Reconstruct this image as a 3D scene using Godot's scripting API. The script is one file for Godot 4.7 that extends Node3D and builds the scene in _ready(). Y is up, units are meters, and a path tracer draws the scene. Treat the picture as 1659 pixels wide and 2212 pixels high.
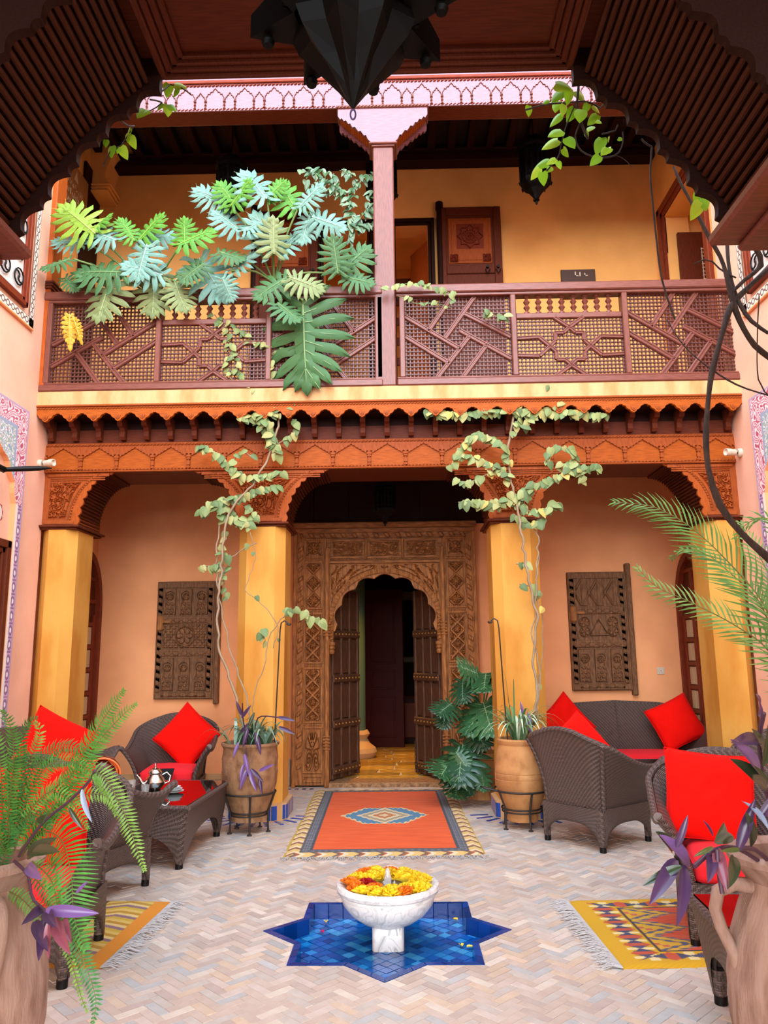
extends Node3D
# A riad courtyard: far facade with gallery and balcony, star pool, wicker seating, plants. Metres, y up.
const XL := -3.55
const XR := 3.37
const ZB := -7.22
const ZF := -7.5
const ZW := -9.45
var rng := RandomNumberGenerator.new()
var M := {}
var floor_node: Node
var fn := FastNoiseLite.new()
var fa := FastNoiseLite.new()

func rnd(a: float, b: float) -> float:
	return rng.randf_range(a, b)

# ---------- mesh helpers ----------
func S(col = null) -> SurfaceTool:
	var st := SurfaceTool.new()
	st.begin(Mesh.PRIMITIVE_TRIANGLES)
	if col != null:
		st.set_color(col)
	st.set_uv(Vector2.ZERO)
	st.set_smooth_group(-1)
	return st

func tri(st: SurfaceTool, a: Vector3, b: Vector3, c: Vector3) -> void:
	st.add_vertex(a)
	st.add_vertex(c)
	st.add_vertex(b)

func quad(st: SurfaceTool, a: Vector3, b: Vector3, c: Vector3, d: Vector3) -> void:
	tri(st, a, b, c)
	tri(st, a, c, d)

func cface(st: SurfaceTool, o: Vector3, p: Array) -> void:
	var n: Vector3 = (p[1] - p[0]).cross(p[2] - p[0])
	var flip: bool = n.dot(p[0] - o) < 0.0
	for i in range(1, p.size() - 1):
		if flip:
			tri(st, p[0], p[i + 1], p[i])
		else:
			tri(st, p[0], p[i], p[i + 1])

func box(st: SurfaceTool, c: Vector3, s: Vector3, bv := 0.0, B := Basis.IDENTITY) -> void:
	var h := s / 2.0
	bv = minf(bv, minf(h.x, minf(h.y, h.z)) * 0.9)
	var P := func(i: int, si: float, a: float, b: float) -> Vector3:
		var j := (i + 1) % 3
		var k := (i + 2) % 3
		var v := Vector3.ZERO
		v[i] = si * h[i]
		v[j] = a * (h[j] - bv)
		v[k] = b * (h[k] - bv)
		return c + B * v
	for i in 3:
		for si in [-1.0, 1.0]:
			cface(st, c, [P.call(i, si, -1.0, -1.0), P.call(i, si, 1.0, -1.0), P.call(i, si, 1.0, 1.0), P.call(i, si, -1.0, 1.0)])
	if bv <= 0.0:
		return
	for i in 3:
		for si in [-1.0, 1.0]:
			for sj in [-1.0, 1.0]:
				# edge between faces i (si) and i+1 (sj), running along i+2
				cface(st, c, [P.call(i, si, sj, -1.0), P.call(i, si, sj, 1.0), P.call((i + 1) % 3, sj, 1.0, si), P.call((i + 1) % 3, sj, -1.0, si)])
	for a in [-1.0, 1.0]:
		for b in [-1.0, 1.0]:
			for d in [-1.0, 1.0]:
				cface(st, c, [P.call(0, a, b, d), P.call(1, b, d, a), P.call(2, d, a, b)])

func mm(st: SurfaceTool, x0: float, x1: float, y0: float, y1: float, z0: float, z1: float, bv := 0.0) -> void:
	box(st, Vector3((x0 + x1) / 2, (y0 + y1) / 2, (z0 + z1) / 2), Vector3(absf(x1 - x0), absf(y1 - y0), absf(z1 - z0)), bv)

func tube(st: SurfaceTool, pts: Array, r, n := 8, caps := true, flatten := 1.0) -> void:
	var m := pts.size()
	var prev := Vector3.ZERO
	var side := Vector3.ZERO
	var rings := []
	var length := 0.0
	var lens := []
	for i in m:
		var t: Vector3 = (pts[mini(i + 1, m - 1)] - pts[maxi(i - 1, 0)]).normalized()
		if i == 0:
			side = t.cross(Vector3.UP if absf(t.y) < 0.9 else Vector3.RIGHT).normalized()
		else:
			side = (side - t * side.dot(t)).normalized()
			length += (pts[i] - pts[i - 1]).length()
		lens.append(length)
		var up := t.cross(side)
		var rr: float = r if not r is Array else r[mini(i, r.size() - 1)]
		var ring := []
		for k in n:
			var a := TAU * k / n
			ring.append(pts[i] + (side * cos(a) + up * sin(a) * flatten) * rr)
		rings.append(ring)
	st.set_smooth_group(0 if n > 4 else -1)
	for i in m - 1:
		for k in n:
			var k2 := (k + 1) % n
			var u0 := float(k) / n * 0.1
			var u1 := float(k + 1) / n * 0.1
			vt(st, rings[i][k], u0, lens[i])
			vt(st, rings[i + 1][k2], u1, lens[i + 1])
			vt(st, rings[i][k2], u1, lens[i])
			vt(st, rings[i][k], u0, lens[i])
			vt(st, rings[i + 1][k], u0, lens[i + 1])
			vt(st, rings[i + 1][k2], u1, lens[i + 1])
	st.set_smooth_group(-1)
	if caps:
		for k in range(1, n - 1):
			tri(st, rings[0][0], rings[0][k], rings[0][k + 1])
			tri(st, rings[m - 1][0], rings[m - 1][k + 1], rings[m - 1][k])

func vt(st: SurfaceTool, p: Vector3, u: float, v: float) -> void:
	st.set_uv(Vector2(u, v))
	st.add_vertex(p)

func lathe(st: SurfaceTool, prof: Array, n := 24, xf := Transform3D.IDENTITY, twist := 0.0) -> void:
	var g := 0
	for i in prof.size() - 1:
		var a: Vector2 = prof[i]
		var b: Vector2 = prof[i + 1]
		if i > 0 and absf((b - a).angle_to(a - prof[i - 1])) > 0.6:
			g += 1
		st.set_smooth_group(g if n > 8 else -1)
		for k in n:
			var t0 := TAU * k / n + twist
			var t1 := TAU * (k + 1) / n + twist
			var p0 := xf * Vector3(cos(t0) * a.x, a.y, sin(t0) * a.x)
			var p1 := xf * Vector3(cos(t1) * a.x, a.y, sin(t1) * a.x)
			var q0 := xf * Vector3(cos(t0) * b.x, b.y, sin(t0) * b.x)
			var q1 := xf * Vector3(cos(t1) * b.x, b.y, sin(t1) * b.x)
			if a.x > 1e-5:
				vt(st, p0, t0 / TAU, a.y)
				vt(st, p1, t1 / TAU, a.y)
				vt(st, q1, t1 / TAU, b.y)
			if b.x > 1e-5:
				vt(st, p0, t0 / TAU, a.y)
				vt(st, q1, t1 / TAU, b.y)
				vt(st, q0, t0 / TAU, b.y)
	st.set_smooth_group(-1)

func prism(st: SurfaceTool, poly: PackedVector2Array, z0: float, z1: float, xf := Transform3D.IDENTITY) -> void:
	var area := 0.0
	for i in poly.size():
		area += poly[i].cross(poly[(i + 1) % poly.size()])
	if area < 0.0:
		poly.reverse()
	var ix := Geometry2D.triangulate_polygon(poly)
	for i in range(0, ix.size(), 3):
		var a := poly[ix[i]]
		var b := poly[ix[i + 1]]
		var c := poly[ix[i + 2]]
		if (b - a).cross(c - a) < 0.0:
			var t := b
			b = c
			c = t
		tri(st, xf * Vector3(a.x, a.y, z1), xf * Vector3(b.x, b.y, z1), xf * Vector3(c.x, c.y, z1))
		tri(st, xf * Vector3(a.x, a.y, z0), xf * Vector3(c.x, c.y, z0), xf * Vector3(b.x, b.y, z0))
	for i in poly.size():
		var a := poly[i]
		var b := poly[(i + 1) % poly.size()]
		quad(st, xf * Vector3(a.x, a.y, z0), xf * Vector3(b.x, b.y, z0), xf * Vector3(b.x, b.y, z1), xf * Vector3(a.x, a.y, z1))

func grid(st: SurfaceTool, nu: int, nv: int, f: Callable, us := 1.0, vs := 1.0, flip := false, smooth := true) -> void:
	var p := []
	for j in nv + 1:
		for i in nu + 1:
			p.append(f.call(float(i) / nu, float(j) / nv))
	st.set_smooth_group(0 if smooth else -1)
	for j in nv:
		for i in nu:
			var a := j * (nu + 1) + i
			var id := [a, a + 1, a + nu + 2, a, a + nu + 2, a + nu + 1]
			if not flip:
				id = [a, a + nu + 2, a + 1, a, a + nu + 1, a + nu + 2]
			for q in id:
				vt(st, p[q], float(q % (nu + 1)) / nu * us, float(q / (nu + 1)) / nv * vs)
	st.set_smooth_group(-1)

# carved panel in the x-y plane facing +z, w by h about its centre, heights from f(x, y in metres) -> 0..1
func relief(st: SurfaceTool, xf: Transform3D, w: float, h: float, nx: int, ny: int, depth: float, f: Callable) -> void:
	grid(st, nx, ny, func(u: float, v: float) -> Vector3:
		var x := (u - 0.5) * w
		var y := (v - 0.5) * h
		var e := minf(minf(u, 1.0 - u) * nx, minf(v, 1.0 - v) * ny)
		return xf * Vector3(x, y, 0.0 if e < 0.5 else depth * f.call(x, y)), 1.0, 1.0, false, false)

func xf(p: Vector3, yaw := 0.0, pitch := 0.0, roll := 0.0, s := 1.0) -> Transform3D:
	return Transform3D(Basis.from_euler(Vector3(pitch, yaw, roll)).scaled_local(Vector3.ONE * s), p)

func obj(called: String, st: SurfaceTool, m: Material, parent: Node = self, t := Transform3D.IDENTITY) -> MeshInstance3D:
	st.generate_normals()
	return put(called, st.commit(), m, parent, t)

func put(called: String, mesh: Mesh, m: Material, parent: Node = self, t := Transform3D.IDENTITY) -> MeshInstance3D:
	var o := MeshInstance3D.new()
	o.name = numbered(called, parent)
	o.mesh = mesh
	o.material_override = m
	o.transform = t
	parent.add_child(o, true)
	return o

func numbered(called: String, parent: Node) -> String:
	var key := "n_" + called
	var k: int = parent.get_meta(key, 0)
	parent.set_meta(key, k + 1)
	return called if k == 0 else "%s_%03d" % [called, k]

func thing(called: String, label: String, category: String, t := Transform3D.IDENTITY, group := "") -> Node3D:
	var o := Node3D.new()
	o.name = numbered(called, self)
	o.transform = t
	add_child(o)
	return tag(o, label, category, group)

func tag(o: Node3D, label: String, category: String, group := "") -> Node3D:
	o.set_meta("label", label)
	o.set_meta("category", category)
	if group:
		o.set_meta("group", group)
	return o

func copy(o: Node3D, t: Transform3D, label := "", group := "") -> Node3D:
	var c: Node3D = o.duplicate()
	c.name = numbered(String(o.name).rstrip("0123456789").trim_suffix("_"), self)
	c.transform = t
	add_child(c)
	if label:
		c.set_meta("label", label)
	if group:
		c.set_meta("group", group)
	return c

func struct(called: String, st: SurfaceTool, m: Material, label := "", parent: Node = self) -> MeshInstance3D:
	var o := obj(called, st, m, parent)
	o.set_meta("kind", "structure")
	if label:
		o.set_meta("label", label)
		o.set_meta("category", called.split("_")[0])
	return o

func node(called: String, parent: Node, t := Transform3D.IDENTITY) -> Node3D:
	var o := Node3D.new()
	o.name = numbered(called, parent)
	o.transform = t
	parent.add_child(o, true)
	return o

# ---------- materials ----------
func noise(freq: float, oct: int, stops: Array, type := FastNoiseLite.TYPE_SIMPLEX_SMOOTH, size := 512) -> NoiseTexture2D:
	var t := NoiseTexture2D.new()
	var n := FastNoiseLite.new()
	n.noise_type = type
	n.frequency = freq
	n.fractal_octaves = oct
	n.seed = 7
	t.noise = n
	t.width = size
	t.height = size
	t.seamless = true
	if stops.size():
		var g := Gradient.new()
		g.offsets = PackedFloat32Array([0.0, 0.5, 1.0])
		g.colors = PackedColorArray([Color(stops[0]), Color(stops[1]), Color(stops[2])])
		t.color_ramp = g
	return t

func pic(w: int, h: int, f: Callable) -> ImageTexture:
	var b := PackedByteArray()
	b.resize(w * h * 3)
	var k := 0
	for y in h:
		for x in w:
			var c: Color = f.call(x, y)
			b[k] = clampi(int(c.r * 255.0), 0, 255)
			b[k + 1] = clampi(int(c.g * 255.0), 0, 255)
			b[k + 2] = clampi(int(c.b * 255.0), 0, 255)
			k += 3
	return ImageTexture.create_from_image(Image.create_from_data(w, h, false, Image.FORMAT_RGB8, b))

func mat(key: String, col: String, rough := 0.6, o := {}) -> StandardMaterial3D:
	var m := StandardMaterial3D.new()
	m.resource_name = key
	m.albedo_color = Color(col)
	m.roughness = rough
	m.metallic = o.get("metal", 0.0)
	m.metallic_specular = o.get("spec", 0.5)
	if o.has("tex"):
		m.albedo_texture = o.tex
	if o.has("bump"):
		m.heightmap_enabled = true
		m.heightmap_texture = o.bump
		m.heightmap_scale = o.get("bs", 0.2)
	if o.has("tri"):
		m.uv1_triplanar = true
		m.uv1_scale = o.tri
	elif o.has("uv"):
		m.uv1_scale = o.uv
	if o.has("back"):
		m.backlight_enabled = true
		m.backlight = Color(o.back)
	if o.has("coat"):
		m.clearcoat_enabled = true
		m.clearcoat = o.coat
		m.clearcoat_roughness = 0.15
	if o.has("rim"):
		m.rim_enabled = true
		m.rim = o.rim
	if o.has("vc"):
		m.vertex_color_use_as_albedo = true
	M[key] = m
	return m

func sstep(a: float, b: float, x: float) -> float:
	return smoothstep(a, b, x)

func make_materials() -> void:
	fn.noise_type = FastNoiseLite.TYPE_SIMPLEX_SMOOTH
	fn.frequency = 1.0
	fn.fractal_octaves = 2
	fn.seed = 3
	fa.noise_type = FastNoiseLite.TYPE_SIMPLEX_SMOOTH
	fa.frequency = 1.0
	fa.fractal_type = FastNoiseLite.FRACTAL_NONE
	fa.seed = 11
	var mott := noise(0.006, 5, ["f0ece8", "f8f5f2", "ffffff"])
	var fine := noise(0.05, 3, ["000000", "808080", "ffffff"])
	var stain := noise(0.005, 6, ["dcbc90", "f6efe2", "ffffff"])
	var grain := noise(0.02, 4, ["c4bab2", "e6e0da", "ffffff"])
	var blotch := noise(0.012, 5, ["8a8078", "cfc8c0", "ffffff"])
	M["fine"] = fine
	var pl := {"tex": mott, "tri": Vector3(0.5, 0.5, 0.5), "bump": fine, "bs": 0.12, "spec": 0.3}
	mat("pink_plaster", "f4bea0", 0.85, pl)
	mat("salmon_plaster", "ffb27a", 0.85, pl)
	mat("gold_plaster", "ffc070", 0.85, pl)
	var yp := {"tex": stain, "tri": Vector3(0.7, 0.25, 0.7), "bump": fine, "bs": 0.1, "spec": 0.35}
	mat("yellow_plaster", "e0a850", 0.7, yp)
	mat("band_plaster", "d6ae7c", 0.75, {"tex": stain, "tri": Vector3(1.2, 0.5, 0.7), "bump": fine, "bs": 0.1})
	mat("white_plaster", "ece4da", 0.85, pl)
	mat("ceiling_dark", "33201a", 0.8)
	var wv := {"spec": 0.25, "tex": grain, "tri": Vector3(9, 0.7, 9), "bump": grain, "bs": 0.03}
	var wh := {"spec": 0.25, "tex": grain, "tri": Vector3(0.7, 9, 9), "bump": grain, "bs": 0.06}
	var wr := {"tex": grain, "tri": Vector3(0.7, 7, 7), "spec": 0.5}
	var wq := {"tex": grain, "tri": Vector3(7, 0.7, 7), "spec": 0.5}
	var wz := {"spec": 0.25, "tex": grain, "tri": Vector3(9, 9, 0.7), "bump": grain, "bs": 0.06}
	mat("orange_wood", "bb6020", 0.5, wh)
	mat("orange_wood_v", "bd5f26", 0.45, wv)
	mat("carved_wood", "b05a2a", 0.5, wv)
	mat("red_wood", "8a3c26", 0.4, wv)
	mat("red_wood_h", "8a3c26", 0.4, wh)
	mat("dark_wood", "6e3420", 0.5, wv)
	mat("dark_wood_h", "6e3420", 0.5, wh)
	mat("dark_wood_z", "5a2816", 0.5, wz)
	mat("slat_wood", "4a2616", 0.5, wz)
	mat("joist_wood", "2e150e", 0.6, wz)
	mat("rail_wood", "82483a", 0.35, wr)
	mat("rail_wood_v", "82483a", 0.35, wq)
	mat("lattice_wood", "5e3026", 0.4, {})
	mat("beam_wood", "8c5c68", 0.22, {"tex": grain, "tri": Vector3(0.7, 9, 9), "coat": 0.5})
	mat("old_wood", "c07c3a", 0.7, {"tex": blotch, "tri": Vector3(6, 0.9, 6), "bump": grain, "bs": 0.15})
	mat("old_wood_h", "b5763c", 0.7, {"tex": blotch, "tri": Vector3(0.9, 6, 6), "bump": grain, "bs": 0.15})
	mat("old_dark_wood", "93643a", 0.7, {"tex": blotch, "tri": Vector3(6, 1.2, 6), "bump": grain, "bs": 0.2})
	mat("leaf_door_wood", "6a4226", 0.65, {"tex": blotch, "tri": Vector3(6, 0.9, 6), "bump": grain, "bs": 0.2})
	mat("black_metal", "16120f", 0.45, {"metal": 0.6, "bump": fine, "bs": 0.05, "tri": Vector3(4, 4, 4)})
	mat("lantern_metal", "070605", 0.55, {"spec": 0.25})
	mat("lantern_glass", "0c0b0a", 0.2, {"spec": 0.3})
	mat("iron", "3a332e", 0.55, {"metal": 0.5, "bump": fine, "bs": 0.05, "tri": Vector3(6, 6, 6)})
	mat("silver", "d8d4cc", 0.18, {"metal": 1.0})
	mat("brass", "c9a45a", 0.3, {"metal": 1.0})
	mat("black_void", "0a0808", 0.9)
	mat("red_cloth", "ee1208", 0.9, {"bump": fine, "bs": 0.08, "tri": Vector3(9, 9, 9), "rim": 0.15, "spec": 0.2})
	mat("rose_cloth", "ec2a30", 0.9, {"bump": fine, "bs": 0.08, "tri": Vector3(9, 9, 9), "rim": 0.25, "spec": 0.2})
	mat("brick", "ffffff", 0.6, {"vc": true, "tex": mott, "tri": Vector3(3, 3, 3), "bump": fine, "bs": 0.06, "spec": 0.4})
	mat("mortar", "c4b2a2", 0.95, {"tex": mott, "tri": Vector3(2, 2, 2)})
	mat("zellige", "ffffff", 0.16, {"vc": true, "bump": blotch, "bs": 0.05, "tri": Vector3(4, 4, 4)})
	mat("petal", "ffffff", 0.6, {"vc": true, "back": "7a6a30"})
	mat("leaf", "ffffff", 0.5, {"spec": 0.35, "vc": true, "back": "3c5020"})
	mat("gloss_leaf", "ffffff", 0.3, {"vc": true, "back": "182810"})
	mat("stem", "9a8468", 0.8, {"bump": fine, "bs": 0.1, "tri": Vector3(8, 8, 8)})
	mat("green_stem", "6f8a48", 0.55)
	mat("purple_stem", "4a2c3c", 0.5)
	mat("bark", "4a3a30", 0.85, {"tex": blotch, "tri": Vector3(8, 2, 8), "bump": fine, "bs": 0.3})
	mat("soil", "3a2a1e", 0.95, {"bump": fine, "bs": 0.4, "tri": Vector3(6, 6, 6)})
	mat("cream", "d8c8b0", 0.5)
	mat("glass", "ffffff", 0.04, {})
	M.glass.transparency = BaseMaterial3D.TRANSPARENCY_ALPHA
	M.glass.albedo_color = Color(0.93, 1.0, 0.97, 0.12)
	mat("table_glass", "0d0b0b", 0.04, {"spec": 0.9})
	mat("water", "ffffff", 0.02, {})
	M.water.transparency = BaseMaterial3D.TRANSPARENCY_ALPHA
	M.water.albedo_color = Color(0.8, 0.92, 1.0, 0.06)
	mat("jet", "ffffff", 0.1, {})
	M.jet.refraction_enabled = true
	M.jet.refraction_scale = 0.033
	M.jet.albedo_color = Color(1, 1, 1, 0.25)
	# twill weave of flat dark strands: colour and height
	var weave := func(x: int, y: int) -> Vector2:
		var cx := x / 8
		var cy := y / 8
		var over := ((cx + cy) % 4) < 2
		var fx := (x % 8 + 0.5) / 8.0 - 0.5
		var fy := (y % 8 + 0.5) / 8.0 - 0.5
		var e := fy if over else fx
		var l := fx if over else fy
		return Vector2(clampf(1.0 - 4.0 * e * e, 0.0, 1.0) * (1.0 - 0.9 * l * l), 1.0 if over else 0.0)
	var wtex := pic(128, 128, func(x: int, y: int) -> Color:
		var h: Vector2 = weave.call(x, y)
		return Color(0.72, 0.66, 0.62) * (0.75 + 0.25 * h.y))
	var wbump := pic(128, 128, func(x: int, y: int) -> Color:
		var h: Vector2 = weave.call(x, y)
		return Color.WHITE * h.x)
	mat("wicker", "94827a", 0.42, {"tex": wtex, "bump": wbump, "bs": 0.55, "uv": Vector3(5.5, 5.5, 1)})
	mat("wicker_rim", "90807a", 0.45, {"tex": wtex, "bump": wbump, "bs": 0.5, "uv": Vector3(6, 6, 1)})
	# marble
	var vein := pic(256, 256, func(x: int, y: int) -> Color:
		var p := Vector2(x, y) / 256.0
		var w := fn.get_noise_2d(p.x * 3.0, p.y * 3.0) * 0.9
		var v := absf(fn.get_noise_2d(p.x * 2.2 + w, p.y * 1.2 - w + 9.0))
		var k := 1.0 - 0.2 * (1.0 - sstep(0.0, 0.03, v)) - 0.12 * (1.0 - sstep(0.0, 0.25, v))
		return Color(0.93, 0.92, 0.9) * k)
	mat("marble", "f6f2ee", 0.25, {"tex": vein, "tri": Vector3(1.9, 1.9, 1.9)})
	# old terracotta
	mat("terracotta", "cf9a62", 0.85, {"tex": noise(0.006, 6, ["a08468", "eadccb", "ffffff"]), "tri": Vector3(1.6, 0.9, 1.6), "bump": fine, "bs": 0.2})
	mat("weathered_terracotta", "b08a66", 0.9, {"tex": noise(0.008, 6, ["7a6250", "d8c8b4", "ffffff"]), "tri": Vector3(2.2, 1.2, 2.2), "bump": fine, "bs": 0.3})
	mat("chalky_terracotta", "a58878", 0.9, {"tex": noise(0.008, 6, ["a88f80", "f0e6dc", "ffffff"]), "tri": Vector3(3.2, 0.8, 3.2), "bump": fine, "bs": 0.25})
	mat("stone", "ffffff", 0.55, {"vc": true, "tex": blotch, "tri": Vector3(1, 1, 4), "bump": blotch, "bs": 0.6})
	mat("brick_step", "b98a5c", 0.75, {"tex": blotch, "tri": Vector3(3, 3, 3), "bump": fine, "bs": 0.2})
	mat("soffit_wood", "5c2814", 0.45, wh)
	mat("hall_red", "4a130d", 0.4, wv)
	mat("dark_blue", "0a1f4a", 0.6)
	mat("bulb", "fff0d0", 0.5)
	M.bulb.emission_enabled = true
	M.bulb.emission = Color("ffe0a8")
	M.bulb.emission_energy_multiplier = 6.0

# ---------- start ----------
func _ready() -> void:
	rng.seed = 20
	var cam := Camera3D.new()
	cam.name = "camera"
	cam.fov = 67.34
	cam.near = 0.05
	cam.far = 200.0
	cam.position = Vector3(0, 1.5, 0)
	cam.rotation_order = EULER_ORDER_YXZ
	cam.rotation_degrees = Vector3(10.5, 1.0, -0.65)
	add_child(cam)
	cam.current = true
	var env := Environment.new()
	env.background_mode = Environment.BG_SKY
	var sky := Sky.new()
	var sm := ProceduralSkyMaterial.new()
	sm.sky_top_color = Color(0.55, 0.63, 0.72)
	sm.sky_horizon_color = Color(0.97, 0.98, 1.0)
	sm.sky_curve = 0.55
	sm.ground_bottom_color = Color(0.35, 0.3, 0.26)
	sm.ground_horizon_color = Color(0.6, 0.58, 0.55)
	sm.sky_energy_multiplier = 3.1
	sm.ground_energy_multiplier = 0.6
	sky.sky_material = sm
	env.sky = sky
	env.tonemap_mode = Environment.TONE_MAPPER_LINEAR
	env.tonemap_exposure = 1.0
	env.sdfgi_enabled = true
	env.ssao_enabled = true
	env.ssil_enabled = true
	var we := WorldEnvironment.new()
	we.name = "world"
	we.environment = env
	add_child(we)
	make_materials()
	shell()
	floor_bricks()
	lower_facade()
	upper_gallery()
	railing()
	doorway()
	near_arch()
	hall()
	pool()
	side_details()
	furniture()
	rugs()
	pots()
	lanterns()
	small_things()
	plants()

func star(a: float, c := Vector2(-0.09, -4.6)) -> PackedVector2Array:
	var p := PackedVector2Array()
	for k in 16:
		var ang := TAU * k / 16.0
		var r := a * 1.41421 if k % 2 == 0 else a * 1.0824
		p.append(c + Vector2(cos(ang), sin(ang)) * r)
	return p

# floor-plan prism: polygon given as (x, z), from y0 up to y1
func plan(st: SurfaceTool, poly: PackedVector2Array, y0: float, y1: float) -> void:
	prism(st, poly, -y1, -y0, Transform3D(Basis(Vector3(1, 0, 0), Vector3(0, 0, 1), Vector3(0, -1, 0)), Vector3.ZERO))

func shell() -> void:
	var st := S()
	mm(st, XL - 0.3, XL, 0, 9.0, -7.5, 2.6)
	mm(st, -4.3, -3.75, -0.1, 3.9, -9.75, -7.5)
	struct("wall_left", st, M.pink_plaster)
	st = S()
	mm(st, XR, XR + 0.3, 0, 9.0, -7.5, 2.6)
	mm(st, 3.47, 4.0, -0.1, 3.9, -9.75, -7.5)
	struct("wall_right", st, M.pink_plaster)
	# lower back wall around the doorway
	st = S()
	mm(st, -4.0, -1.26, 0, 3.95, ZW - 0.3, ZW)
	mm(st, 0.93, 3.75, 0, 3.95, ZW - 0.3, ZW)
	mm(st, -1.26, 0.93, 3.05, 3.95, ZW - 0.3, ZW)
	struct("wall_back", st, M.salmon_plaster)
	st = S()
	mm(st, -3.75, -3.735, 0, 3.9, ZW, -7.5)
	mm(st, 3.455, 3.47, 0, 3.9, ZW, -7.5)
	struct("wall_side", st, M.salmon_plaster)
	# upper back wall with two door openings
	st = S()
	var d := [-4.3, -0.93, -0.35, 0.03, 0.46, 4.0]
	mm(st, -4.3, -0.93, 4.0, 9.0, ZW - 0.3, ZW)
	mm(st, 0.46, 4.0, 4.0, 9.0, ZW - 0.3, ZW)
	mm(st, -0.93, 0.46, 7.15, 9.0, ZW - 0.3, ZW)
	mm(st, -0.35, 0.03, 4.0, 7.15, ZW - 0.3, ZW)
	struct("wall_upper", st, M.gold_plaster)
	st = S()
	mm(st, -4.3, -4.0, 4.0, 9.0, ZW, -7.45)
	struct("wall_upper_left", st, M.gold_plaster)
	st = S()
	mm(st, 3.5, 3.8, 4.0, 4.2, ZW, -7.45)
	mm(st, 3.5, 3.8, 4.0, 9.0, -9.45, -9.12)
	mm(st, 3.5, 3.8, 7.0, 9.0, -9.12, -8.0)
	mm(st, 3.5, 3.8, 4.0, 9.0, -8.0, -7.45)
	struct("wall_upper_right", st, M.gold_plaster)
	# rooms behind the upper openings
	st = S()
	mm(st, -1.6, 1.0, 4.0, 7.4, -11.2, -11.1)
	mm(st, -1.7, -1.6, 4.0, 7.4, -11.2, ZW - 0.3)
	mm(st, 1.0, 1.1, 4.0, 7.4, -11.2, ZW - 0.3)
	mm(st, -1.7, 1.1, 7.4, 7.5, -11.2, ZW - 0.3)
	mm(st, 3.8, 5.2, 4.0, 7.2, -9.3, -9.2)
	mm(st, 3.8, 5.2, 4.0, 7.2, -7.9, -7.8)
	mm(st, 5.2, 5.3, 4.0, 7.2, -9.3, -7.8)
	mm(st, 3.8, 5.3, 7.2, 7.3, -9.3, -7.8)
	struct("wall_inner", st, M.gold_plaster)
	# gallery slab, ceilings
	st = S()
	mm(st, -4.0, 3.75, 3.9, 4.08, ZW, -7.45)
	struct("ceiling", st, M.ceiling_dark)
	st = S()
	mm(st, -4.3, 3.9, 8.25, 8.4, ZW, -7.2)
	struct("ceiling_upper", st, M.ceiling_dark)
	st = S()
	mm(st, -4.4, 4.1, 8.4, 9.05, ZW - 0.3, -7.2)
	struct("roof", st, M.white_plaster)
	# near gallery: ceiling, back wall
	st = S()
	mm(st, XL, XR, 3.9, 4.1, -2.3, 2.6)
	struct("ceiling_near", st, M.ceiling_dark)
	# low tiled skirting of the back wall
	st = S()
	mm(st, -3.735, -1.3, 0, 0.14, ZW, ZW + 0.02)
	mm(st, 0.97, 3.455, 0, 0.14, ZW, ZW + 0.02)
	var sk := struct("baseboard_back", st, M.band_plaster)
	st = S()
	for x in [-1.36, 1.02]:
		mm(st, x - 0.06, x + 0.06, 0, 0.3, ZW, ZW + 0.05, 0.01)
	struct("baseboard_block", st, M.mortar)

func lin(h: String, j := 0.0) -> Color:
	var c := Color(h).srgb_to_linear()
	var k := 1.0 + rnd(-j, j)
	return Color(c.r * k, c.g * k, c.b * k)

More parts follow.
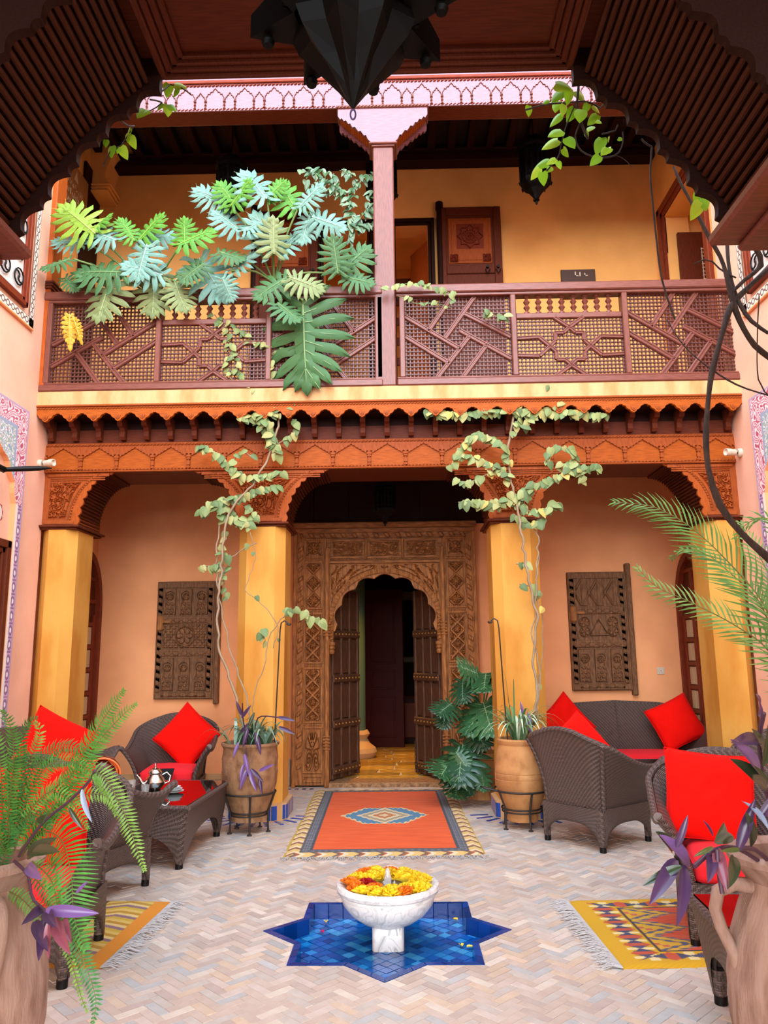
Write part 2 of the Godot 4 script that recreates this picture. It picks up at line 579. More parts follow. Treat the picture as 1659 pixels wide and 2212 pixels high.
func floor_bricks() -> void:
	# mortar bed with the star-shaped hole
	var outer := PackedVector2Array([Vector2(XL - 0.3, -9.8), Vector2(XR + 0.3, -9.8), Vector2(XR + 0.3, -4.6), Vector2(-0.09, -4.6), Vector2(XL - 0.3, -4.6)])
	var hole := star(0.485)
	var st := S()
	for zz in [[-9.8, -4.6], [-4.6, 2.6]]:
		var half := PackedVector2Array([Vector2(XL - 0.3, zz[0]), Vector2(XR + 0.3, zz[0]), Vector2(XR + 0.3, zz[1]), Vector2(XL - 0.3, zz[1])])
		for piece in Geometry2D.clip_polygons(half, hole):
			plan(st, piece, -0.12, -0.0022)
	mm(st, XL - 0.3, XR + 0.3, -0.3, -0.12, -9.8, 2.6)
	var fl := struct("floor", st, M.mortar)
	floor_node = fl
	var w := 0.048
	var n := 3
	var cols := ["c8b6a6", "cdbdae", "c2b6a9", "b8b6b0", "cfb89f", "c4b09f", "c3b8ab", "d4c6b4", "bcab9d", "c8b5a3"]
	var vmesh := []
	for k in 10:
		var s := S(lin(cols[k]))
		brick_into(s, Vector2.ZERO, n * w, w, 0.0, 0.0, 0.0)
		s.generate_normals()
		vmesh.append(s.commit())
	var list := []
	var B := 0.70711
	for j in range(-150, 150):
		for i in range(-150, 150):
			var d := posmod(i - j, 2 * n)
			var c := Vector2.ZERO
			var vert := false
			if d == 0:
				c = Vector2(i + n * 0.5, j + 0.5) * w
			elif d == 2 * n - 1:
				c = Vector2(i + 0.5, j + n * 0.5) * w
				vert = true
			else:
				continue
			var p := Vector2((c.x - c.y) * B - 0.09, (c.x + c.y) * B - 4.6)
			if p.x < XL or p.x > XR or p.y < -9.4 or p.y > -2.2:
				continue
			if absf(p.x) > 0.62 * absf(p.y) + 0.4:
				continue
			if Rect2(-0.86, -9.05, 1.4, 2.8).has_point(p):
				continue
			list.append([p, vert, p.length()])
	list.sort_custom(func(a, b): return a[2] < b[2])
	var far := S(Color.WHITE)
	var singles := 0
	var hb := star(0.49)
	for e in list:
		var p: Vector2 = e[0]
		var ang: float = PI / 4 + (PI / 2 if e[1] else 0.0)
		var inside := (p - Vector2(-0.09, -4.6)).length()
		if inside < 0.80:
			# near the pool: cut the brick along the star's edge
			var q := PackedVector2Array()
			for s in [Vector2(-1, -1), Vector2(1, -1), Vector2(1, 1), Vector2(-1, 1)]:
				q.append(p + Vector2(s.x * (n * w - 0.003) / 2, s.y * (w - 0.003) / 2).rotated(ang))
			var cut := Geometry2D.clip_polygons(q, hb)
			for piece in cut:
				if Geometry2D.is_polygon_clockwise(piece) and cut.size() > 1 and piece.size() > 8:
					continue
				far.set_color(lin(cols[rng.randi() % 10], 0.12))
				plan(far, piece, -0.007, 0.0)
			continue
		var vis: bool = p.y < -3.45 and absf(p.x + 0.02) < 0.475 * absf(p.y)
		if vis and singles < 300:
			singles += 1
			put("brick", vmesh[rng.randi() % 10], M.brick, fl, Transform3D(Basis.from_euler(Vector3(rnd(-0.008, 0.008), -ang, rnd(-0.012, 0.012))), Vector3(p.x, rnd(-0.001, 0.0008), p.y)))
			continue
		far.set_color(lin(cols[rng.randi() % 10], 0.12))
		brick_into(far, p, n * w, w, ang, rnd(-0.001, 0.001), rnd(-0.0015, 0.0015))
	var o := obj("brick_paving", far, M.brick, fl)
	o.set_meta("kind", "stuff")

func brick_into(st: SurfaceTool, p: Vector2, l: float, w: float, ang: float, dy: float, tilt: float) -> void:
	var g := 0.0011
	var b := 0.0012
	var t := []
	var m := []
	for s in [Vector2(-1, -1), Vector2(-1, 1), Vector2(1, 1), Vector2(1, -1)]:
		var a := p + Vector2(s.x * (l / 2 - g - b), s.y * (w / 2 - g - b)).rotated(ang)
		var o := p + Vector2(s.x * (l / 2 - g), s.y * (w / 2 - g)).rotated(ang)
		t.append(Vector3(a.x, dy + tilt * s.x, a.y))
		m.append(Vector3(o.x, dy - 0.004, o.y))
	quad(st, t[0], t[1], t[2], t[3])
	for k in 4:
		quad(st, m[k], m[(k + 1) % 4], t[(k + 1) % 4], t[k])

# ---------- carving patterns, heights 0..1 ----------
func h_scroll(x: float, y: float, f: float, seed := 0.0) -> float:
	var n := fa.get_noise_2d(x * f + seed, y * f)
	var m := fa.get_noise_2d(x * f * 1.0 + 40.0 + seed, y * f + 17.0)
	var a := absf(sin(n * 9.0))
	var b := absf(sin(m * 8.0))
	return maxf(sstep(0.55, 0.8, a), 0.7 * sstep(0.7, 0.9, b))

func h_rosette(x: float, y: float, r: float, petals := 8) -> float:
	var d := Vector2(x, y).length() / r
	var a := atan2(y, x)
	var pet := absf(cos(a * petals / 2.0))
	var h := sstep(0.95, 0.85, d / (0.35 + 0.65 * pow(pet, 0.5))) * (0.55 + 0.45 * pet)
	if d < 0.2:
		h = 1.0
	if d > 0.95 and d < 1.08:
		h = 0.7
	return h

func h_lattice(x: float, y: float, p: float) -> float:
	var a := absf(fposmod((x + y) / p, 1.0) - 0.5)
	var b := absf(fposmod((x - y) / p, 1.0) - 0.5)
	var bar := maxf(sstep(0.36, 0.42, a), sstep(0.36, 0.42, b))
	var cx := (fposmod((x + y) / p, 1.0) - 0.5) * p
	var cy := (fposmod((x - y) / p, 1.0) - 0.5) * p
	return maxf(bar, 0.85 * h_rosette(cx, cy, p * 0.3, 6))

func h_palm(x: float, y: float, w: float, h: float) -> float:
	var v := y / h + 0.5
	var u := absf(x) / w * 2.0
	var fanc := atan2(v - 0.5, u + 0.001)
	var rad := Vector2(u, (v - 0.5) * 2.0).length()
	var top := sstep(0.2, 0.5, absf(sin(fanc * 7.0))) * sstep(1.0, 0.9, rad) if v > 0.52 else 0.0
	var sp := Vector2(u - 0.5, (v - 0.25) * 2.0)
	var spiral := absf(sin(sp.length() * 14.0 - atan2(sp.y, sp.x)))
	var low := sstep(0.45, 0.7, spiral) * sstep(0.55, 0.45, sp.length()) if v <= 0.52 else 0.0
	return maxf(top, low)

func h_rope(t: float, across: float, p: float) -> float:
	return clampf(1.0 - across * across, 0.0, 1.0) * (0.6 + 0.4 * absf(sin((t / p + across * 0.35) * PI)))

# twisted rope moulding along x
func rope(st: SurfaceTool, x0: float, x1: float, y: float, z: float, r: float, p := 0.05) -> void:
	var k := int((x1 - x0) / p)
	for i in k:
		var xx := x0 + (i + 0.5) * (x1 - x0) / k
		box(st, Vector3(xx, y, z), Vector3(p * 0.92, r * 1.5, r * 1.5), r * 0.5, Basis(Vector3(0, 0, 1), 0.5))

# quarter-arch bracket profile: points from (column face, y0) to (reach, y1), with lobes and ribs
func arch_curve(x0: float, x1: float, y0: float, y1: float, lobes: int, amp: float, steps: int) -> PackedVector2Array:
	var p := PackedVector2Array()
	for i in steps + 1:
		var t := float(i) / steps
		var a := t * PI / 2
		var q := Vector2(x1 - (x1 - x0) * cos(a), y0 + (y1 - y0) * sin(a))
		var nrm := Vector2(cos(a), -sin(a))
		var b := absf(sin(t * lobes * PI))
		p.append(q + nrm * amp * (b - 0.5) * (1.0 if i > 0 and i < steps else 0.0))
	return p

# half of a carved capital: column face at x0, reaching to x1; dir = +1/-1; between z0 (back) and z1 (front)
func bracket(parent: Node, cx: float, x0: float, x1: float, y0: float, y1: float, dir: float, z0: float, z1: float, front: Material, back_face := false) -> void:
	var X := func(x: float) -> float: return cx + dir * x
	# ribbed soffit block
	var st := S()
	var poly := PackedVector2Array([Vector2(x0 - 0.05, y1)])
	poly.append(Vector2(x0 - 0.05, y0))
	for q in arch_curve(x0 + 0.0, x1 - 0.03, y0, y1 - 0.02, 22, 0.016, 132):
		poly.append(q)
	poly.append(Vector2(x1 - 0.03, y1))
	var pm := PackedVector2Array()
	for q in poly:
		pm.append(Vector2(X.call(q.x), q.y))
	prism(st, pm, z0 + 0.03, z1 - 0.03)
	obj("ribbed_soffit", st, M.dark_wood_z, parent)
	# scalloped face boards
	for zf in ([z1, z0 + 0.03] if back_face else [z1]):
		st = S()
		pm = PackedVector2Array([Vector2(X.call(x0 - 0.05), y1), Vector2(X.call(x0 - 0.05), y0)])
		for q in arch_curve(x0 + 0.012, x1, y0, y1 - 0.012, 9, 0.022, 108):
			pm.append(Vector2(X.call(q.x), q.y))
		pm.append(Vector2(X.call(x1), y1))
		prism(st, pm, zf - 0.03, zf)
		obj("scalloped_board", st, front, parent)

func carved_face(parent: Node, cx: float, x0: float, x1: float, y0: float, y1: float, z: float, both: bool, fl := 1.0) -> void:
	# raised arabesque in the field between the arches, rope along each arch
	var st := S()
	var edge := func(y: float) -> float:
		var s := clampf((y - y0) / (y1 - y0), 0.0, 0.999)
		return x1 - (x1 - x0) * sqrt(1.0 - s * s) - 0.11
	var ya := y0 + 0.07
	var yb := y1 - 0.09
	grid(st, 90 if both else 50, 44, func(u: float, v: float) -> Vector3:
		var y := lerpf(ya, yb, v)
		var e: float = minf(edge.call(y), x1 - 0.2)
		var xa: float = -e if both else -x0 + 0.06
		var x: float = lerpf(xa, e, u)
		var k := minf(minf(u, 1.0 - u) * 14.0, minf(v, 1.0 - v) * 12.0)
		var h := 0.002 + (0.022 * h_scroll(x, y, 7.0, 3.0) if k > 0.35 else 0.0)
		if k < 0.01:
			h = 0.0
		return Vector3(cx + fl * x, y, z + h), 1.0, 1.0, fl < 0.0, false)
	obj("arabesque_carving", st, M.carved_wood, parent)
	st = S()
	for dir in ([-1.0, 1.0] if both else [fl]):
		for off in [0.075, 0.1]:
			var pts := []
			for i in 25:
				var a := (0.06 + 0.86 * i / 24.0) * PI / 2
				pts.append(Vector3(cx + dir * (x1 - (x1 - x0 + off) * cos(a)), y0 + (y1 - y0) * sin(a) * (1.0 + off * 0.2) - off * 0.0, z + 0.004))
			if off < 0.09:
				for i in 24:
					var c: Vector3 = (pts[i] + pts[i + 1]) / 2
					var t: Vector3 = pts[i + 1] - pts[i]
					box(st, c, Vector3(t.length() * 0.85, 0.02, 0.016), 0.006, Basis(Vector3(0, 0, 1), atan2(t.y, t.x) + 0.5))
			else:
				tube(st, pts, 0.006, 6)
	obj("rope_carving", st, M.carved_wood, parent)
	st = S()
	var xr := x1 - 0.04
	var xl: float = -xr if both else -x0 + 0.03
	mm(st, cx + fl * xl, cx + fl * xr, y1 - 0.045, y1 - 0.008, z, z + 0.012, 0.005)
	for yy in [0.058, 0.078]:
		mm(st, cx + fl * (xl + 0.03), cx + fl * (xr - 0.04), y1 - yy - 0.006, y1 - yy + 0.006, z, z + 0.01, 0.003)
	mm(st, cx + (-x0 + 0.02), cx + x0 - 0.03, y0 + 0.012, y0 + 0.05, z, z + 0.01, 0.004)
	obj("moulding", st, M.carved_wood, parent)

func column(label: String, x0: float, x1: float, left: bool, right: bool, gx0: float, gx1: float) -> void:
	var cx := (x0 + x1) / 2
	var hw := (x1 - x0) / 2
	var t := thing("column", label, "column", xf(Vector3(cx, 0, -7.75)), "yellow columns of the far gallery")
	var loc := node("capital", t, xf(Vector3(0, 0, 7.75)))
	# shaft with cut corners
	var c := 0.09
	var st := S()
	var pl := PackedVector2Array([Vector2(-hw, -0.28 + c), Vector2(-hw + c, -0.28), Vector2(hw - c, -0.28), Vector2(hw, -0.28 + c), Vector2(hw, 0.28 - c), Vector2(hw - c, 0.28), Vector2(-hw + c, 0.28), Vector2(-hw, 0.28 - c)])
	plan(st, pl, 0.15, 2.78)
	obj("shaft", st, M.yellow_plaster, t)
	# plinth
	st = S()
	var pb := Geometry2D.offset_polygon(pl, 0.045)[0]
	plan(st, pb, 0.0, 0.15)
	obj("plinth", st, M.band_plaster, t)
	# tiles on the plinth faces
	for k in pb.size():
		var a := pb[k]
		var b := pb[(k + 1) % pb.size()]
		var mid := (a + b) / 2
		if mid.y < -0.2:
			continue
		var dv := b - a
		var nt := maxi(2, int(dv.length() / 0.045))
		for i in nt:
			if i % 2 == 1:
				continue
			st = S(lin("1c4a9c", 0.2))
			var m := a + dv * (i + 0.5) / nt
			box(st, Vector3(m.x, 0.072, m.y), Vector3(0.032, 0.125, 0.006), 0.002, Basis(Vector3.UP, -dv.angle()))
			obj("tile", st, M.zellige, t)
	# blue tiles fanned into the paving round the plinth
	if left and right:
		for k in 11:
			var a := PI * (0.06 + 0.88 * k / 10.0)
			var d := Vector3(cos(a), 0, sin(a))
			st = S(lin("1f4290", 0.25))
			box(st, Vector3(cx, 0.001, -7.75) + d * Vector3(hw + 0.2, 0, 0.28 + 0.16), Vector3(0.17, 0.006, 0.032), 0.001, Basis(Vector3.UP, -a))
			obj("tile", st, M.zellige, floor_node)
	# dark moulding under the bracket
	st = S()
	for q in [[2.755, 2.775, 0.02], [2.775, 2.8, 0.045]]:
		mm(st, -hw - q[2], hw + q[2], q[0], q[1], -0.35 - q[2], 0.27 + q[2], 0.008)
	obj("capital_moulding", st, M.dark_wood_h, t)
	for dir in [-1.0, 1.0]:
		if (dir < 0 and left) or (dir > 0 and right):
			bracket(loc, 0.0, hw - 0.0, gx1 if dir > 0 else gx0, 2.8, 3.34, dir, -8.1, ZF, M.orange_wood_v)
	st = S()
	mm(st, -hw - (0 if left else 0.02), hw + (0 if right else 0.02), 2.8, 3.34, -8.1, ZF - 0.001)
	obj("bracket_core", st, M.carved_wood, loc)
	if left and right:
		carved_face(loc, 0.0, hw, minf(gx0, gx1), 2.8, 3.34, ZF, true)
	else:
		carved_face(loc, 0.0, hw, gx1 if right else gx0, 2.8, 3.34, ZF, false, 1.0 if right else -1.0)

func lower_facade() -> void:
	column("yellow column in the corner beside the pink wall with the iron bracket", -3.55, -3.2, false, true, 0.0, 0.52)
	column("yellow column with the leafy climbing vine behind the banded terracotta pot", -1.575, -1.115, true, true, 0.69, 0.66)
	column("yellow column behind the amphora on the iron stand beside the monstera", 0.925, 1.39, true, true, 0.65, 0.68)
	column("yellow column in the corner behind the palm fronds", 3.03, 3.37, true, false, 0.55, 0.0)
	# the beam with its carved frieze, brackets row and scalloped valance
	var t := thing("carved_beam", "long orange wooden beam with carved arches and a scalloped valance under the balcony", "beam")
	var st := S()
	mm(st, XL, XR, 3.34, 3.9, -8.1, ZF)
	obj("beam_core", st, M.dark_wood_h, t)
	st = S()
	mm(st, XL, XR, 3.36, 3.6, ZF, ZF + 0.012)
	obj("frieze_board", st, M.orange_wood, t)
	# stepped arches standing proud of the frieze
	var n := 19
	var p := (XR - XL) / n
	for i in n:
		var xc := XL + (i + 0.5) * p
		var up := PackedVector2Array([Vector2(-p / 2, 0.235)])
		var half := [Vector2(-0.5, 0.112), Vector2(-0.47, 0.15), Vector2(-0.43, 0.152), Vector2(-0.4, 0.128), Vector2(-0.34, 0.15), Vector2(-0.32, 0.144), Vector2(-0.26, 0.168), Vector2(-0.24, 0.162), Vector2(-0.17, 0.188), Vector2(-0.15, 0.182), Vector2(-0.08, 0.208), Vector2(-0.06, 0.203), Vector2(0, 0.225)]
		for q in half:
			up.append(Vector2(q.x * p, q.y))
		for k in range(half.size() - 2, -1, -1):
			up.append(Vector2(-half[k].x * p, half[k].y))
		up.append(Vector2(p / 2, 0.235))
		st = S()
		prism(st, up, ZF + 0.012, ZF + 0.03, xf(Vector3(xc, 3.365, 0)))
		obj("arch_carving", st, M.carved_wood, t)
		st = S()
		for q in [[0.0, 0.016, 0.02], [0.016, 0.03, 0.012], [0.03, 0.075, 0.017], [0.075, 0.088, 0.011], [0.088, 0.11, 0.019], [0.11, 0.135, 0.024]]:
			mm(st, xc - p / 2 - q[2], xc - p / 2 + q[2], 3.365 + q[0], 3.365 + q[1], ZF + 0.01, ZF + 0.02 + q[2], 0.003)
		obj("colonette", st, M.carved_wood, t)
	st = S()
	mm(st, XL, XR, 3.335, 3.352, ZF, ZF + 0.035, 0.006)
	mm(st, XL, XR, 3.6, 3.64, ZF, ZF + 0.02, 0.006)
	rope(st, XL, XR, 3.362, ZF + 0.025, 0.011, 0.035)
	rope(st, XL, XR, 3.618, ZF + 0.025, 0.011, 0.035)
	obj("rope_moulding", st, M.carved_wood, t)
	# corbels
	var nc := 29
	for i in nc:
		var xc := XL + 0.06 + (XR - XL - 0.12) * i / (nc - 1)
		st = S()
		var pr := PackedVector2Array([Vector2(0, 0.0), Vector2(0.05, 0.0), Vector2(0.075, 0.03), Vector2(0.07, 0.08), Vector2(0.1, 0.11), Vector2(0.15, 0.12), Vector2(0.17, 0.15), Vector2(0.165, 0.185), Vector2(0.14, 0.205), Vector2(0.0, 0.21)])
		prism(st, pr, -0.025, 0.025, Transform3D(Basis(Vector3(0, 0, 1), Vector3(0, 1, 0), Vector3(-1, 0, 0)), Vector3(xc, 3.66, ZF)))
		obj("corbel", st, M.dark_wood, t)
	st = S()
	mm(st, XL, XR, 3.87, 3.95, -7.5, ZB - 0.03)
	mm(st, XL, XR, 3.78, 3.87, -7.55, ZF + 0.002)
	obj("eave_board", st, M.joist_wood, t)
	# valance
	var nv := 29
	var pv := (XR - XL + 0.06) / nv
	for i in nv:
		var xc := XL - 0.03 + (i + 0.5) * pv
		var poly := PackedVector2Array([Vector2(-pv / 2, 0.15), Vector2(-pv / 2, 0.085)])
		# three-lobed opening between pendants
		for q in [Vector2(-0.44, 0.085), Vector2(-0.4, 0.075), Vector2(-0.33, 0.072), Vector2(-0.29, 0.06), Vector2(-0.26, 0.045), Vector2(-0.19, 0.035), Vector2(-0.14, 0.03), Vector2(-0.1, 0.012), Vector2(-0.04, 0.006), Vector2(0, 0.0)]:
			poly.append(Vector2(q.x * pv, q.y))
		for q in [Vector2(0.04, 0.006), Vector2(0.1, 0.012), Vector2(0.14, 0.03), Vector2(0.19, 0.035), Vector2(0.26, 0.045), Vector2(0.29, 0.06), Vector2(0.33, 0.072), Vector2(0.4, 0.075), Vector2(0.44, 0.085)]:
			poly.append(Vector2(q.x * pv, q.y))
		poly.append(Vector2(pv / 2, 0.085))
		poly.append(Vector2(pv / 2, 0.15))
		st = S()
		prism(st, poly, ZB - 0.04, ZB - 0.005, xf(Vector3(xc, 3.79, 0)))
		obj("valance_pendant", st, M.orange_wood, t)
		# tulip motif
		st = S()
		for a in [-0.7, 0.0, 0.7]:
			var q := PackedVector2Array([Vector2(0, 0), Vector2(0.009, 0.018), Vector2(0, 0.042), Vector2(-0.009, 0.018)])
			prism(st, q, ZB - 0.006, ZB + 0.004, Transform3D(Basis(Vector3(0, 0, 1), a), Vector3(xc, 3.815, 0)))
		box(st, Vector3(xc, 3.812, ZB - 0.002), Vector3(0.022, 0.01, 0.01), 0.003)
		obj("tulip_carving", st, M.carved_wood, t)
	st = S()
	rope(st, XL - 0.03, XR + 0.03, 3.925, ZB, 0.009, 0.03)
	mm(st, XL - 0.03, XR + 0.03, 3.94, 3.957, ZB - 0.28, ZB + 0.015, 0.005)
	obj("valance_rope", st, M.carved_wood, t)
	# plaster band above
	st = S()
	mm(st, XL - 0.03, XR + 0.03, 3.957, 4.105, -7.46, ZB, 0.008)
	struct("trim_band", st, M.band_plaster)

func upper_gallery() -> void:
	# upper beam with carved arches
	var t := thing("upper_beam", "varnished reddish beam with carved arches across the top of the balcony", "beam")
	var st := S()
	mm(st, -4.3, 3.9, 7.2, 8.4, -7.45, ZB)
	obj("beam_board", st, M.beam_wood, t)
	st = S()
	mm(st, -4.3, 3.9, 7.195, 7.2, -7.44, ZB - 0.01)
	obj("soffit_board", st, M.dark_wood_h, t)
	var n := 22
	var p := 6.92 / n
	for i in n:
		for wide in [true, false]:
			var w := p * (0.64 if wide else 0.36)
			var xc := XL + i * p + (p * 0.32 if wide else p * 0.82)
			var h := 0.25 if wide else 0.2
			var pts := []
			var half := [Vector2(-0.5, 0.1), Vector2(-0.5, 0.14), Vector2(-0.42, 0.16), Vector2(-0.4, 0.18), Vector2(-0.3, 0.175), Vector2(-0.26, 0.2), Vector2(-0.14, 0.205), Vector2(-0.1, 0.225), Vector2(-0.04, 0.235), Vector2(0, 0.25)]
			for q in half:
				pts.append(Vector3(xc + q.x * (w - 0.012), 7.2 + 0.02 + q.y * h / 0.25, ZB + 0.004))
			for k in range(half.size() - 2, -1, -1):
				pts.append(Vector3(xc - half[k].x * (w - 0.012), 7.2 + 0.02 + half[k].y * h / 0.25, ZB + 0.004))
			st = S()
			tube(st, pts, 0.0045, 5)
			for q in [[0.02, 0.03, 0.014], [0.03, 0.06, 0.008], [0.06, 0.07, 0.012], [0.07, 0.1, 0.008], [0.1, 0.115, 0.014]]:
				mm(st, xc - w / 2 - q[2], xc - w / 2 + q[2], 7.2 + q[0], 7.2 + q[1], ZB, ZB + q[2], 0.003)
			obj("arch_carving", st, M.dark_wood, t)
	st = S()
	rope(st, -3.6, 3.45, 7.5, ZB + 0.006, 0.01, 0.04)
	rope(st, -3.6, 3.45, 7.215, ZB + 0.004, 0.006, 0.04)
	mm(st, -4.0, 3.8, 7.52, 7.56, ZB, ZB + 0.02, 0.006)
	obj("rope_moulding", st, M.red_wood_h, t)
	# joists and the wall plate
	var ct := thing("joisted_ceiling", "dark joisted wooden ceiling of the balcony gallery", "ceiling")
	for i in 30:
		st = S()
		var x := -3.9 + i * 0.26
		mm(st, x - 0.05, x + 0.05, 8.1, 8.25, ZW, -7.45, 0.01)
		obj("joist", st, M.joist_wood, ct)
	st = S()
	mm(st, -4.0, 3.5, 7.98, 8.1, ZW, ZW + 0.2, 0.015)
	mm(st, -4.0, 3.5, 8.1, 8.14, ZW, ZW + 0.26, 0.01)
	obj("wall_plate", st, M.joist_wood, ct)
	# middle post
	t = thing("upper_column", "slim reddish wooden post with a stepped capital rising from the balcony rail", "column")
	st = S()
	mm(st, -0.2, 0.013, 4.105, 6.76, -7.43, ZB, 0.012)
	obj("post", st, M.rail_wood_v, t)
	st = S()
	mm(st, -0.24, 0.055, 6.745, 6.77, -7.47, ZB + 0.04, 0.008)
	mm(st, -0.215, 0.03, 6.725, 6.745, -7.45, ZB + 0.02, 0.006)
	obj("collar", st, M.rail_wood, t)
	for z in [ZB + 0.03, -7.22 - 0.2]:
		st = S()
		var pm := PackedVector2Array([Vector2(-0.565, 7.17), Vector2(-0.565, 7.08)])
		var hf := [Vector2(-0.54, 7.04), Vector2(-0.525, 7.055), Vector2(-0.5, 7.02), Vector2(-0.48, 7.03), Vector2(-0.455, 6.985), Vector2(-0.435, 6.99), Vector2(-0.41, 6.945), Vector2(-0.385, 6.95), Vector2(-0.35, 6.895), Vector2(-0.325, 6.9), Vector2(-0.29, 6.845), Vector2(-0.27, 6.85), Vector2(-0.25, 6.8), Vector2(-0.22, 6.77)]
		for q in hf:
			pm.append(q)
		for k in range(hf.size() - 1, -1, -1):
			pm.append(Vector2(-0.187 - hf[k].x, hf[k].y))
		pm.append(Vector2(0.378, 7.08))
		pm.append(Vector2(0.378, 7.17))
		prism(st, pm, z - 0.03, z)
		obj("capital_board", st, M.beam_wood, t)
	for dir in [-1.0, 1.0]:
		st = S()
		for i in 14:
			var s := i / 13.0
			var x := lerpf(0.14, 0.44, s)
			var y := lerpf(6.83, 7.12, s)
			mm(st, -0.0935 + dir * x - 0.013, -0.0935 + dir * x + 0.013, y, 7.17, -7.4, ZB, 0.004)
		obj("ribbed_soffit", st, M.orange_wood, t)
	st = S()
	mm(st, -0.58, 0.395, 7.165, 7.2, -7.46, ZB + 0.045, 0.006)
	rope(st, -0.58, 0.395, 7.18, ZB + 0.047, 0.009, 0.035)
	obj("capital_moulding", st, M.rail_wood, t)
	# doors of the upper rooms: window openings and carved shutters folded against the wall
	upper_door(0.60, 1.43, "dark carved shutter door with a rosette panel, open against the golden wall on the balcony", 0.46, 0.03)
	upper_door(-1.87, -1.0, "dark carved shutter door half hidden by the philodendron on the balcony", -0.93, -0.35)
	# lighter strip of an inner door in the opening
	t = thing("inner_door", "orange-brown inner door ajar in the dark opening beside the rosette shutter", "door")
	st = S()
	mm(st, -0.02, 0.02, 4.1, 7.0, -0.25, 0.25, 0.008)
	obj("panel", st, M.orange_wood_v, t)
	t.transform = xf(Vector3(0.37, 0, -9.75), 0.5)
	st = S()
	for i in 9:
		mm(st, -0.33, 0.33, 4.3 + i * 0.3, 4.42 + i * 0.3, 0, 0.03, 0.008)
	t = thing("shutter_blind", "dark slatted blind inside the upper opening", "blind")
	obj("slat_panel", st, M.dark_wood_h, t)
	t.transform = xf(Vector3(0.1, 0.0, -10.3))
	# sign boards
	var sg := S()
	mm(sg, 2.2, 2.65, 6.05, 6.46, ZW, ZW + 0.03, 0.006)
	t = thing("sign_board", "small brown board with pale lettering behind the balcony rail", "sign")
	obj("board", sg, mat("sign_brown", "4a3020", 0.5), t)
	strokes(t, Vector3(2.45, 6.36, ZW + 0.03), 0.14, 1, 0.1)
	strokes(t, Vector3(2.425, 6.19, ZW + 0.03), 0.2, 3, 0.05)
	t = thing("plaque", "brown plaque with an emblem and pale writing on the golden wall by the corner post", "sign")
	sg = S()
	mm(sg, -0.36, 0.36, -0.33, 0.33, 0.0, 0.1, 0.006)
	obj("board", sg, mat("plaque_brown", "a07448", 0.5), t)
	sg = S()
	prism(sg, PackedVector2Array([Vector2(-0.06, 0.12), Vector2(0.06, 0.12), Vector2(0, 0.26)]), 0.1, 0.104)
	obj("emblem", sg, M.cream, t)
	strokes(t, Vector3(0, 0.0, 0.1), 0.5, 3, 0.1)
	t.transform = xf(Vector3(-3.998, 7.15, -8.5), PI / 2)
	# left end of the gallery: dark door, corner bracket, wooden post
	t = thing("dark_door", "dark wooden door at the shaded end of the balcony beside the plaque", "door")
	st = S()
	mm(st, -4.0, -3.96, 4.1, 7.85, -9.4, -8.9, 0.01)
	obj("door_leaf", st, M.joist_wood, t)
	t = thing("plaster_bracket", "curved golden plaster bracket under the dark ceiling at the balcony corner", "bracket")
	st = S()
	var pb := PackedVector2Array([Vector2(0, 7.55), Vector2(0.22, 7.55), Vector2(0.24, 7.62), Vector2(0.22, 7.7)])
	for i in 9:
		var a := i / 8.0
		pb.append(Vector2(0.2 + 0.28 * a * a, 7.75 + 0.5 * a))
	pb.append(Vector2(0, 8.25))
	prism(st, pb, ZW, ZW + 0.35, xf(Vector3(-4.0, 0, 0)))
	for i in 3:
		mm(st, -4.0, -3.74 + i * 0.02, 7.52 + i * 0.045, 7.55 + i * 0.045, ZW, ZW + 0.38, 0.01)
	obj("bracket_block", st, M.gold_plaster, t)
	t = thing("corner_post", "orange-brown wooden post at the far corner of the balcony", "post")
	st = S()
	mm(st, -3.62, -3.5, 4.1, 7.2, -7.44, ZB, 0.01)
	obj("post", st, M.orange_wood_v, t)
	st = S()
	for i in 3:
		mm(st, -3.56 - 0.08 - i * 0.01, -3.56 + 0.08 + i * 0.01, 5.2 + i * 0.03, 5.225 + i * 0.03, -7.46, ZB + 0.02, 0.004)
	obj("collar", st, M.dark_wood_h, t)
	# open doorway in the right end wall
	t = thing("angled_doorway", "reddish door frame with a half-open door and small lattice window at the balcony's end wall", "doorway")
	st = S()
	for q in [[0.0, 0.09, 0.05], [0.09, 0.16, 0.03]]:
		mm(st, 3.5 - q[2], 3.52, 4.1, 7.0 + 0.17 - q[0], -9.12 - 0.16 + q[0], -9.12 - 0.16 + q[1], 0.008)
		mm(st, 3.5 - q[2], 3.52, 4.1, 7.0 + 0.17 - q[0], -8.0 + 0.16 - q[1], -8.0 + 0.16 - q[0], 0.008)
		mm(st, 3.5 - q[2], 3.52, 7.0 + 0.17 - q[1], 7.0 + 0.17 - q[0], -9.12 - 0.16 + q[0], -8.0 + 0.16 - q[0], 0.008)
	obj("door_frame", st, M.red_wood, t)
	st = S()
	mm(st, 3.62, 4.3, 4.1, 6.75, -9.1, -9.05, 0.008)
	obj("door_leaf", st, M.dark_wood, t)
	st = S()
	lattice_into(st, 0.3, 0.62, 0.05, 0.012)
	obj("door_lattice", st, M.cream, t, xf(Vector3(4.05, 6.2, -9.04)))

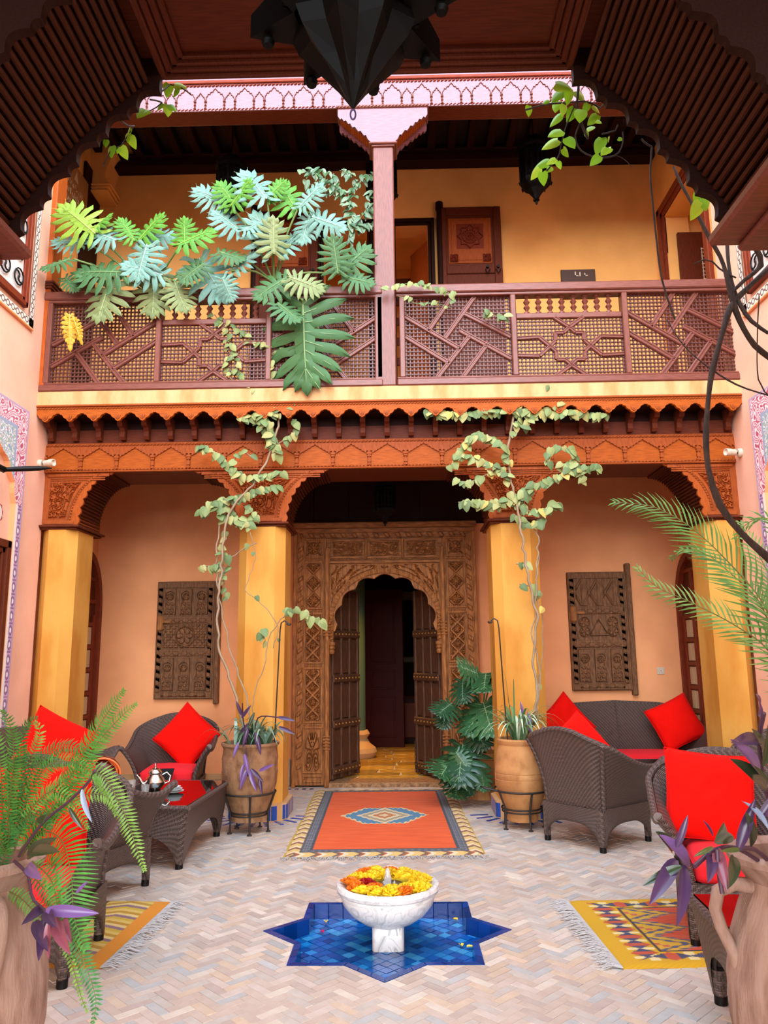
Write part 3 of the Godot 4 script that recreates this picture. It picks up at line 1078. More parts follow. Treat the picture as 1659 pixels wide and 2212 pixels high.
# rows of small pale written strokes, too worn to read
func strokes(parent: Node, p: Vector3, w: float, rows: int, h: float) -> void:
	var st := S()
	for r in rows:
		var x := -w / 2 * rnd(0.75, 1.0)
		while x < w / 2 * 0.95:
			var k := rnd(0.25, 0.5) * h
			mm(st, p.x + x, p.x + x + k * 0.35, p.y - r * h * 1.25, p.y - r * h * 1.25 + h * rnd(0.4, 0.75), p.z, p.z + 0.004)
			if rng.randf() < 0.7:
				mm(st, p.x + x, p.x + x + k, p.y - r * h * 1.25, p.y - r * h * 1.25 + h * 0.16, p.z, p.z + 0.004)
			x += k * 1.3
	obj("lettering", st, M.cream, parent).set_meta("kind", "stuff")

func upper_door(x0: float, x1: float, label: String, ox1: float, ox0: float) -> void:
	var t := thing("shutter_door", label, "door")
	var st := S()
	var w := x1 - x0
	var y1 := 7.36
	var y0 := 4.12
	var z := ZW + 0.02
	mm(st, x0, x1, y0, y1, z, z + 0.05, 0.006)
	obj("door_leaf", st, M.dark_wood, t)
	st = S()
	for q in [[x0, x0 + 0.1], [x1 - 0.1, x1]]:
		mm(st, q[0], q[1], y0, y1, z + 0.05, z + 0.075, 0.008)
	for yy in [y1 - 0.12, 6.4, 4.2]:
		mm(st, x0 + 0.1, x1 - 0.1, yy, yy + 0.12, z + 0.05, z + 0.073, 0.008)
	obj("door_frame", st, M.dark_wood, t)
	st = S()
	mm(st, x0 + 0.13, x1 - 0.13, 6.55, 7.2, z + 0.05, z + 0.062, 0.006)
	mm(st, x0 + 0.17, x1 - 0.17, 6.59, 7.16, z + 0.06, z + 0.07, 0.006)
	obj("raised_panel", st, M.carved_wood, t)
	st = S()
	relief(st, xf(Vector3((x0 + x1) / 2, 6.93, z + 0.072)), 0.36, 0.36, 60, 60, 0.02, func(x: float, y: float) -> float:
		var r := Vector2(x, y).length()
		var sq := minf(maxf(absf(x), absf(y)), (absf(x) + absf(y)) * 0.7071)
		var edge := 1.0 if absf(sq - 0.118) < 0.006 else 0.0
		var ringv := 0.8 if absf(r - 0.1) < 0.005 else 0.0
		var st8 := 0.7 if r < 0.095 and absf(sin(atan2(y, x) * 8.0) * sin(r * 90.0)) > 0.45 else 0.0
		return maxf(edge, maxf(ringv, st8)))
	obj("rosette_carving", st, M.red_wood, t)
	st = S()
	for sx in [-1.0, 1.0]:
		relief(st, xf(Vector3((x0 + x1) / 2 + sx * (w / 2 - 0.2), 6.62, z + 0.072)), 0.11, 0.11, 22, 22, 0.014, func(x: float, y: float) -> float: return h_scroll(x, y, 22.0))
	obj("corner_carving", st, M.red_wood, t)
	st = S()
	tube(st, [Vector3(x0 + 0.02, y0, z + 0.05), Vector3(x0 + 0.02, y1 + 0.06, z + 0.05)], 0.04, 10)
	tube(st, [Vector3(x0 + 0.02, y1 - 0.02, z + 0.05), Vector3(x0 + 0.02, y1 + 0.075, z + 0.05)], 0.052, 10)
	obj("pivot_post", st, M.joist_wood, t)
	for xx in [x1 - 0.2, x1 - 0.06]:
		st = S()
		tube(st, [Vector3(xx, 6.48, z + 0.08), Vector3(xx, 6.48, z + 0.11)], 0.02, 10)
		tube(st, [Vector3(xx - 0.03, 6.44, z + 0.1), Vector3(xx, 6.38, z + 0.105), Vector3(xx + 0.03, 6.44, z + 0.1)], 0.008, 6)
		obj("knocker", st, M.black_metal, t)
	# frame of the opening beside it
	st = S()
	for q in [[0.0, 0.05, 0.05], [0.05, 0.09, 0.03]]:
		var a := minf(ox0, ox1) - 0.09
		var b := maxf(ox0, ox1) + 0.09
		mm(st, a + q[0], a + q[1], 4.1, 7.24 - q[0], ZW, ZW + q[2], 0.008)
		mm(st, b - q[1], b - q[0], 4.1, 7.24 - q[0], ZW, ZW + q[2], 0.008)
		mm(st, a + q[0], b - q[0], 7.24 - q[1], 7.24 - q[0], ZW, ZW + q[2], 0.008)
	obj("opening_frame", st, M.joist_wood, t)

# turned lattice in the x-y plane, w by h about its centre: beads joined by rods
func lattice_into(st: SurfaceTool, w: float, h: float, pitch: float, r: float) -> void:
	var nx := maxi(1, int(w / pitch))
	var ny := maxi(1, int(h / pitch))
	var px := w / nx
	var py := h / ny
	for i in nx + 1:
		var x := -w / 2 + i * px
		box(st, Vector3(x, 0, 0), Vector3(r * 0.75, h, r * 0.75))
	for j in ny + 1:
		var y := -h / 2 + j * py
		box(st, Vector3(0, y, 0), Vector3(w, r * 0.75, r * 0.75))
	for i in nx + 1:
		for j in ny + 1:
			var c := Vector3(-w / 2 + i * px, -h / 2 + j * py, 0)
			bead(st, c, r)

func bead(st: SurfaceTool, c: Vector3, r: float) -> void:
	var n := 6
	for k in n:
		var a0 := TAU * k / n
		var a1 := TAU * (k + 1) / n
		var d0 := Vector3(cos(a0), sin(a0), 0) * r
		var d1 := Vector3(cos(a1), sin(a1), 0) * r
		var f := Vector3(0, 0, r * 0.8)
		quad(st, c + d0, c + d1, c + d1 * 0.6 + f, c + d0 * 0.6 + f)
		quad(st, c + d1, c + d0, c + d0 * 0.6 - f, c + d1 * 0.6 - f)
		tri(st, c + f, c + d0 * 0.6 + f, c + d1 * 0.6 + f)

func bar(st: SurfaceTool, a: Vector2, b: Vector2, w := 0.052) -> void:
	var c := (a + b) / 2
	var d := b - a
	var B := Basis(Vector3(0, 0, 1), d.angle())
	box(st, Vector3(c.x, c.y, 0.012), Vector3(d.length(), w, 0.03), 0.004, B)
	for s in [-1.0, 1.0]:
		var o: Vector2 = d.orthogonal().normalized() * s * w * 0.28
		box(st, Vector3(c.x + o.x, c.y + o.y, 0.028), Vector3(d.length(), w * 0.3, 0.014), 0.004, B)

func railing() -> void:
	var W := 1.06
	var H := 0.86
	# shared meshes
	var st := S()
	lattice_into(st, W - 0.02, H - 0.02, 0.0385, 0.0168)
	st.generate_normals()
	var lat_full := st.commit()
	st = S()
	lattice_into(st, W - 0.02, 0.62, 0.0385, 0.0168)
	st.generate_normals()
	var lat_low := st.commit()
	var B1 := [[0.45, 0, 0.22, 0.42], [0.67, 0, 0.37, 0.52], [0.61, 0.49, 0.29, 1], [0.77, 0.6, 0.53, 1], [0, 0.23, 0.52, 0.65], [0, 0.48, 0.41, 0.82], [0.57, 0.21, 1, 0.51], [0.52, 0.42, 1, 0.78]]
	for bay in 2:
		var xa: float = [-3.52, 0.05][bay]
		var label: String = ["carved wooden balcony railing half covered by the philodendron", "carved wooden balcony railing with the turned balusters in clear view, under the small brown board"][bay]
		var t := thing("balcony_railing", label, "railing")
		var xe := xa + 3 * W + 2 * 0.055 + 0.11
		st = S()
		mm(st, xa - 0.03, xe, 5.075, 5.165, -7.36, ZB + 0.02, 0.012)
		mm(st, xa - 0.03, xe, 5.045, 5.075, -7.34, ZB, 0.006)
		obj("top_rail", st, M.rail_wood, t)
		st = S()
		mm(st, xa - 0.03, xe, 4.105, 4.175, -7.36, ZB + 0.01, 0.01)
		mm(st, xa - 0.03, xe, 4.175, 4.195, -7.34, ZB - 0.005, 0.006)
		obj("bottom_rail", st, M.rail_wood, t)
		for k in 4:
			st = S()
			var x := xa + k * (W + 0.055)
			mm(st, x, x + 0.055, 4.19, 5.05, -7.345, ZB, 0.008)
			obj("post", st, M.rail_wood_v, t)
		for k in 3:
			var xc := xa + 0.055 + W / 2 + k * (W + 0.055)
			var pn := node("panel", t, xf(Vector3(xc, 4.62, -7.29)))
			if k != 1:
				put("lattice", lat_full, M.lattice_wood, pn)
				for q in B1:
					st = S()
					var flip := -1.0 if bay == 0 else 1.0
					bar(st, Vector2((q[0] - 0.5) * W * flip, (0.5 - q[1]) * H), Vector2((q[2] - 0.5) * W * flip, (0.5 - q[3]) * H))
					obj("moulded_bar", st, M.rail_wood, pn)
			else:
				put("lattice", lat_low, M.lattice_wood, pn, xf(Vector3(0, -0.115, 0)))
				st = S()
				box(st, Vector3(0, 0.21, 0.01), Vector3(W, 0.06, 0.05), 0.008)
				obj("middle_rail", st, M.rail_wood, pn)
				# row of flat turned balusters
				for i in 9:
					st = S()
					var x := -W / 2 + (i + 0.5) * W / 9 + W / 18
					if i == 8:
						continue
					lathe(st, [Vector2(0.0, -0.095), Vector2(0.03, -0.095), Vector2(0.03, -0.08), Vector2(0.012, -0.07), Vector2(0.02, -0.05), Vector2(0.034, -0.03), Vector2(0.02, -0.008), Vector2(0.014, 0.0), Vector2(0.02, 0.008), Vector2(0.034, 0.03), Vector2(0.02, 0.05), Vector2(0.012, 0.07), Vector2(0.03, 0.08), Vector2(0.03, 0.095), Vector2(0.0, 0.095)], 8, xf(Vector3(x, 0.335, 0)))
					obj("baluster", st, M.rail_wood_v, pn)
				var cy := -0.115
				var R := 0.2
				var star_pts := []
				for i in 16:
					var a := TAU * i / 16.0 + PI / 2
					star_pts.append(Vector2(cos(a), sin(a)) * (R if i % 2 == 0 else R * 0.765) + Vector2(0, cy))
				for i in 16:
					st = S()
					bar(st, star_pts[i], star_pts[(i + 1) % 16], 0.04)
					obj("star_bar", st, M.rail_wood, pn)
				for sx in [-1.0, 1.0]:
					for seg in [[Vector2(sx * 0.2, cy), Vector2(sx * 0.31, cy + 0.1)], [Vector2(sx * 0.31, cy + 0.1), Vector2(sx * 0.53, cy + 0.09)], [Vector2(sx * 0.2, cy), Vector2(sx * 0.31, cy - 0.1)], [Vector2(sx * 0.31, cy - 0.1), Vector2(sx * 0.53, cy - 0.09)], [Vector2(0, cy + 0.2), Vector2(sx * 0.15, cy + 0.31)], [Vector2(0, cy - 0.2), Vector2(sx * 0.15, cy - 0.31)]]:
						st = S()
						bar(st, seg[0], seg[1], 0.042)
						obj("moulded_bar", st, M.rail_wood, pn)

func panel_frame(st: SurfaceTool, x0: float, x1: float, y0: float, y1: float, z: float, w := 0.02, d := 0.014) -> void:
	mm(st, x0, x1, y1 - w, y1, z, z + d, 0.004)
	mm(st, x0, x1, y0, y0 + w, z, z + d, 0.004)
	mm(st, x0, x0 + w, y0 + w, y1 - w, z, z + d, 0.004)
	mm(st, x1 - w, x1, y0 + w, y1 - w, z, z + d, 0.004)

func carved(parent: Node, x0: float, x1: float, y0: float, y1: float, z: float, depth: float, cell: float, f: Callable, m: Material, called := "carved_panel") -> void:
	var st := S()
	relief(st, xf(Vector3((x0 + x1) / 2, (y0 + y1) / 2, z)), x1 - x0, y1 - y0, int((x1 - x0) / cell), int((y1 - y0) / cell), depth, f)
	obj(called, st, m, parent)

func arch_point(i: int, n: int) -> Vector2:
	# inner outline of the doorway arch: from the foot on one side, over the crown, to the other
	var t := float(i) / n
	var a := PI * (1.0 - t)
	var ang := absf(a - PI / 2)
	var q := Vector2(cos(a) * 0.6, 1.86 + sin(a) * 0.56)
	if absf(q.x) < 0.33:
		q.y += 0.02
	var lobe := absf(sin(t * 7.0 * PI))
	var nrm := Vector2(cos(a), sin(a))
	return q + nrm * (lobe - 0.6) * 0.045

func doorway() -> void:
	var zf := -9.27
	var cx := -0.163
	var t := thing("carved_doorway", "tall antique carved wooden doorway with a scalloped arch and two open studded leaves", "doorway", xf(Vector3(cx, 0, 0)))
	var z := zf
	# massive frame: outer stiles, top, inner posts
	for s in [-1.0, 1.0]:
		var st := S()
		mm(st, s * 1.1, s * 0.7, 0.02, 3.08, ZW - 0.15, z, 0.01)
		obj("side_frame", st, M.old_wood, t)
		st = S()
		mm(st, s * 1.105, s * 1.06, 0.0, 3.08, ZW, z + 0.025, 0.008)
		mm(st, s * 0.725, s * 0.665, 0.0, 2.78, ZW, z + 0.05, 0.012)
		mm(st, s * 0.712, s * 0.678, 0.02, 2.78, z + 0.05, z + 0.06, 0.004)
		obj("door_post", st, M.old_wood, t)
		# little turned rings on the inner post
		st = S()
		for yb in [0.42, 1.72]:
			for k in 5:
				mm(st, s * 0.74, s * 0.65, yb + k * 0.035, yb + 0.02 + k * 0.035, z + 0.03, z + 0.068, 0.008)
		obj("post_ring", st, M.old_wood, t)
		# wavy border strip
		var sv: float = s
		carved(t, minf(s * 1.05, s * 0.985), maxf(s * 1.05, s * 0.985), 0.2, 2.86, z + 0.001, 0.02, 0.009, func(x: float, y: float) -> float:
			return sstep(0.1, 0.6, sin(y * 52.0 + x * sv * 40.0)), M.old_wood, "border_strip")
		# five panels, from the bottom
		var ys := [[0.06, 0.14], [0.16, 0.68], [0.72, 1.36], [1.4, 2.0], [2.04, 2.62], [2.66, 2.9]]
		for k in ys.size():
			var a := minf(s * 0.96, s * 0.76)
			var b := maxf(s * 0.96, s * 0.76)
			var st2 := S()
			panel_frame(st2, a - 0.015, b + 0.015, ys[k][0], ys[k][1], z, 0.022, 0.02)
			if k < 5 and k > 0:
				rope(st2, a - 0.01, b + 0.01, ys[k][1] + 0.02, z + 0.008, 0.01, 0.03)
			obj("panel_frame", st2, M.old_wood, t)
			if k == 0:
				continue
			var w := b - a - 0.03
			var h: float = ys[k][1] - ys[k][0] - 0.06
			var f := func(x: float, y: float) -> float: return h_palm(x, y, w, h)
			if k == 2 or k == 3:
				f = func(x: float, y: float) -> float: return h_lattice(x, y, 0.17)
			elif k == 4:
				f = func(x: float, y: float) -> float:
					var yy := fposmod(y + 0.5, 0.21) - 0.105
					return maxf(h_rosette(x, yy, 0.06, 10), 0.8 * sstep(0.02, 0.008, absf(absf(x) + absf(yy) - 0.095)))
			elif k == 5:
				f = func(x: float, y: float) -> float: return maxf(h_rosette(x, y, 0.07, 8), 0.8 * sstep(0.012, 0.004, absf(absf(x) - absf(y))))
			carved(t, a + 0.015, b - 0.015, ys[k][0] + 0.03, ys[k][1] - 0.03, z + 0.001, 0.038, 0.006, f, M.old_wood)
	var st := S()
	mm(st, -0.7, 0.7, 2.6, 3.08, ZW - 0.15, z - 0.002, 0.0)
	obj("lintel_block", st, M.old_wood_h, t)
	st = S()
	mm(st, -1.12, 1.12, 3.02, 3.09, ZW, z + 0.07, 0.012)
	mm(st, -1.1, 1.1, 2.96, 3.02, ZW, z + 0.045, 0.01)
	obj("top_moulding", st, M.old_wood_h, t)
	carved(t, -1.02, 1.02, 2.9, 2.96, z + 0.03, 0.02, 0.009, func(x: float, y: float) -> float: return sstep(0.0, 0.6, sin(x * 48.0 + y * 30.0)), M.old_wood_h, "border_strip")
	# three panels over the arch
	for k in 3:
		var a := -0.65 + k * 0.445
		st = S()
		panel_frame(st, a, a + 0.41, 2.65, 2.88, z, 0.02, 0.02)
		obj("panel_frame", st, M.old_wood_h, t)
		carved(t, a + 0.03, a + 0.38, 2.68, 2.85, z + 0.001, 0.018, 0.006, func(x: float, y: float) -> float: return h_scroll(x, y, 9.0, k * 5.0), M.old_wood_h)
		if k > 0:
			st = S()
			mm(st, a - 0.035, a - 0.003, 2.64, 2.89, z, z + 0.04, 0.012)
			obj("panel_divider", st, M.old_wood, t)
	st = S()
	mm(st, -0.68, 0.68, 2.585, 2.625, z - 0.1, z + 0.03, 0.01)
	rope(st, -0.67, 0.67, 2.64, z + 0.01, 0.011, 0.03)
	obj("cross_moulding", st, M.old_wood_h, t)
	# spandrel with the scalloped arch cut out
	var n := 84
	var L := PackedVector2Array([Vector2(-0.67, 2.59), Vector2(-0.67, 1.78), Vector2(-0.6, 1.78)])
	for i in n / 2 + 1:
		L.append(arch_point(i, n))
	L.append(Vector2(0, 2.59))
	var R := PackedVector2Array()
	for q in L:
		R.append(Vector2(-q.x, q.y))
	for q in [L, R]:
		st = S()
		prism(st, q, z - 0.08, z + 0.004)
		obj("scalloped_spandrel", st, M.old_wood, t)
	# relief over the spandrel
	for s in [-1.0, 1.0]:
		var fs: float = s
		st = S()
		grid(st, 90, 60, func(u: float, v: float) -> Vector3:
			var a := lerpf(0.06, PI / 2, u)
			var lim := minf(0.63 / maxf(cos(a), 0.01), (2.58 - 1.86) / maxf(sin(a), 0.01))
			var r := lerpf(0.61, maxf(lim, 0.615), v)
			var p := Vector2(cos(a) * r * 1.04, 1.86 + sin(a) * r)
			var h := 0.0
			if r < 0.66:
				h = 0.03 * (0.5 + 0.5 * absf(sin(a * 40.0)))
			elif r < 0.672 or lim - r < 0.012:
				h = 0.004
			else:
				h = 0.034 * sstep(0.25, 0.6, absf(sin(atan2(p.y - 1.9, p.x - 0.66) * 11.0) * sin(r * 26.0) + 0.35 * h_scroll(p.x, p.y, 7.0)))
			return Vector3(fs * p.x, p.y, z + 0.005 + h), 1.0, 1.0, s < 0, false)
		obj("spandrel_carving", st, M.old_wood, t)
		# hanging side brackets at the feet of the arch
		carved(t, minf(s * 0.67, s * 0.615), maxf(s * 0.67, s * 0.615), 1.64, 2.0, z + 0.0, 0.035, 0.006, func(x: float, y: float) -> float:
			var sp := Vector2(x, fposmod(y, 0.11) - 0.055)
			return 0.4 + 0.6 * absf(sin(sp.length() * 90.0 + atan2(sp.y, sp.x))), M.old_wood, "scroll_bracket")
		st = S()
		lathe(st, [Vector2(0.0, 0.0), Vector2(0.028, 0.015), Vector2(0.034, 0.04), Vector2(0.026, 0.06), Vector2(0.04, 0.08), Vector2(0.03, 0.1), Vector2(0.042, 0.12), Vector2(0.036, 0.15), Vector2(0.0, 0.155)], 12, xf(Vector3(s * 0.635, 1.5, z + 0.02)))
		obj("pendant", st, M.old_wood, t)
	# threshold
	st = S()
	mm(st, -0.72, 0.72, -0.05, 0.05, ZW - 0.2, z + 0.02, 0.01)
	obj("threshold", st, M.brick_step, t)
	for k in 5:
		st = S(lin("1f3470", 0.2))
		box(st, Vector3(cx - 1.2 + k * 0.085, 0.001, z + 0.1), Vector3(0.045, 0.006, 0.05), 0.001)
		obj("tile", st, M.zellige, floor_node)
	# leaves, opened inwards
	for s in [-1.0, 1.0]:
		var hinge := Vector3(s * 0.66, 0, z - 0.12)
		var yaw: float = -s * deg_to_rad(62.0)
		var leaf := node("door_leaf", t, xf(hinge, yaw))
		var dir: float = -s
		var W := 0.62
		st = S()
		mm(st, 0, dir * W, 0.06, 2.3, -0.05, 0.0, 0.006)
		obj("leaf_board", st, M.leaf_door_wood, leaf)
		for r in 4:
			var y := 0.16 + r * 0.53
			for c in 3:
				st = S()
				var xa := dir * (0.05 + c * 0.19)
				mm(st, xa, xa + dir * 0.15, y + 0.06, y + 0.46, 0.0, 0.016, 0.006)
				obj("plank", st, M.leaf_door_wood, leaf)
			st = S()
			mm(st, dir * 0.0, dir * W, y - 0.045, y + 0.045, 0.0, 0.045, 0.012)
			obj("cross_rail", st, M.leaf_door_wood, leaf)
			for c in 8:
				st = S()
				lathe(st, [Vector2(0.012, 0.0), Vector2(0.011, 0.006), Vector2(0.005, 0.012), Vector2(0, 0.013)], 8, Transform3D(Basis(Vector3(1, 0, 0), PI / 2), Vector3(dir * (0.04 + c * 0.077), y, 0.045)))
				obj("stud", st, M.brass, leaf)
		st = S()
		for c in 4:
			mm(st, dir * (0.0 + c * 0.19), dir * (0.05 + c * 0.19), 0.06, 2.3, 0.0, 0.03, 0.008)
		obj("upright", st, M.leaf_door_wood, leaf)
		if s > 0:
			st = S()
			for k in 9:
				var c := Vector3(dir * 0.56, 0.42 - k * 0.04, 0.06)
				var pts := []
				for j in 9:
					var a := TAU * j / 8.0
					pts.append(c + Vector3(cos(a) * 0.011 * (k % 2), sin(a) * 0.022, cos(a) * 0.011 * ((k + 1) % 2)))
				tube(st, pts, 0.004, 5, false)
			obj("chain", st, M.iron, leaf)
	# dark boarded wall above the doorway
	st = S()
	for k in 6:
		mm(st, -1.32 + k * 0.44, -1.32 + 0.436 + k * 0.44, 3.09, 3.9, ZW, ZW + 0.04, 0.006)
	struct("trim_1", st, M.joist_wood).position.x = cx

func near_arch() -> void:
	var t := thing("near_arch", "broad dark wooden arch with ribbed scalloped soffits framing the whole courtyard", "arch")
	var z1 := -2.3
	var z0 := -1.8
	var cx := -0.085
	for s in [-1.0, 1.0]:
		var n := node("bracket", t)
		near_bracket(n, cx, s, z0, z1)
		var st := S()
		mm(st, cx + s * 1.2, cx + s * 1.79, 2.77, 2.795, z1 - 0.02, z0 + 0.02, 0.008)
		mm(st, cx + s * 1.112, cx + s * 1.83, 2.795, 2.835, z1 - 0.03, z0 + 0.05, 0.01)
		obj("capital_moulding", st, M.rail_wood, n)
	var st := S()
	mm(st, XL, XR, 3.5, 3.9, z1, z0, 0.0)
	obj("beam_core", st, M.dark_wood_h, t)
	# flat soffit panel with mouldings round it
	st = S()
	mm(st, cx - 0.66, cx + 0.66, 3.497, 3.53, z1 + 0.05, z0 - 0.0)
	obj("soffit_panel", st, M.soffit_wood, t)
	st = S()
	for k in 4:
		var w := 0.022
		var y := 3.435 + k * 0.014
		for s in [-1.0, 1.0]:
			mm(st, cx + s * (0.7 - k * w), cx + s * (0.7 - k * w - w), y, 3.5, z1, z0, 0.005)
		mm(st, cx - 0.69, cx + 0.69, y, 3.5, z1 + k * 0.014, z1 + 0.015 + k * 0.014, 0.004)
	obj("soffit_moulding", st, M.dark_wood_z, t)
	for s in [-1.0, 1.0]:
		var c := thing("near_column", ["yellow column of the near gallery carrying the ribbed arch above the fern", "yellow column of the near gallery carrying the ribbed arch, its edge just in view above the branch"][0 if s < 0 else 1], "column")
		st = S()
		mm(st, cx + s * 1.262, cx + s * 1.73, 0, 2.79, z1 + 0.02, z0 - 0.02, 0.04)
		obj("shaft", st, M.yellow_plaster, c)
		st = S()
		mm(st, cx + s * 1.22, cx + s * 1.77, 0, 0.15, z1 - 0.02, z0 + 0.02, 0.02)
		obj("plinth", st, M.band_plaster, c)

func near_bracket(n: Node, cx: float, s: float, z0: float, z1: float) -> void:
	# arch edge from the beam (|x| = 0.7) down to the column (|x| = 1.14)
	var cur := func(t: float, off: float) -> Vector2:
		var p0 := Vector2(0.7, 3.375)
		var p1 := Vector2(0.96, 3.17)
		var p2 := Vector2(1.15, 2.83)
		var q := p0.lerp(p1, t).lerp(p1.lerp(p2, t), t)
		var tg := (p1.lerp(p2, t) - p0.lerp(p1, t)).normalized()
		return q + Vector2(-tg.y, tg.x) * off
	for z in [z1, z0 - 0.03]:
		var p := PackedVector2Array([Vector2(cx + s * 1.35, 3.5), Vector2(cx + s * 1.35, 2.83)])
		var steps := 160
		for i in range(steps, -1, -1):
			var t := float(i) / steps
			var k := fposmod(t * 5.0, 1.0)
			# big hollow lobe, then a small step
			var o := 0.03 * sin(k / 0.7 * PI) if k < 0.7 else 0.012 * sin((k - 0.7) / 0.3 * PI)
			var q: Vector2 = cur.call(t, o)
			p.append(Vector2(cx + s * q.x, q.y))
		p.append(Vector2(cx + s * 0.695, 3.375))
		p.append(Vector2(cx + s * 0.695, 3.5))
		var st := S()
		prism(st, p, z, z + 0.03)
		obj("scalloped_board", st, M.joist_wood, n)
	var m := PackedVector2Array([Vector2(cx + s * 1.22, 3.5), Vector2(cx + s * 1.22, 2.83)])
	for i in range(20, -1, -1):
		var q: Vector2 = cur.call(i / 20.0, 0.085)
		m.append(Vector2(cx + s * q.x, minf(q.y, 3.49)))
	m.append(Vector2(cx + s * 0.76, 3.5))
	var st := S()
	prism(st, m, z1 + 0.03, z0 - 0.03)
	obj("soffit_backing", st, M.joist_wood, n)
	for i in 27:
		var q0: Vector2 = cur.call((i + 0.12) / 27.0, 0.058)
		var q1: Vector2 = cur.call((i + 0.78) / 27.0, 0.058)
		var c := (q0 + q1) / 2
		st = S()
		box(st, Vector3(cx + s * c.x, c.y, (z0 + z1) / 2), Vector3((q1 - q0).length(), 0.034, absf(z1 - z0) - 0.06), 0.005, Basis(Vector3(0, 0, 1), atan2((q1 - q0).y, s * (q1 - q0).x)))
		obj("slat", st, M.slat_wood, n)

func hall() -> void:
	# dim room behind the doorway: flagged floor, green column, red door leaf, far lamp
	var y := 0.05
	var st := S()
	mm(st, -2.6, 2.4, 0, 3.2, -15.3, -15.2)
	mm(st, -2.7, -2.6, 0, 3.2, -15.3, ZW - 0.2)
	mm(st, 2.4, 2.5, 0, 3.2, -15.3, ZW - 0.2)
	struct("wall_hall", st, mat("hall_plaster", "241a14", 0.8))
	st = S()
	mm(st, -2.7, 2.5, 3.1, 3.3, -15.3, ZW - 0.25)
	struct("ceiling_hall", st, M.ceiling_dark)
	st = S()
	mm(st, -2.7, 2.5, -0.2, y - 0.012, -15.3, ZW - 0.1)
	var fl := struct("floor_hall", st, M.mortar)
	# irregular flagstones
	var z := ZW - 0.12
	var row := 0
	var cols := ["d9a63a", "c99830", "e0b048", "b98c2c", "d0a040"]
	while z > -14.5:
		var dz := rnd(0.2, 0.36)
		var x := -1.6 - rnd(0, 0.3)
		while x < 1.5:
			var dx := rnd(0.35, 0.8)
			var q := PackedVector2Array([Vector2(x + 0.008, z - dz + rnd(0, 0.04)), Vector2(x + dx / 2, z - dz + rnd(-0.01, 0.03)), Vector2(x + dx - 0.008, z - dz + rnd(0, 0.04)), Vector2(x + dx - 0.008 - rnd(0, 0.03), z - rnd(0.01, 0.04)), Vector2(x + dx / 2, z - rnd(0.0, 0.03)), Vector2(x + 0.008 + rnd(0, 0.03), z - rnd(0.01, 0.04))])
			st = S(lin(cols[rng.randi() % 5], 0.15))
			plan(st, q, y - 0.015, y + rnd(-0.004, 0.004))
			obj("flagstone", st, M.stone, fl)
			x += dx
		z -= dz
	var t := thing("hall_column", "dull green column with a rounded stone base inside the dark hall", "column", xf(Vector3(-0.64, y, -11.5)))
	st = S()
	tube(st, [Vector3(0, 0.35, 0), Vector3(0, 3.0, 0)], 0.14, 16)
	obj("shaft", st, mat("hall_green", "56705c", 0.6), t)
	st = S()
	lathe(st, [Vector2(0, 0.38), Vector2(0.17, 0.38), Vector2(0.2, 0.33), Vector2(0.16, 0.27), Vector2(0.2, 0.2), Vector2(0.28, 0.14), Vector2(0.3, 0.08), Vector2(0.28, 0.03), Vector2(0.26, 0.0)], 20)
	obj("base_block", st, M.band_plaster, t)
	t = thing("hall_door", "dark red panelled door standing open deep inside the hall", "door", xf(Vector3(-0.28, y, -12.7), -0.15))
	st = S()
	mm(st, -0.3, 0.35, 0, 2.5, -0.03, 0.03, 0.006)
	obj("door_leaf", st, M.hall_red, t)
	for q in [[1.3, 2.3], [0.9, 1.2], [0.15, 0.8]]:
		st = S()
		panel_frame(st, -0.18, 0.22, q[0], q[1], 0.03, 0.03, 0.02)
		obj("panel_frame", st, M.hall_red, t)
	t = thing("hall_arch", "pale arched niche frame on the far wall of the hall", "arch", xf(Vector3(0.15, y, -15.1)))
	st = S()
	var o := PackedVector2Array([Vector2(-0.85, 1.4), Vector2(-0.85, 2.3)])
	for i in 9:
		var a := PI - PI * i / 8.0
		o.append(Vector2(cos(a) * 0.85, 2.3 + sin(a) * 0.35))
	o.append(Vector2(0.85, 1.4))
	o.append(Vector2(0.62, 1.4))
	for i in 9:
		var a := PI * i / 8.0
		o.append(Vector2(cos(a) * 0.62, 2.25 + sin(a) * 0.25))
	o.append(Vector2(-0.62, 1.4))
	prism(st, o, -0.1, 0.06)
	mm(st, -0.9, 0.9, 1.3, 1.4, -0.1, 0.12, 0.02)
	obj("arch_frame", st, mat("hall_grey", "8b8a80", 0.7), t)
	st = S()
	mm(st, -0.62, 0.62, 1.4, 2.5, -0.09, -0.08)
	obj("niche_back", st, M.black_void, t)
	t = thing("table_lamp", "cream cone lamp shade glimpsed in the dark hall", "lamp", xf(Vector3(-0.1, 0.8, -13.6), 0, 0, 0, 0.7))
	st = S()
	lathe(st, [Vector2(0.2, 0.0), Vector2(0.08, 0.3), Vector2(0.0, 0.3)], 20, xf(Vector3(0, 0.3, 0)))
	obj("lamp_shade", st, mat("shade", "6a6250", 0.9), t)
	st = S()
	tube(st, [Vector3(0, 0, 0), Vector3(0, 0.45, 0)], [0.08, 0.03, 0.03], 12)
	obj("lamp_base", st, M.brass, t)
	t = thing("hall_chest", "dark low chest under the lamp in the hall", "chest", xf(Vector3(-0.2, y, -13.4)))
	st = S()
	mm(st, -0.5, 0.6, 0, 0.75, -0.25, 0.25, 0.015)
	obj("chest_body", st, M.joist_wood, t)
	st = S()
	for k in 2:
		mm(st, -0.45 + k * 0.55, 0.0 + k * 0.55, 0.1, 0.65, 0.25, 0.265, 0.008)
	obj("door_panel", st, M.dark_wood, t)
	# small ceiling spotlights
	var i := 0
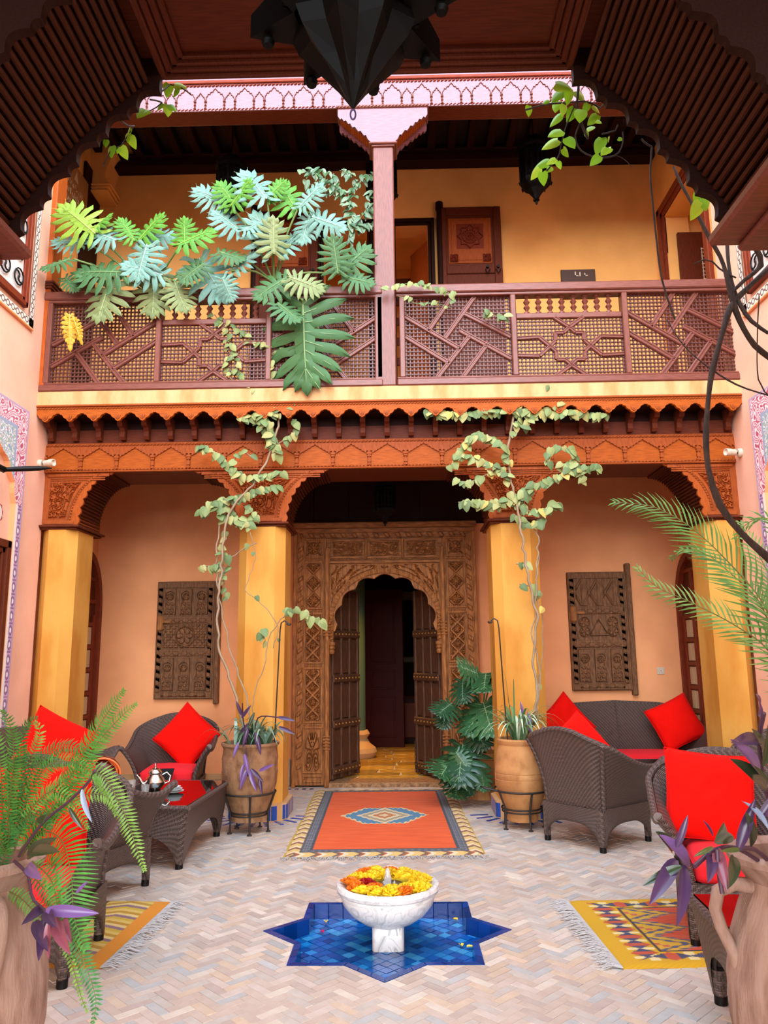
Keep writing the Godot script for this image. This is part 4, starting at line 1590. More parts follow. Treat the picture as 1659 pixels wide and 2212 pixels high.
	for p in [Vector3(-0.35, 3.09, -10.7), Vector3(0.75, 3.09, -12.6), Vector3(0.1, 3.09, -13.6)]:
		t = thing("ceiling_spotlight", ["round ceiling spotlight nearest the doorway arch", "ceiling spotlight beyond the second door leaf in the hall", "ceiling spotlight deepest in the dark hall"][i], "light", xf(p))
		st = S()
		lathe(st, [Vector2(0.06, 0.01), Vector2(0.06, -0.01), Vector2(0.045, -0.015), Vector2(0.045, 0.0)], 16)
		obj("trim_ring", st, M.cream, t)
		st = S()
		lathe(st, [Vector2(0.0, -0.008), Vector2(0.044, -0.006)], 16)
		obj("bulb", st, M.bulb, t)
		var l := SpotLight3D.new()
		l.name = "spotlight"
		l.light_color = Color("ffb84a")
		l.light_energy = [9.0, 0.6, 0.4][i]
		l.light_size = 0.05
		l.spot_angle = 40
		l.spot_range = 20
		l.spot_attenuation = 2
		l.shadow_enabled = true
		l.rotation_degrees = Vector3(-90, 0, 0)
		l.position = Vector3(0, -0.03, 0)
		t.add_child(l)
		i += 1

func pool() -> void:
	var c := Vector2(-0.09, -4.6)
	var t := thing("star_pool", "eight-pointed star pool lined with blue glazed tiles sunk in the brick floor", "pool")
	var inner := star(0.452)
	var outer := star(0.487)
	var st := S()
	plan(st, star(0.47), -0.118, -0.092)
	obj("pool_bed", st, M.dark_blue, t)
	var blues := ["0d559e", "1569b4", "0a4488", "2080c0", "0f4c94", "3a92c8", "0d5cac", "165fa2"]
	for k in 16:
		# coping and upright wall, tile by tile
		var a := outer[k]
		var b := outer[(k + 1) % 16]
		var a2 := inner[k]
		var b2 := inner[(k + 1) % 16]
		var nt := 3
		for i in nt:
			var u0 := (i + 0.03) / nt
			var u1 := (i + 0.97) / nt
			st = S(lin(["0c2f6e", "0f3a80", "123f8a"][rng.randi() % 3], 0.15))
			plan(st, PackedVector2Array([a.lerp(b, u0), a.lerp(b, u1), a2.lerp(b2, u1), a2.lerp(b2, u0)]), -0.1, 0.002)
			obj("coping_tile", st, M.zellige, t)
	# floor tiles, set slightly uneven
	var s := 0.058
	var tiles := []
	for j in range(-16, 17):
		for i in range(-16, 17):
			var p := Vector2(i * s, j * s)
			var q := PackedVector2Array()
			for d in [Vector2(-1, -1), Vector2(1, -1), Vector2(1, 1), Vector2(-1, 1)]:
				q.append(c + (p + d * (s / 2 - 0.0022)).rotated(PI / 4))
			for piece in Geometry2D.intersect_polygons(q, inner):
				tiles.append([piece, p.rotated(PI / 4).y])
	tiles.sort_custom(func(x, y): return x[1] > y[1])
	var rest := S(lin("0f4fa6"))
	for k in tiles.size():
		var dy := rnd(-0.0015, 0.0015)
		var col := lin(blues[rng.randi() % 8], 0.12)
		if k < 300:
			st = S(col)
			plan(st, tiles[k][0], -0.095, -0.082 + dy)
			obj("tile", st, M.zellige, t)
		else:
			rest.set_color(col)
			plan(rest, tiles[k][0], -0.095, -0.082 + dy)
	obj("tile_field", rest, M.zellige, t).set_meta("kind", "stuff")
	st = S()
	lathe(st, [Vector2(0, 0.006), Vector2(0.03, 0.005), Vector2(0.036, 0.0)], 16, xf(Vector3(0.1, -0.073, -4.22)))
	for k in 6:
		box(st, Vector3(0.1 + cos(k * TAU / 6) * 0.016, -0.066, -4.22 + sin(k * TAU / 6) * 0.016), Vector3(0.006, 0.003, 0.006))
	obj("drain_cover", st, mat("copper", "8a5a48", 0.4, {"metal": 0.7}), t)
	# fountain
	var F := thing("fountain", "round grey-veined marble fountain bowl on a square foot in the blue pool", "fountain", xf(Vector3(-0.083, 0, -4.6)))
	st = S()
	var sq := PackedVector2Array()
	for k in 24:
		var a := TAU * k / 24.0
		sq.append(Vector2(signf(cos(a)) * pow(absf(cos(a)), 0.35), signf(sin(a)) * pow(absf(sin(a)), 0.35)) * 0.088)
	plan(st, sq, -0.082, 0.06)
	obj("foot", st, M.marble, F)
	st = S()
	lathe(st, [Vector2(0.0, 0.03), Vector2(0.1, 0.035), Vector2(0.15, 0.055), Vector2(0.21, 0.095), Vector2(0.25, 0.145), Vector2(0.265, 0.19), Vector2(0.263, 0.2), Vector2(0.283, 0.212), Vector2(0.29, 0.228), Vector2(0.284, 0.245), Vector2(0.265, 0.25), Vector2(0.24, 0.238), Vector2(0.2, 0.205), Vector2(0.1, 0.18), Vector2(0, 0.175)], 48)
	obj("bowl", st, M.marble, F)
	st = S()
	lathe(st, [Vector2(0, 0.228), Vector2(0.05, 0.2275), Vector2(0.09, 0.229), Vector2(0.13, 0.2285), Vector2(0.229, 0.229)], 32)
	obj("water_surface", st, M.water, F)
	st = S()
	lathe(st, [Vector2(0.024, 0.22), Vector2(0.02, 0.245), Vector2(0.021, 0.27), Vector2(0.014, 0.3), Vector2(0.012, 0.312), Vector2(0.005, 0.322), Vector2(0, 0.325)], 14)
	for k in 14:
		var a := k * 2.4
		var r := rnd(0.012, 0.05)
		lathe(st, [Vector2(0, -0.007), Vector2(0.006, -0.002), Vector2(0.004, 0.005), Vector2(0, 0.01)], 8, xf(Vector3(cos(a) * r, rnd(0.235, 0.285) - r * 0.6, sin(a) * r)))
	obj("water_jet", st, M.jet, F)
	# roses floating round the bowl
	var yel := rose("f6d428")
	var ora := rose("ee7f12")
	var red := rose("b01018")
	for k in 27:
		var a := TAU * k / 17.0 + rnd(-0.06, 0.06) if k < 17 else TAU * (k - 17) / 10.0 + 0.2
		var r := 0.205 if k < 17 else 0.135
		r += rnd(-0.012, 0.012)
		if k >= 17 and sin(a) > 0.1 and cos(a) > -0.5:
			r = 0.165
		var kind := 0
		if k in [3, 7, 8, 11, 13, 20]:
			kind = 1
		if k == 21:
			kind = 2
		var m: Mesh = [yel, ora, red][kind]
		var side: String = "on the doorway side" if sin(a) < -0.7 else ("on the side nearest the camera" if sin(a) > 0.7 else ("on the side towards the sofa" if cos(a) > 0 else "on the side towards the fern"))
		var lab: String = ["yellow rose head ", "orange rose head ", "deep red flower head "][kind] + ("floating by the marble rim " if k < 17 else "floating close to the water jet ") + side
		var o := put(["yellow_rose", "orange_rose", "red_flower"][kind], m, M.petal, self, Transform3D(Basis.from_euler(Vector3(rnd(-0.4, 0.4), rnd(0, 6), rnd(-0.4, 0.4))).scaled(Vector3.ONE * rnd(1.25, 1.6)), Vector3(-0.083 + cos(a) * r, 0.232, -4.6 + sin(a) * r)))
		tag(o, lab, "flower", ["yellow roses in the fountain bowl", "orange roses in the fountain bowl", ""][kind])
	# loose petals in the pool
	var pp := [[0.32, -4.56, "f2d23a", "yellow petal on the water by the star's side point"], [0.345, -4.545, "f4dc60", "small pale yellow petal touching another petal in the pool"], [0.325, -4.98, "e8c23a", "tiny yellow petal in the far corner of the star pool"], [-0.46, -4.95, "e8c23a", "yellow petal fragment by the inner pool corner beyond the fountain"], [-0.46, -4.78, "c01858", "crimson petal lying on the pool tiles"]]
	for q in pp:
		st = S(lin(q[2]))
		petal_into(st, xf(Vector3(q[0], -0.07, q[1]), rnd(0, 6), -1.45), 0.035, 0.03, 0.008)
		tag(obj("petal", st, M.petal), q[3], "petal")

func petal_into(st: SurfaceTool, t: Transform3D, l: float, w: float, cup: float) -> void:
	grid(st, 4, 5, func(u: float, v: float) -> Vector3:
		var x := (u - 0.5) * w * sin(PI * minf(v * 0.75 + 0.12, 1.0))
		return t * Vector3(x, v * l, cup * (4.0 * (u - 0.5) * (u - 0.5)) - cup * v * v * 0.8), 1.0, 1.0)

func rose(col: String) -> ArrayMesh:
	var st := S()
	for ring in 4:
		var n: int = [4, 5, 6, 7][ring]
		for k in n:
			st.set_color(lin(col, 0.12))
			var a := TAU * k / n + ring * 0.5
			var tilt := 0.15 + ring * 0.3
			petal_into(st, Transform3D(Basis(Vector3.UP, a) * Basis(Vector3(1, 0, 0), tilt), Vector3(0, 0, 0) + Basis(Vector3.UP, a) * Vector3(0, 0, 0.003 + ring * 0.005)), 0.034 - ring * 0.001, 0.03 + ring * 0.003, -0.009)
	st.generate_normals()
	return st.commit()

# ---------- wicker seating ----------
func u_path(t: float, w: float, d: float, r: float) -> Vector2:
	# from the front of one arm round the back to the front of the other, corners rounded
	var side := d - r
	var back := w - 2.0 * r
	var arc := PI / 2 * r
	var L := 2.0 * (side + arc) + back
	var s := t * L
	if s < side:
		return Vector2(-w / 2, d / 2 - s)
	s -= side
	if s < arc:
		var a := s / r
		return Vector2(-w / 2 + r - r * cos(a), -d / 2 + r - r * sin(a))
	s -= arc
	if s < back:
		return Vector2(-w / 2 + r + s, -d / 2)
	s -= back
	if s < arc:
		var a := s / r
		return Vector2(w / 2 - r + r * sin(a), -d / 2 + r - r * cos(a))
	s -= arc
	return Vector2(w / 2, -d / 2 + r + s)

func rim_point(t: float, w: float, d: float, hb: float, ha: float) -> Vector3:
	var p := u_path(t, w + 0.3, d + 0.2, 0.2)
	var e := absf(t - 0.5) * 2.0
	var h := ha + (hb - ha) * (1.0 - sstep(0.0, 0.86, e))
	if w > 1.0:
		h = ha + (hb - 0.04 - ha) * (1.0 - sstep(0.3, 0.86, e)) + 0.04 * (1.0 - minf(e / 0.5, 1.0))
	h += 0.045 * sstep(0.86, 1.0, e)
	return Vector3(p.x, h, p.y - 0.03 + 0.02 * e)

func shell_point(t: float, v: float, w: float, d: float, hb: float, ha: float, off: float) -> Vector3:
	var b := u_path(t, w, d, 0.07)
	var r := rim_point(t, w, d, hb, ha)
	var k := pow(v, 2.0)
	var q := Vector2(lerpf(b.x, r.x, k), lerpf(b.y, r.z, k))
	var o := Vector2(q.x, q.y).normalized() * off
	if absf(q.x) > w / 2 - 0.09:
		o.x = signf(q.x) * off
	if q.y < -d / 2 + 0.05:
		o.y = -off
	return Vector3(q.x + o.x, lerpf(0.27, r.y, v), q.y + o.y)

func make_seat(w: float, d: float, hb: float, ha: float, seam: bool, t: Node3D) -> void:
	var st := S()
	var n := 72
	grid(st, n, 16, func(u: float, v: float) -> Vector3: return shell_point(u, v, w, d, hb, ha, 0.0), 2.0 + w, 0.7)
	grid(st, n, 16, func(u: float, v: float) -> Vector3: return shell_point(u, v, w, d, hb, ha, -0.035), 2.0 + w, 0.7, true)
	obj("woven_shell", st, M.wicker, t)
	# rolled rim and posts
	st = S()
	var pts := []
	for i in 61:
		var p := shell_point(i / 60.0, 1.0, w, d, hb, ha, -0.012)
		pts.append(p)
	var rad := []
	for i in 61:
		rad.append(0.021 + 0.004 * sstep(0.9, 1.0, absf(i / 60.0 - 0.5) * 2.0))
	tube(st, pts, rad, 10)
	obj("rolled_rim", st, M.wicker_rim, t)
	var cornert := (d - 0.04) / (2.0 * d + w - 0.06)
	for tt in [0.0, cornert, 1.0 - cornert, 1.0]:
		st = S()
		pts = []
		for i in 15:
			pts.append(shell_point(tt, i / 14.0, w, d, hb, ha, 0.004 if tt > 0.01 and tt < 0.99 else -0.015))
		tube(st, pts, 0.019, 8)
		obj("woven_post", st, M.wicker_rim, t)
	# skirt with arched openings and four legs
	var side := func(a: Vector2, b: Vector2, inset: float) -> void:
		var s2 := S()
		var nrm := (b - a).orthogonal().normalized() * 0.02
		for face in [0.0, 1.0]:
			var fo: float = face
			grid(s2, 28, 6, func(u: float, v: float) -> Vector3:
				var e := absf(u - 0.5) * 2.0
				var low := 0.04 + 0.15 * pow(clampf((1.0 - pow(e, 3.0)), 0.0, 1.0), 0.8)
				if e > 0.9:
					low = 0.04
				var q := a.lerp(b, u) + nrm * (fo * 1.0)
				return Vector3(q.x, lerpf(low, 0.31, v), q.y), (b - a).length(), 0.3, fo > 0.5)
		grid(s2, 28, 1, func(u: float, v: float) -> Vector3:
			var e := absf(u - 0.5) * 2.0
			var low := 0.04 + 0.15 * pow(clampf((1.0 - pow(e, 3.0)), 0.0, 1.0), 0.8)
			if e > 0.9:
				low = 0.04
			var q := a.lerp(b, u) + nrm * v
			return Vector3(q.x, low, q.y), (b - a).length(), 0.03, true)
		obj("woven_skirt", s2, M.wicker, t)
	var c := [Vector2(-w / 2, d / 2), Vector2(-w / 2, -d / 2), Vector2(w / 2, -d / 2), Vector2(w / 2, d / 2)]
	for k in 4:
		side.call(c[k], c[(k + 1) % 4], 0.0)
		st = S()
		tube(st, [Vector3(c[k].x * 0.97, 0.3, c[k].y * 0.97), Vector3(c[k].x * 0.97, 0.1, c[k].y * 0.97), Vector3(c[k].x * 0.97, 0.035, c[k].y * 0.97)], [0.03, 0.028, 0.024], 10)
		obj("leg", st, M.wicker_rim, t)
		st = S()
		tube(st, [Vector3(c[k].x * 0.97, 0.04, c[k].y * 0.97), Vector3(c[k].x * 0.97, 0.0, c[k].y * 0.97)], 0.026, 10)
		obj("foot_cap", st, M.black_metal, t)
	st = S()
	mm(st, -w / 2 + 0.02, w / 2 - 0.02, 0.27, 0.3, -d / 2 + 0.02, d / 2 - 0.005, 0.01)
	obj("seat_deck", st, M.wicker, t)
	if seam:
		st = S()
		pts = []
		for i in 15:
			pts.append(shell_point(0.5, i / 14.0, w, d, hb, ha, -0.036))
		tube(st, pts, 0.008, 6)
		obj("back_seam", st, M.wicker_rim, t)

func soft(st: SurfaceTool, w: float, h: float, th: float, ears: float, seed: float, n := 26) -> void:
	for sg in [1.0, -1.0]:
		var s: float = sg
		grid(st, n, n, func(u: float, v: float) -> Vector3:
			var x := u * 2.0 - 1.0
			var y := v * 2.0 - 1.0
			var ex := 1.0 - ears * (1.0 - y * y)
			var ey := 1.0 - ears * (1.0 - x * x)
			var k := pow(maxf(0.0, (1.0 - pow(absf(x), 3.0)) * (1.0 - pow(absf(y), 3.0))), 0.5)
			var wr := 0.012 * fn.get_noise_2d(x * 1.4 + seed, y * 1.4) * k
			return Vector3(x * w / 2 * ex, y * h / 2 * ey, s * (th / 2 * k + wr) ), 1.0, 1.0, s < 0)

func block_cushion(st: SurfaceTool, w: float, h: float, d: float) -> void:
	# thick seat cushion with rounded edges, slightly domed
	var f := func(face: int, u: float, v: float) -> Vector3:
		var a := u * 2.0 - 1.0
		var b := v * 2.0 - 1.0
		var p := [Vector3(1, b, -a), Vector3(-1, b, a), Vector3(a, 1, -b), Vector3(a, -1, b), Vector3(a, b, 1), Vector3(-a, b, -1)][face] as Vector3
		var r := 0.045
		var hs := Vector3(w / 2, h / 2, d / 2)
		var q := p * hs
		var inn := q.clamp(-(hs - Vector3(r, r, r)), hs - Vector3(r, r, r))
		var o := (q - inn)
		q = inn + (o.normalized() * r if o.length() > 0.0001 else o)
		if q.y > 0.0:
			q.y += 0.02 * (1.0 - pow(q.x / hs.x, 2.0)) * (1.0 - pow(q.z / hs.z, 2.0))
		return q
	for face in 6:
		var ff: int = face
		grid(st, 14, 10, func(u: float, v: float) -> Vector3: return f.call(ff, u, v))

func cushion(at: Vector3, yaw: float, w: float, h: float, d: float, label: String) -> void:
	var st := S()
	block_cushion(st, w, h, d)
	var t := thing("seat_cushion", label, "cushion", xf(at, yaw), "red seat cushions")
	obj("cover", st, M.rose_cloth, t)
	st = S()
	for y in [h / 2 - 0.03, -h / 2 + 0.03]:
		var pts := []
		for i in 25:
			var q := u_path(i / 24.0, w + 0.002, d + 0.002, 0.045)
			pts.append(Vector3(q.x, y, q.y))
		tube(st, pts, 0.003, 5)
	obj("piping", st, M.rose_cloth, t)

func pillow(t: Transform3D, size: float, th: float, label: String) -> void:
	var st := S()
	soft(st, size, size, th, 0.06, rnd(0, 50))
	var o := thing("pillow", label, "pillow", t, "red throw pillows")
	obj("cover", st, M.red_cloth, o)
	st = S()
	var pts := []
	for i in 41:
		var u := i / 40.0
		var k := int(u * 4.0) % 4
		var e := fposmod(u * 4.0, 1.0) * 2.0 - 1.0
		var m := 1.0 - 0.06 * (1.0 - e * e)
		var q := [Vector2(e, -m), Vector2(m, e), Vector2(-e, m), Vector2(-m, -e)][k] as Vector2
		pts.append(Vector3(q.x * size / 2, q.y * size / 2, 0))
	tube(st, pts, 0.0035, 5, false)
	obj("seam", st, M.red_cloth, o)

func make_table(called: String, label: String, t: Transform3D, w: float, d: float, h: float) -> void:
	var o := thing(called, label, "table", t)
	var ins := 0.06
	var side := func(a: Vector2, b: Vector2) -> void:
		for flip in [false, true]:
			pass
		var st := S()
		for face in [0.0, 0.02]:
			var fo: float = face
			grid(st, 30, 10, func(u: float, v: float) -> Vector3:
				var e := absf(u - 0.5) * 2.0
				var low := 0.03 + (0.2 * pow(clampf(1.0 - pow(e / 0.88, 2.5), 0.0, 1.0), 0.7) if e < 0.88 else 0.0)
				var y := lerpf(low, h, v)
				var k := y / h
				var q := a.lerp(b, u)
				var sx := q.x - signf(q.x) * (ins * (1.0 - k) + fo)
				var sy := q.y - signf(q.y) * (ins * (1.0 - k) + fo)
				if absf(q.x) < w / 2 - 0.001:
					sx = q.x * (w / 2 - ins * (1.0 - k) - fo) / (w / 2)
				if absf(q.y) < d / 2 - 0.001:
					sy = q.y * (d / 2 - ins * (1.0 - k) - fo) / (d / 2)
				return Vector3(sx, y, sy), (b - a).length(), h, fo > 0.0)
		obj("woven_side", st, M.wicker, o)
	var c := [Vector2(-w / 2, d / 2), Vector2(-w / 2, -d / 2), Vector2(w / 2, -d / 2), Vector2(w / 2, d / 2)]
	for k in 4:
		side.call(c[k], c[(k + 1) % 4])
		var st := S()
		tube(st, [Vector3(c[k].x, h - 0.012, c[k].y), Vector3(c[(k + 1) % 4].x, h - 0.012, c[(k + 1) % 4].y)], 0.018, 8)
		obj("woven_edge", st, M.wicker_rim, o)
		st = S()
		var f: Vector2 = c[k] - Vector2(signf(c[k].x), signf(c[k].y)) * (ins + 0.02)
		tube(st, [Vector3(f.x, 0.14, f.y), Vector3(f.x, 0.03, f.y)], [0.034, 0.026], 10)
		obj("leg", st, M.wicker_rim, o)
		st = S()
		tube(st, [Vector3(f.x, 0.035, f.y), Vector3(f.x, 0.0, f.y)], 0.028, 10)
		obj("foot_cap", st, M.black_metal, o)
	var st := S()
	mm(st, -w / 2 + 0.012, w / 2 - 0.012, h - 0.03, h - 0.012, -d / 2 + 0.012, d / 2 - 0.012)
	obj("woven_top", st, M.wicker, o)
	st = S()
	mm(st, -w / 2 + 0.016, w / 2 - 0.016, h - 0.006, h + 0.004, -d / 2 + 0.016, d / 2 - 0.016, 0.003)
	obj("glass_top", st, M.table_glass, o)

func armchair(x: float, z: float, yaw: float, label: String, proto: Node3D) -> Node3D:
	var t := xf(Vector3(x, 0, z), deg_to_rad(yaw))
	if proto == null:
		var o := thing("wicker_armchair", label, "armchair", t, "dark wicker armchairs")
		make_seat(0.56, 0.6, 0.9, 0.6, false, o)
		return o
	return copy(proto, t, label)

func seat_at(x: float, z: float, yaw: float, fwd: float, y: float) -> Vector3:
	var a := deg_to_rad(yaw)
	return Vector3(x + sin(a) * fwd, y, z + cos(a) * fwd)

func furniture() -> void:
	var a := armchair(1.586, -6.636, 128.6, "wicker armchair turned away, its woven back beside the amphora stand", null)
	var tg := S()
	lathe(tg, [Vector2(0.0, 0.004), Vector2(0.02, 0.004), Vector2(0.024, 0.0)], 16, Transform3D(Basis(Vector3(1, 0, 0), -PI / 2).scaled(Vector3(1.3, 0.8, 1)), Vector3(0.05, 0.23, -0.302)))
	var seats := [
		[-1.88, -4.13, 5.4, "wicker armchair half behind the fern urn, facing outward over the patterned rug"],
		[-2.08, -5.30, 158.0, "wicker armchair with its arm rolling up beside the teapot table"],
		[-2.3, -8.0, 6.0, "wicker armchair facing outward beyond the teapot table, under the carved panel with the star"],
		[1.84, -4.55, -13.7, "wicker armchair with a big square red pillow, standing on the yellow rug"],
		[2.84, -5.95, -35.0, "wicker armchair against the pink wall, its back corner seen past the purple leaves"],
	]
	cushion(seat_at(1.586, -6.636, 128.6, 0.02, 0.36), deg_to_rad(128.6), 0.5, 0.13, 0.54, "red seat cushion in the armchair that is turned away")
	var i := 0
	for s in seats:
		armchair(s[0], s[1], s[2], s[3], a)
		var cl: String = ["pinkish red seat cushion of the armchair behind the fern urn", "red seat cushion of the armchair beside the teapot table", "red seat cushion of the armchair under the star panel", "red seat cushion below the big square pillow on the yellow rug side", "red seat cushion of the armchair by the pink wall"][i]
		cushion(seat_at(s[0], s[1], s[2], 0.02, 0.36), deg_to_rad(s[2]), 0.5, 0.13, 0.56, cl)
		i += 1
	obj("maker_tag", tg, M.silver, a)
	# sofas
	var so := thing("wicker_sofa", "wide wicker sofa with a pointed back under the carved panel with the triangle", "sofa", xf(Vector3(2.48, 0, -8.78), deg_to_rad(0)))
	make_seat(1.46, 0.62, 0.93, 0.62, true, so)
	cushion(Vector3(2.48, 0.36, -8.74), 0, 1.4, 0.13, 0.58, "long red seat cushion of the sofa under the triangle panel")
	so = thing("wicker_sofa", "wicker sofa along the pink wall behind the fern", "sofa", xf(Vector3(-3.03, 0, -6.72), deg_to_rad(90)))
	make_seat(1.2, 0.6, 0.9, 0.62, true, so)
	cushion(Vector3(-3.01, 0.36, -6.72), PI / 2, 1.14, 0.13, 0.56, "long red seat cushion of the sofa behind the fern")
	make_table("coffee_table", "wicker coffee table with a reflecting glass top holding the silver teapot", xf(Vector3(-1.88, 0, -6.39), deg_to_rad(-2)), 0.74, 1.17, 0.44)
	make_table("coffee_table", "wicker coffee table before the sofa, half hidden by the turned armchair", xf(Vector3(2.42, 0, -7.7), 0), 0.9, 0.7, 0.44)
	make_table("side_table", "small wicker side table with a glass top beside the handled urn", xf(Vector3(1.53, 0, -3.5), deg_to_rad(-3)), 0.5, 0.5, 0.42)
	# pillows
	var d45 := PI / 4
	pillow(xf(Vector3(-2.2, 0.69, -8.17), deg_to_rad(4), -0.22, d45 + 0.06), 0.5, 0.17, "red pillow standing on its corner in the armchair under the star panel")
	pillow(xf(Vector3(3.05, 0.72, -8.85), deg_to_rad(-8), -0.25, d45 - 0.35), 0.5, 0.17, "red pillow tilted at the far end of the sofa, by the arched door")
	pillow(xf(Vector3(1.82, 0.72, -8.75), deg_to_rad(18), -0.25, d45 - 0.1), 0.52, 0.17, "red pillow at the end of the sofa beside the yellow column")
	pillow(xf(Vector3(1.55, 0.72, -6.85), deg_to_rad(25), -0.5, d45 - 0.25), 0.46, 0.16, "red pillow peeking over the back of the turned armchair")
	pillow(xf(Vector3(1.79, 0.67, -4.72), deg_to_rad(-10), -0.28, -0.1), 0.5, 0.17, "large square red pillow leaning in the armchair on the yellow rug")
	pillow(xf(Vector3(-1.93, 0.67, -4.30), deg_to_rad(6), -0.25, 0.03), 0.52, 0.18, "large square red pillow behind the fern fronds")
	pillow(xf(Vector3(-2.95, 0.72, -6.75), deg_to_rad(40), -0.2, -0.5), 0.58, 0.18, "big red pillow leaning on the sofa, its corner rising above the fern")
	pillow(xf(Vector3(-2.35, 0.62, -5.45), deg_to_rad(40), -0.35, -0.35), 0.5, 0.17, "red pillow slumped in the armchair beside the teapot table")

# ---------- rugs ----------
func fringe(parent: Node, a: Vector3, b: Vector3, out: Vector3, n: int, m: Material) -> void:
	var st := S()
	for i in n:
		var p := a.lerp(b, (i + 0.5) / n + rnd(-0.3, 0.3) / n)
		var q := p + out * rnd(0.6, 1.1) + (b - a).normalized() * rnd(-0.035, 0.035)
		var mid := (p + q) / 2 + (b - a).normalized() * rnd(-0.015, 0.015) + Vector3(0, rnd(0.002, 0.014), 0)
		q.y = rnd(0.002, 0.006)
		tube(st, [p, mid, q], [0.0035, 0.003, 0.0016], 4, false)
	obj("fringe", st, m, parent)

func rug_mesh(w: float, d: float) -> SurfaceTool:
	var st := S()
	grid(st, 24, 36, func(u: float, v: float) -> Vector3:
		var e := minf(minf(u, 1.0 - u) * w, minf(v, 1.0 - v) * d)
		return Vector3((u - 0.5) * w, (0.011 if e > 0.005 else 0.0) + 0.003 * fn.get_noise_2d(u * 5.0, v * 5.0), (0.5 - v) * d), 1.0, 1.0)
	return st

func rugs() -> void:
	var kn := func(x: int, y: int) -> float: return 0.9 + 0.1 * float((x * 7 + y * 13) % 5) / 5.0
	var cc := func(h: String) -> Color: return Color(h)
	var fr := mat("fringe_wool", "b4aea8", 0.95)
	# orange rug: u across, v along
	var W := 240
	var H := 440
	var t1 := pic(W, H, func(x: int, y: int) -> Color:
		var px := float(x) / W
		var py := float(y) / H
		var ex := minf(px, 1.0 - px)
		var ey := minf(py, 1.0 - py) * 1.9
		var e := minf(ex, ey)
		var alt := (float(y) if ex < ey else float(x))
		var c := Color("f06a38")
		if e < 0.012:
			c = Color("c9a23c")
		elif e < 0.075:
			var z := fposmod(alt / 13.0 + absf(e - 0.045) * 16.0, 2.0)
			c = Color("e2bd72") if z < 0.9 else (Color("7a6352") if z < 1.25 else (Color("b8653e") if z < 1.5 else Color("ead7ae")))
		elif e < 0.085:
			c = Color("5e5a5c")
		elif e < 0.125:
			c = Color("8f8a88") if int(alt / 4.0) % 2 == 0 and int(e * 400.0) % 5 < 3 else Color("5d6167")
		elif e < 0.135:
			c = Color("4d4f55")
		else:
			var dx := absf(px - 0.5) * 1.55
			var dy := absf(py - 0.5) * 3.0
			var zig := 0.012 * float(int(x / 4) % 2)
			var hx := maxf(dx * 0.9 + dy * 0.55, dy) + zig
			if hx < 0.38:
				c = Color("e8c78e")
			if hx < 0.355 - zig:
				c = Color("5a87a0")
			var di := dx + dy * 0.75 + zig
			if di < 0.27:
				c = Color("e6cda0")
			if di < 0.23:
				c = Color("a89a78")
			if di < 0.17:
				c = Color("e6d2a6")
			if di < 0.12:
				c = Color("c07a48")
			if di < 0.06:
				c = Color("e0c69a")
			if c == Color("f06a38"):
				c = c.lerp(Color("d95626"), 0.5 + 0.5 * fn.get_noise_2d(px * 4.0, py * 50.0))
		return c * (kn.call(x, y) as float))
	var wool := {"bump": M.fine, "bs": 0.25, "uv": Vector3(1, 1, 1)}
	var m1 := mat("orange_rug_wool", "ffffff", 0.95, {"tex": t1, "spec": 0.1, "rim": 0.15})
	var t := thing("rug", "long orange rug with a blue diamond medallion and a fringe, laid before the carved doorway", "rug", xf(Vector3(-0.165, 0, -7.63), deg_to_rad(1.2)))
	obj("woven_field", rug_mesh(1.54, 2.95), m1, t)
	fringe(t, Vector3(-0.77, 0.006, 1.475), Vector3(0.77, 0.006, 1.475), Vector3(0, 0, 0.09), 190, fr)
	# yellow and red rug
	var t2 := pic(200, 240, func(x: int, y: int) -> Color:
		var px := x / 200.0
		var py := y / 240.0
		var e := minf(px, minf(py, 1.0 - py))
		var c := Color("d3a023")
		if e < 0.06:
			return c * (kn.call(x, y) as float)
		if e < 0.17:
			var al := float(y) if px < minf(py, 1.0 - py) else float(x)
			var z := fposmod(al / 26.0, 1.0)
			var k := absf(z - 0.5) * 2.0
			if absf(e - 0.115) < 0.045 * (1.0 - k) + 0.004 * float((x + y) % 3):
				c = Color("c2553a") if k < 0.35 else Color("4d4a62")
			elif absf(e - 0.115) < 0.05 and k > 0.75:
				c = Color("e7cf90")
			return c * (kn.call(x, y) as float)
		if e < 0.18:
			return Color("4a3c3a")
		# field: stepped medallion
		var s := absf(py - 0.5) * 2.0
		var tri1 := absf(fposmod(s * 2.2, 1.0) - 0.5) * 2.0
		var edge := 0.1 + 0.15 * tri1 + 0.012 * float(int(y / 4) % 2)
		if px > edge + 0.12:
			c = Color("cf4a30").lerp(Color("dd6a45"), 0.5 + 0.5 * fn.get_noise_2d(px * 8.0, py * 30.0))
			if absf(px - 0.72) * 1.4 + absf(py - 0.5) < 0.1 and (x + y) % 5 < 3:
				c = Color("d9b878")
		elif px > edge + 0.09:
			c = Color("54506e") if int(y / 3) % 2 == 0 else Color("b9856a")
		elif px > edge + 0.05:
			c = Color("d8a838")
		elif px > edge + 0.025:
			c = Color("5c5870")
		else:
			c = Color("d9a630") if (x / 5 + y / 7) % 4 else Color("c9694a")
		return c * (kn.call(x, y) as float))
	var m2 := mat("yellow_rug_wool", "ffffff", 0.95, {"tex": t2, "spec": 0.1, "rim": 0.15})
	t = thing("rug", "yellow and red zigzag rug with shaggy white fringe under the armchair with the square pillow", "rug", xf(Vector3(1.77, 0, -4.6), deg_to_rad(2.5)))
	obj("woven_field", rug_mesh(1.5, 1.04), m2, t)
	fringe(t, Vector3(-0.74, 0.007, -0.5), Vector3(-0.74, 0.007, 0.52), Vector3(-0.12, 0, 0), 190, fr)
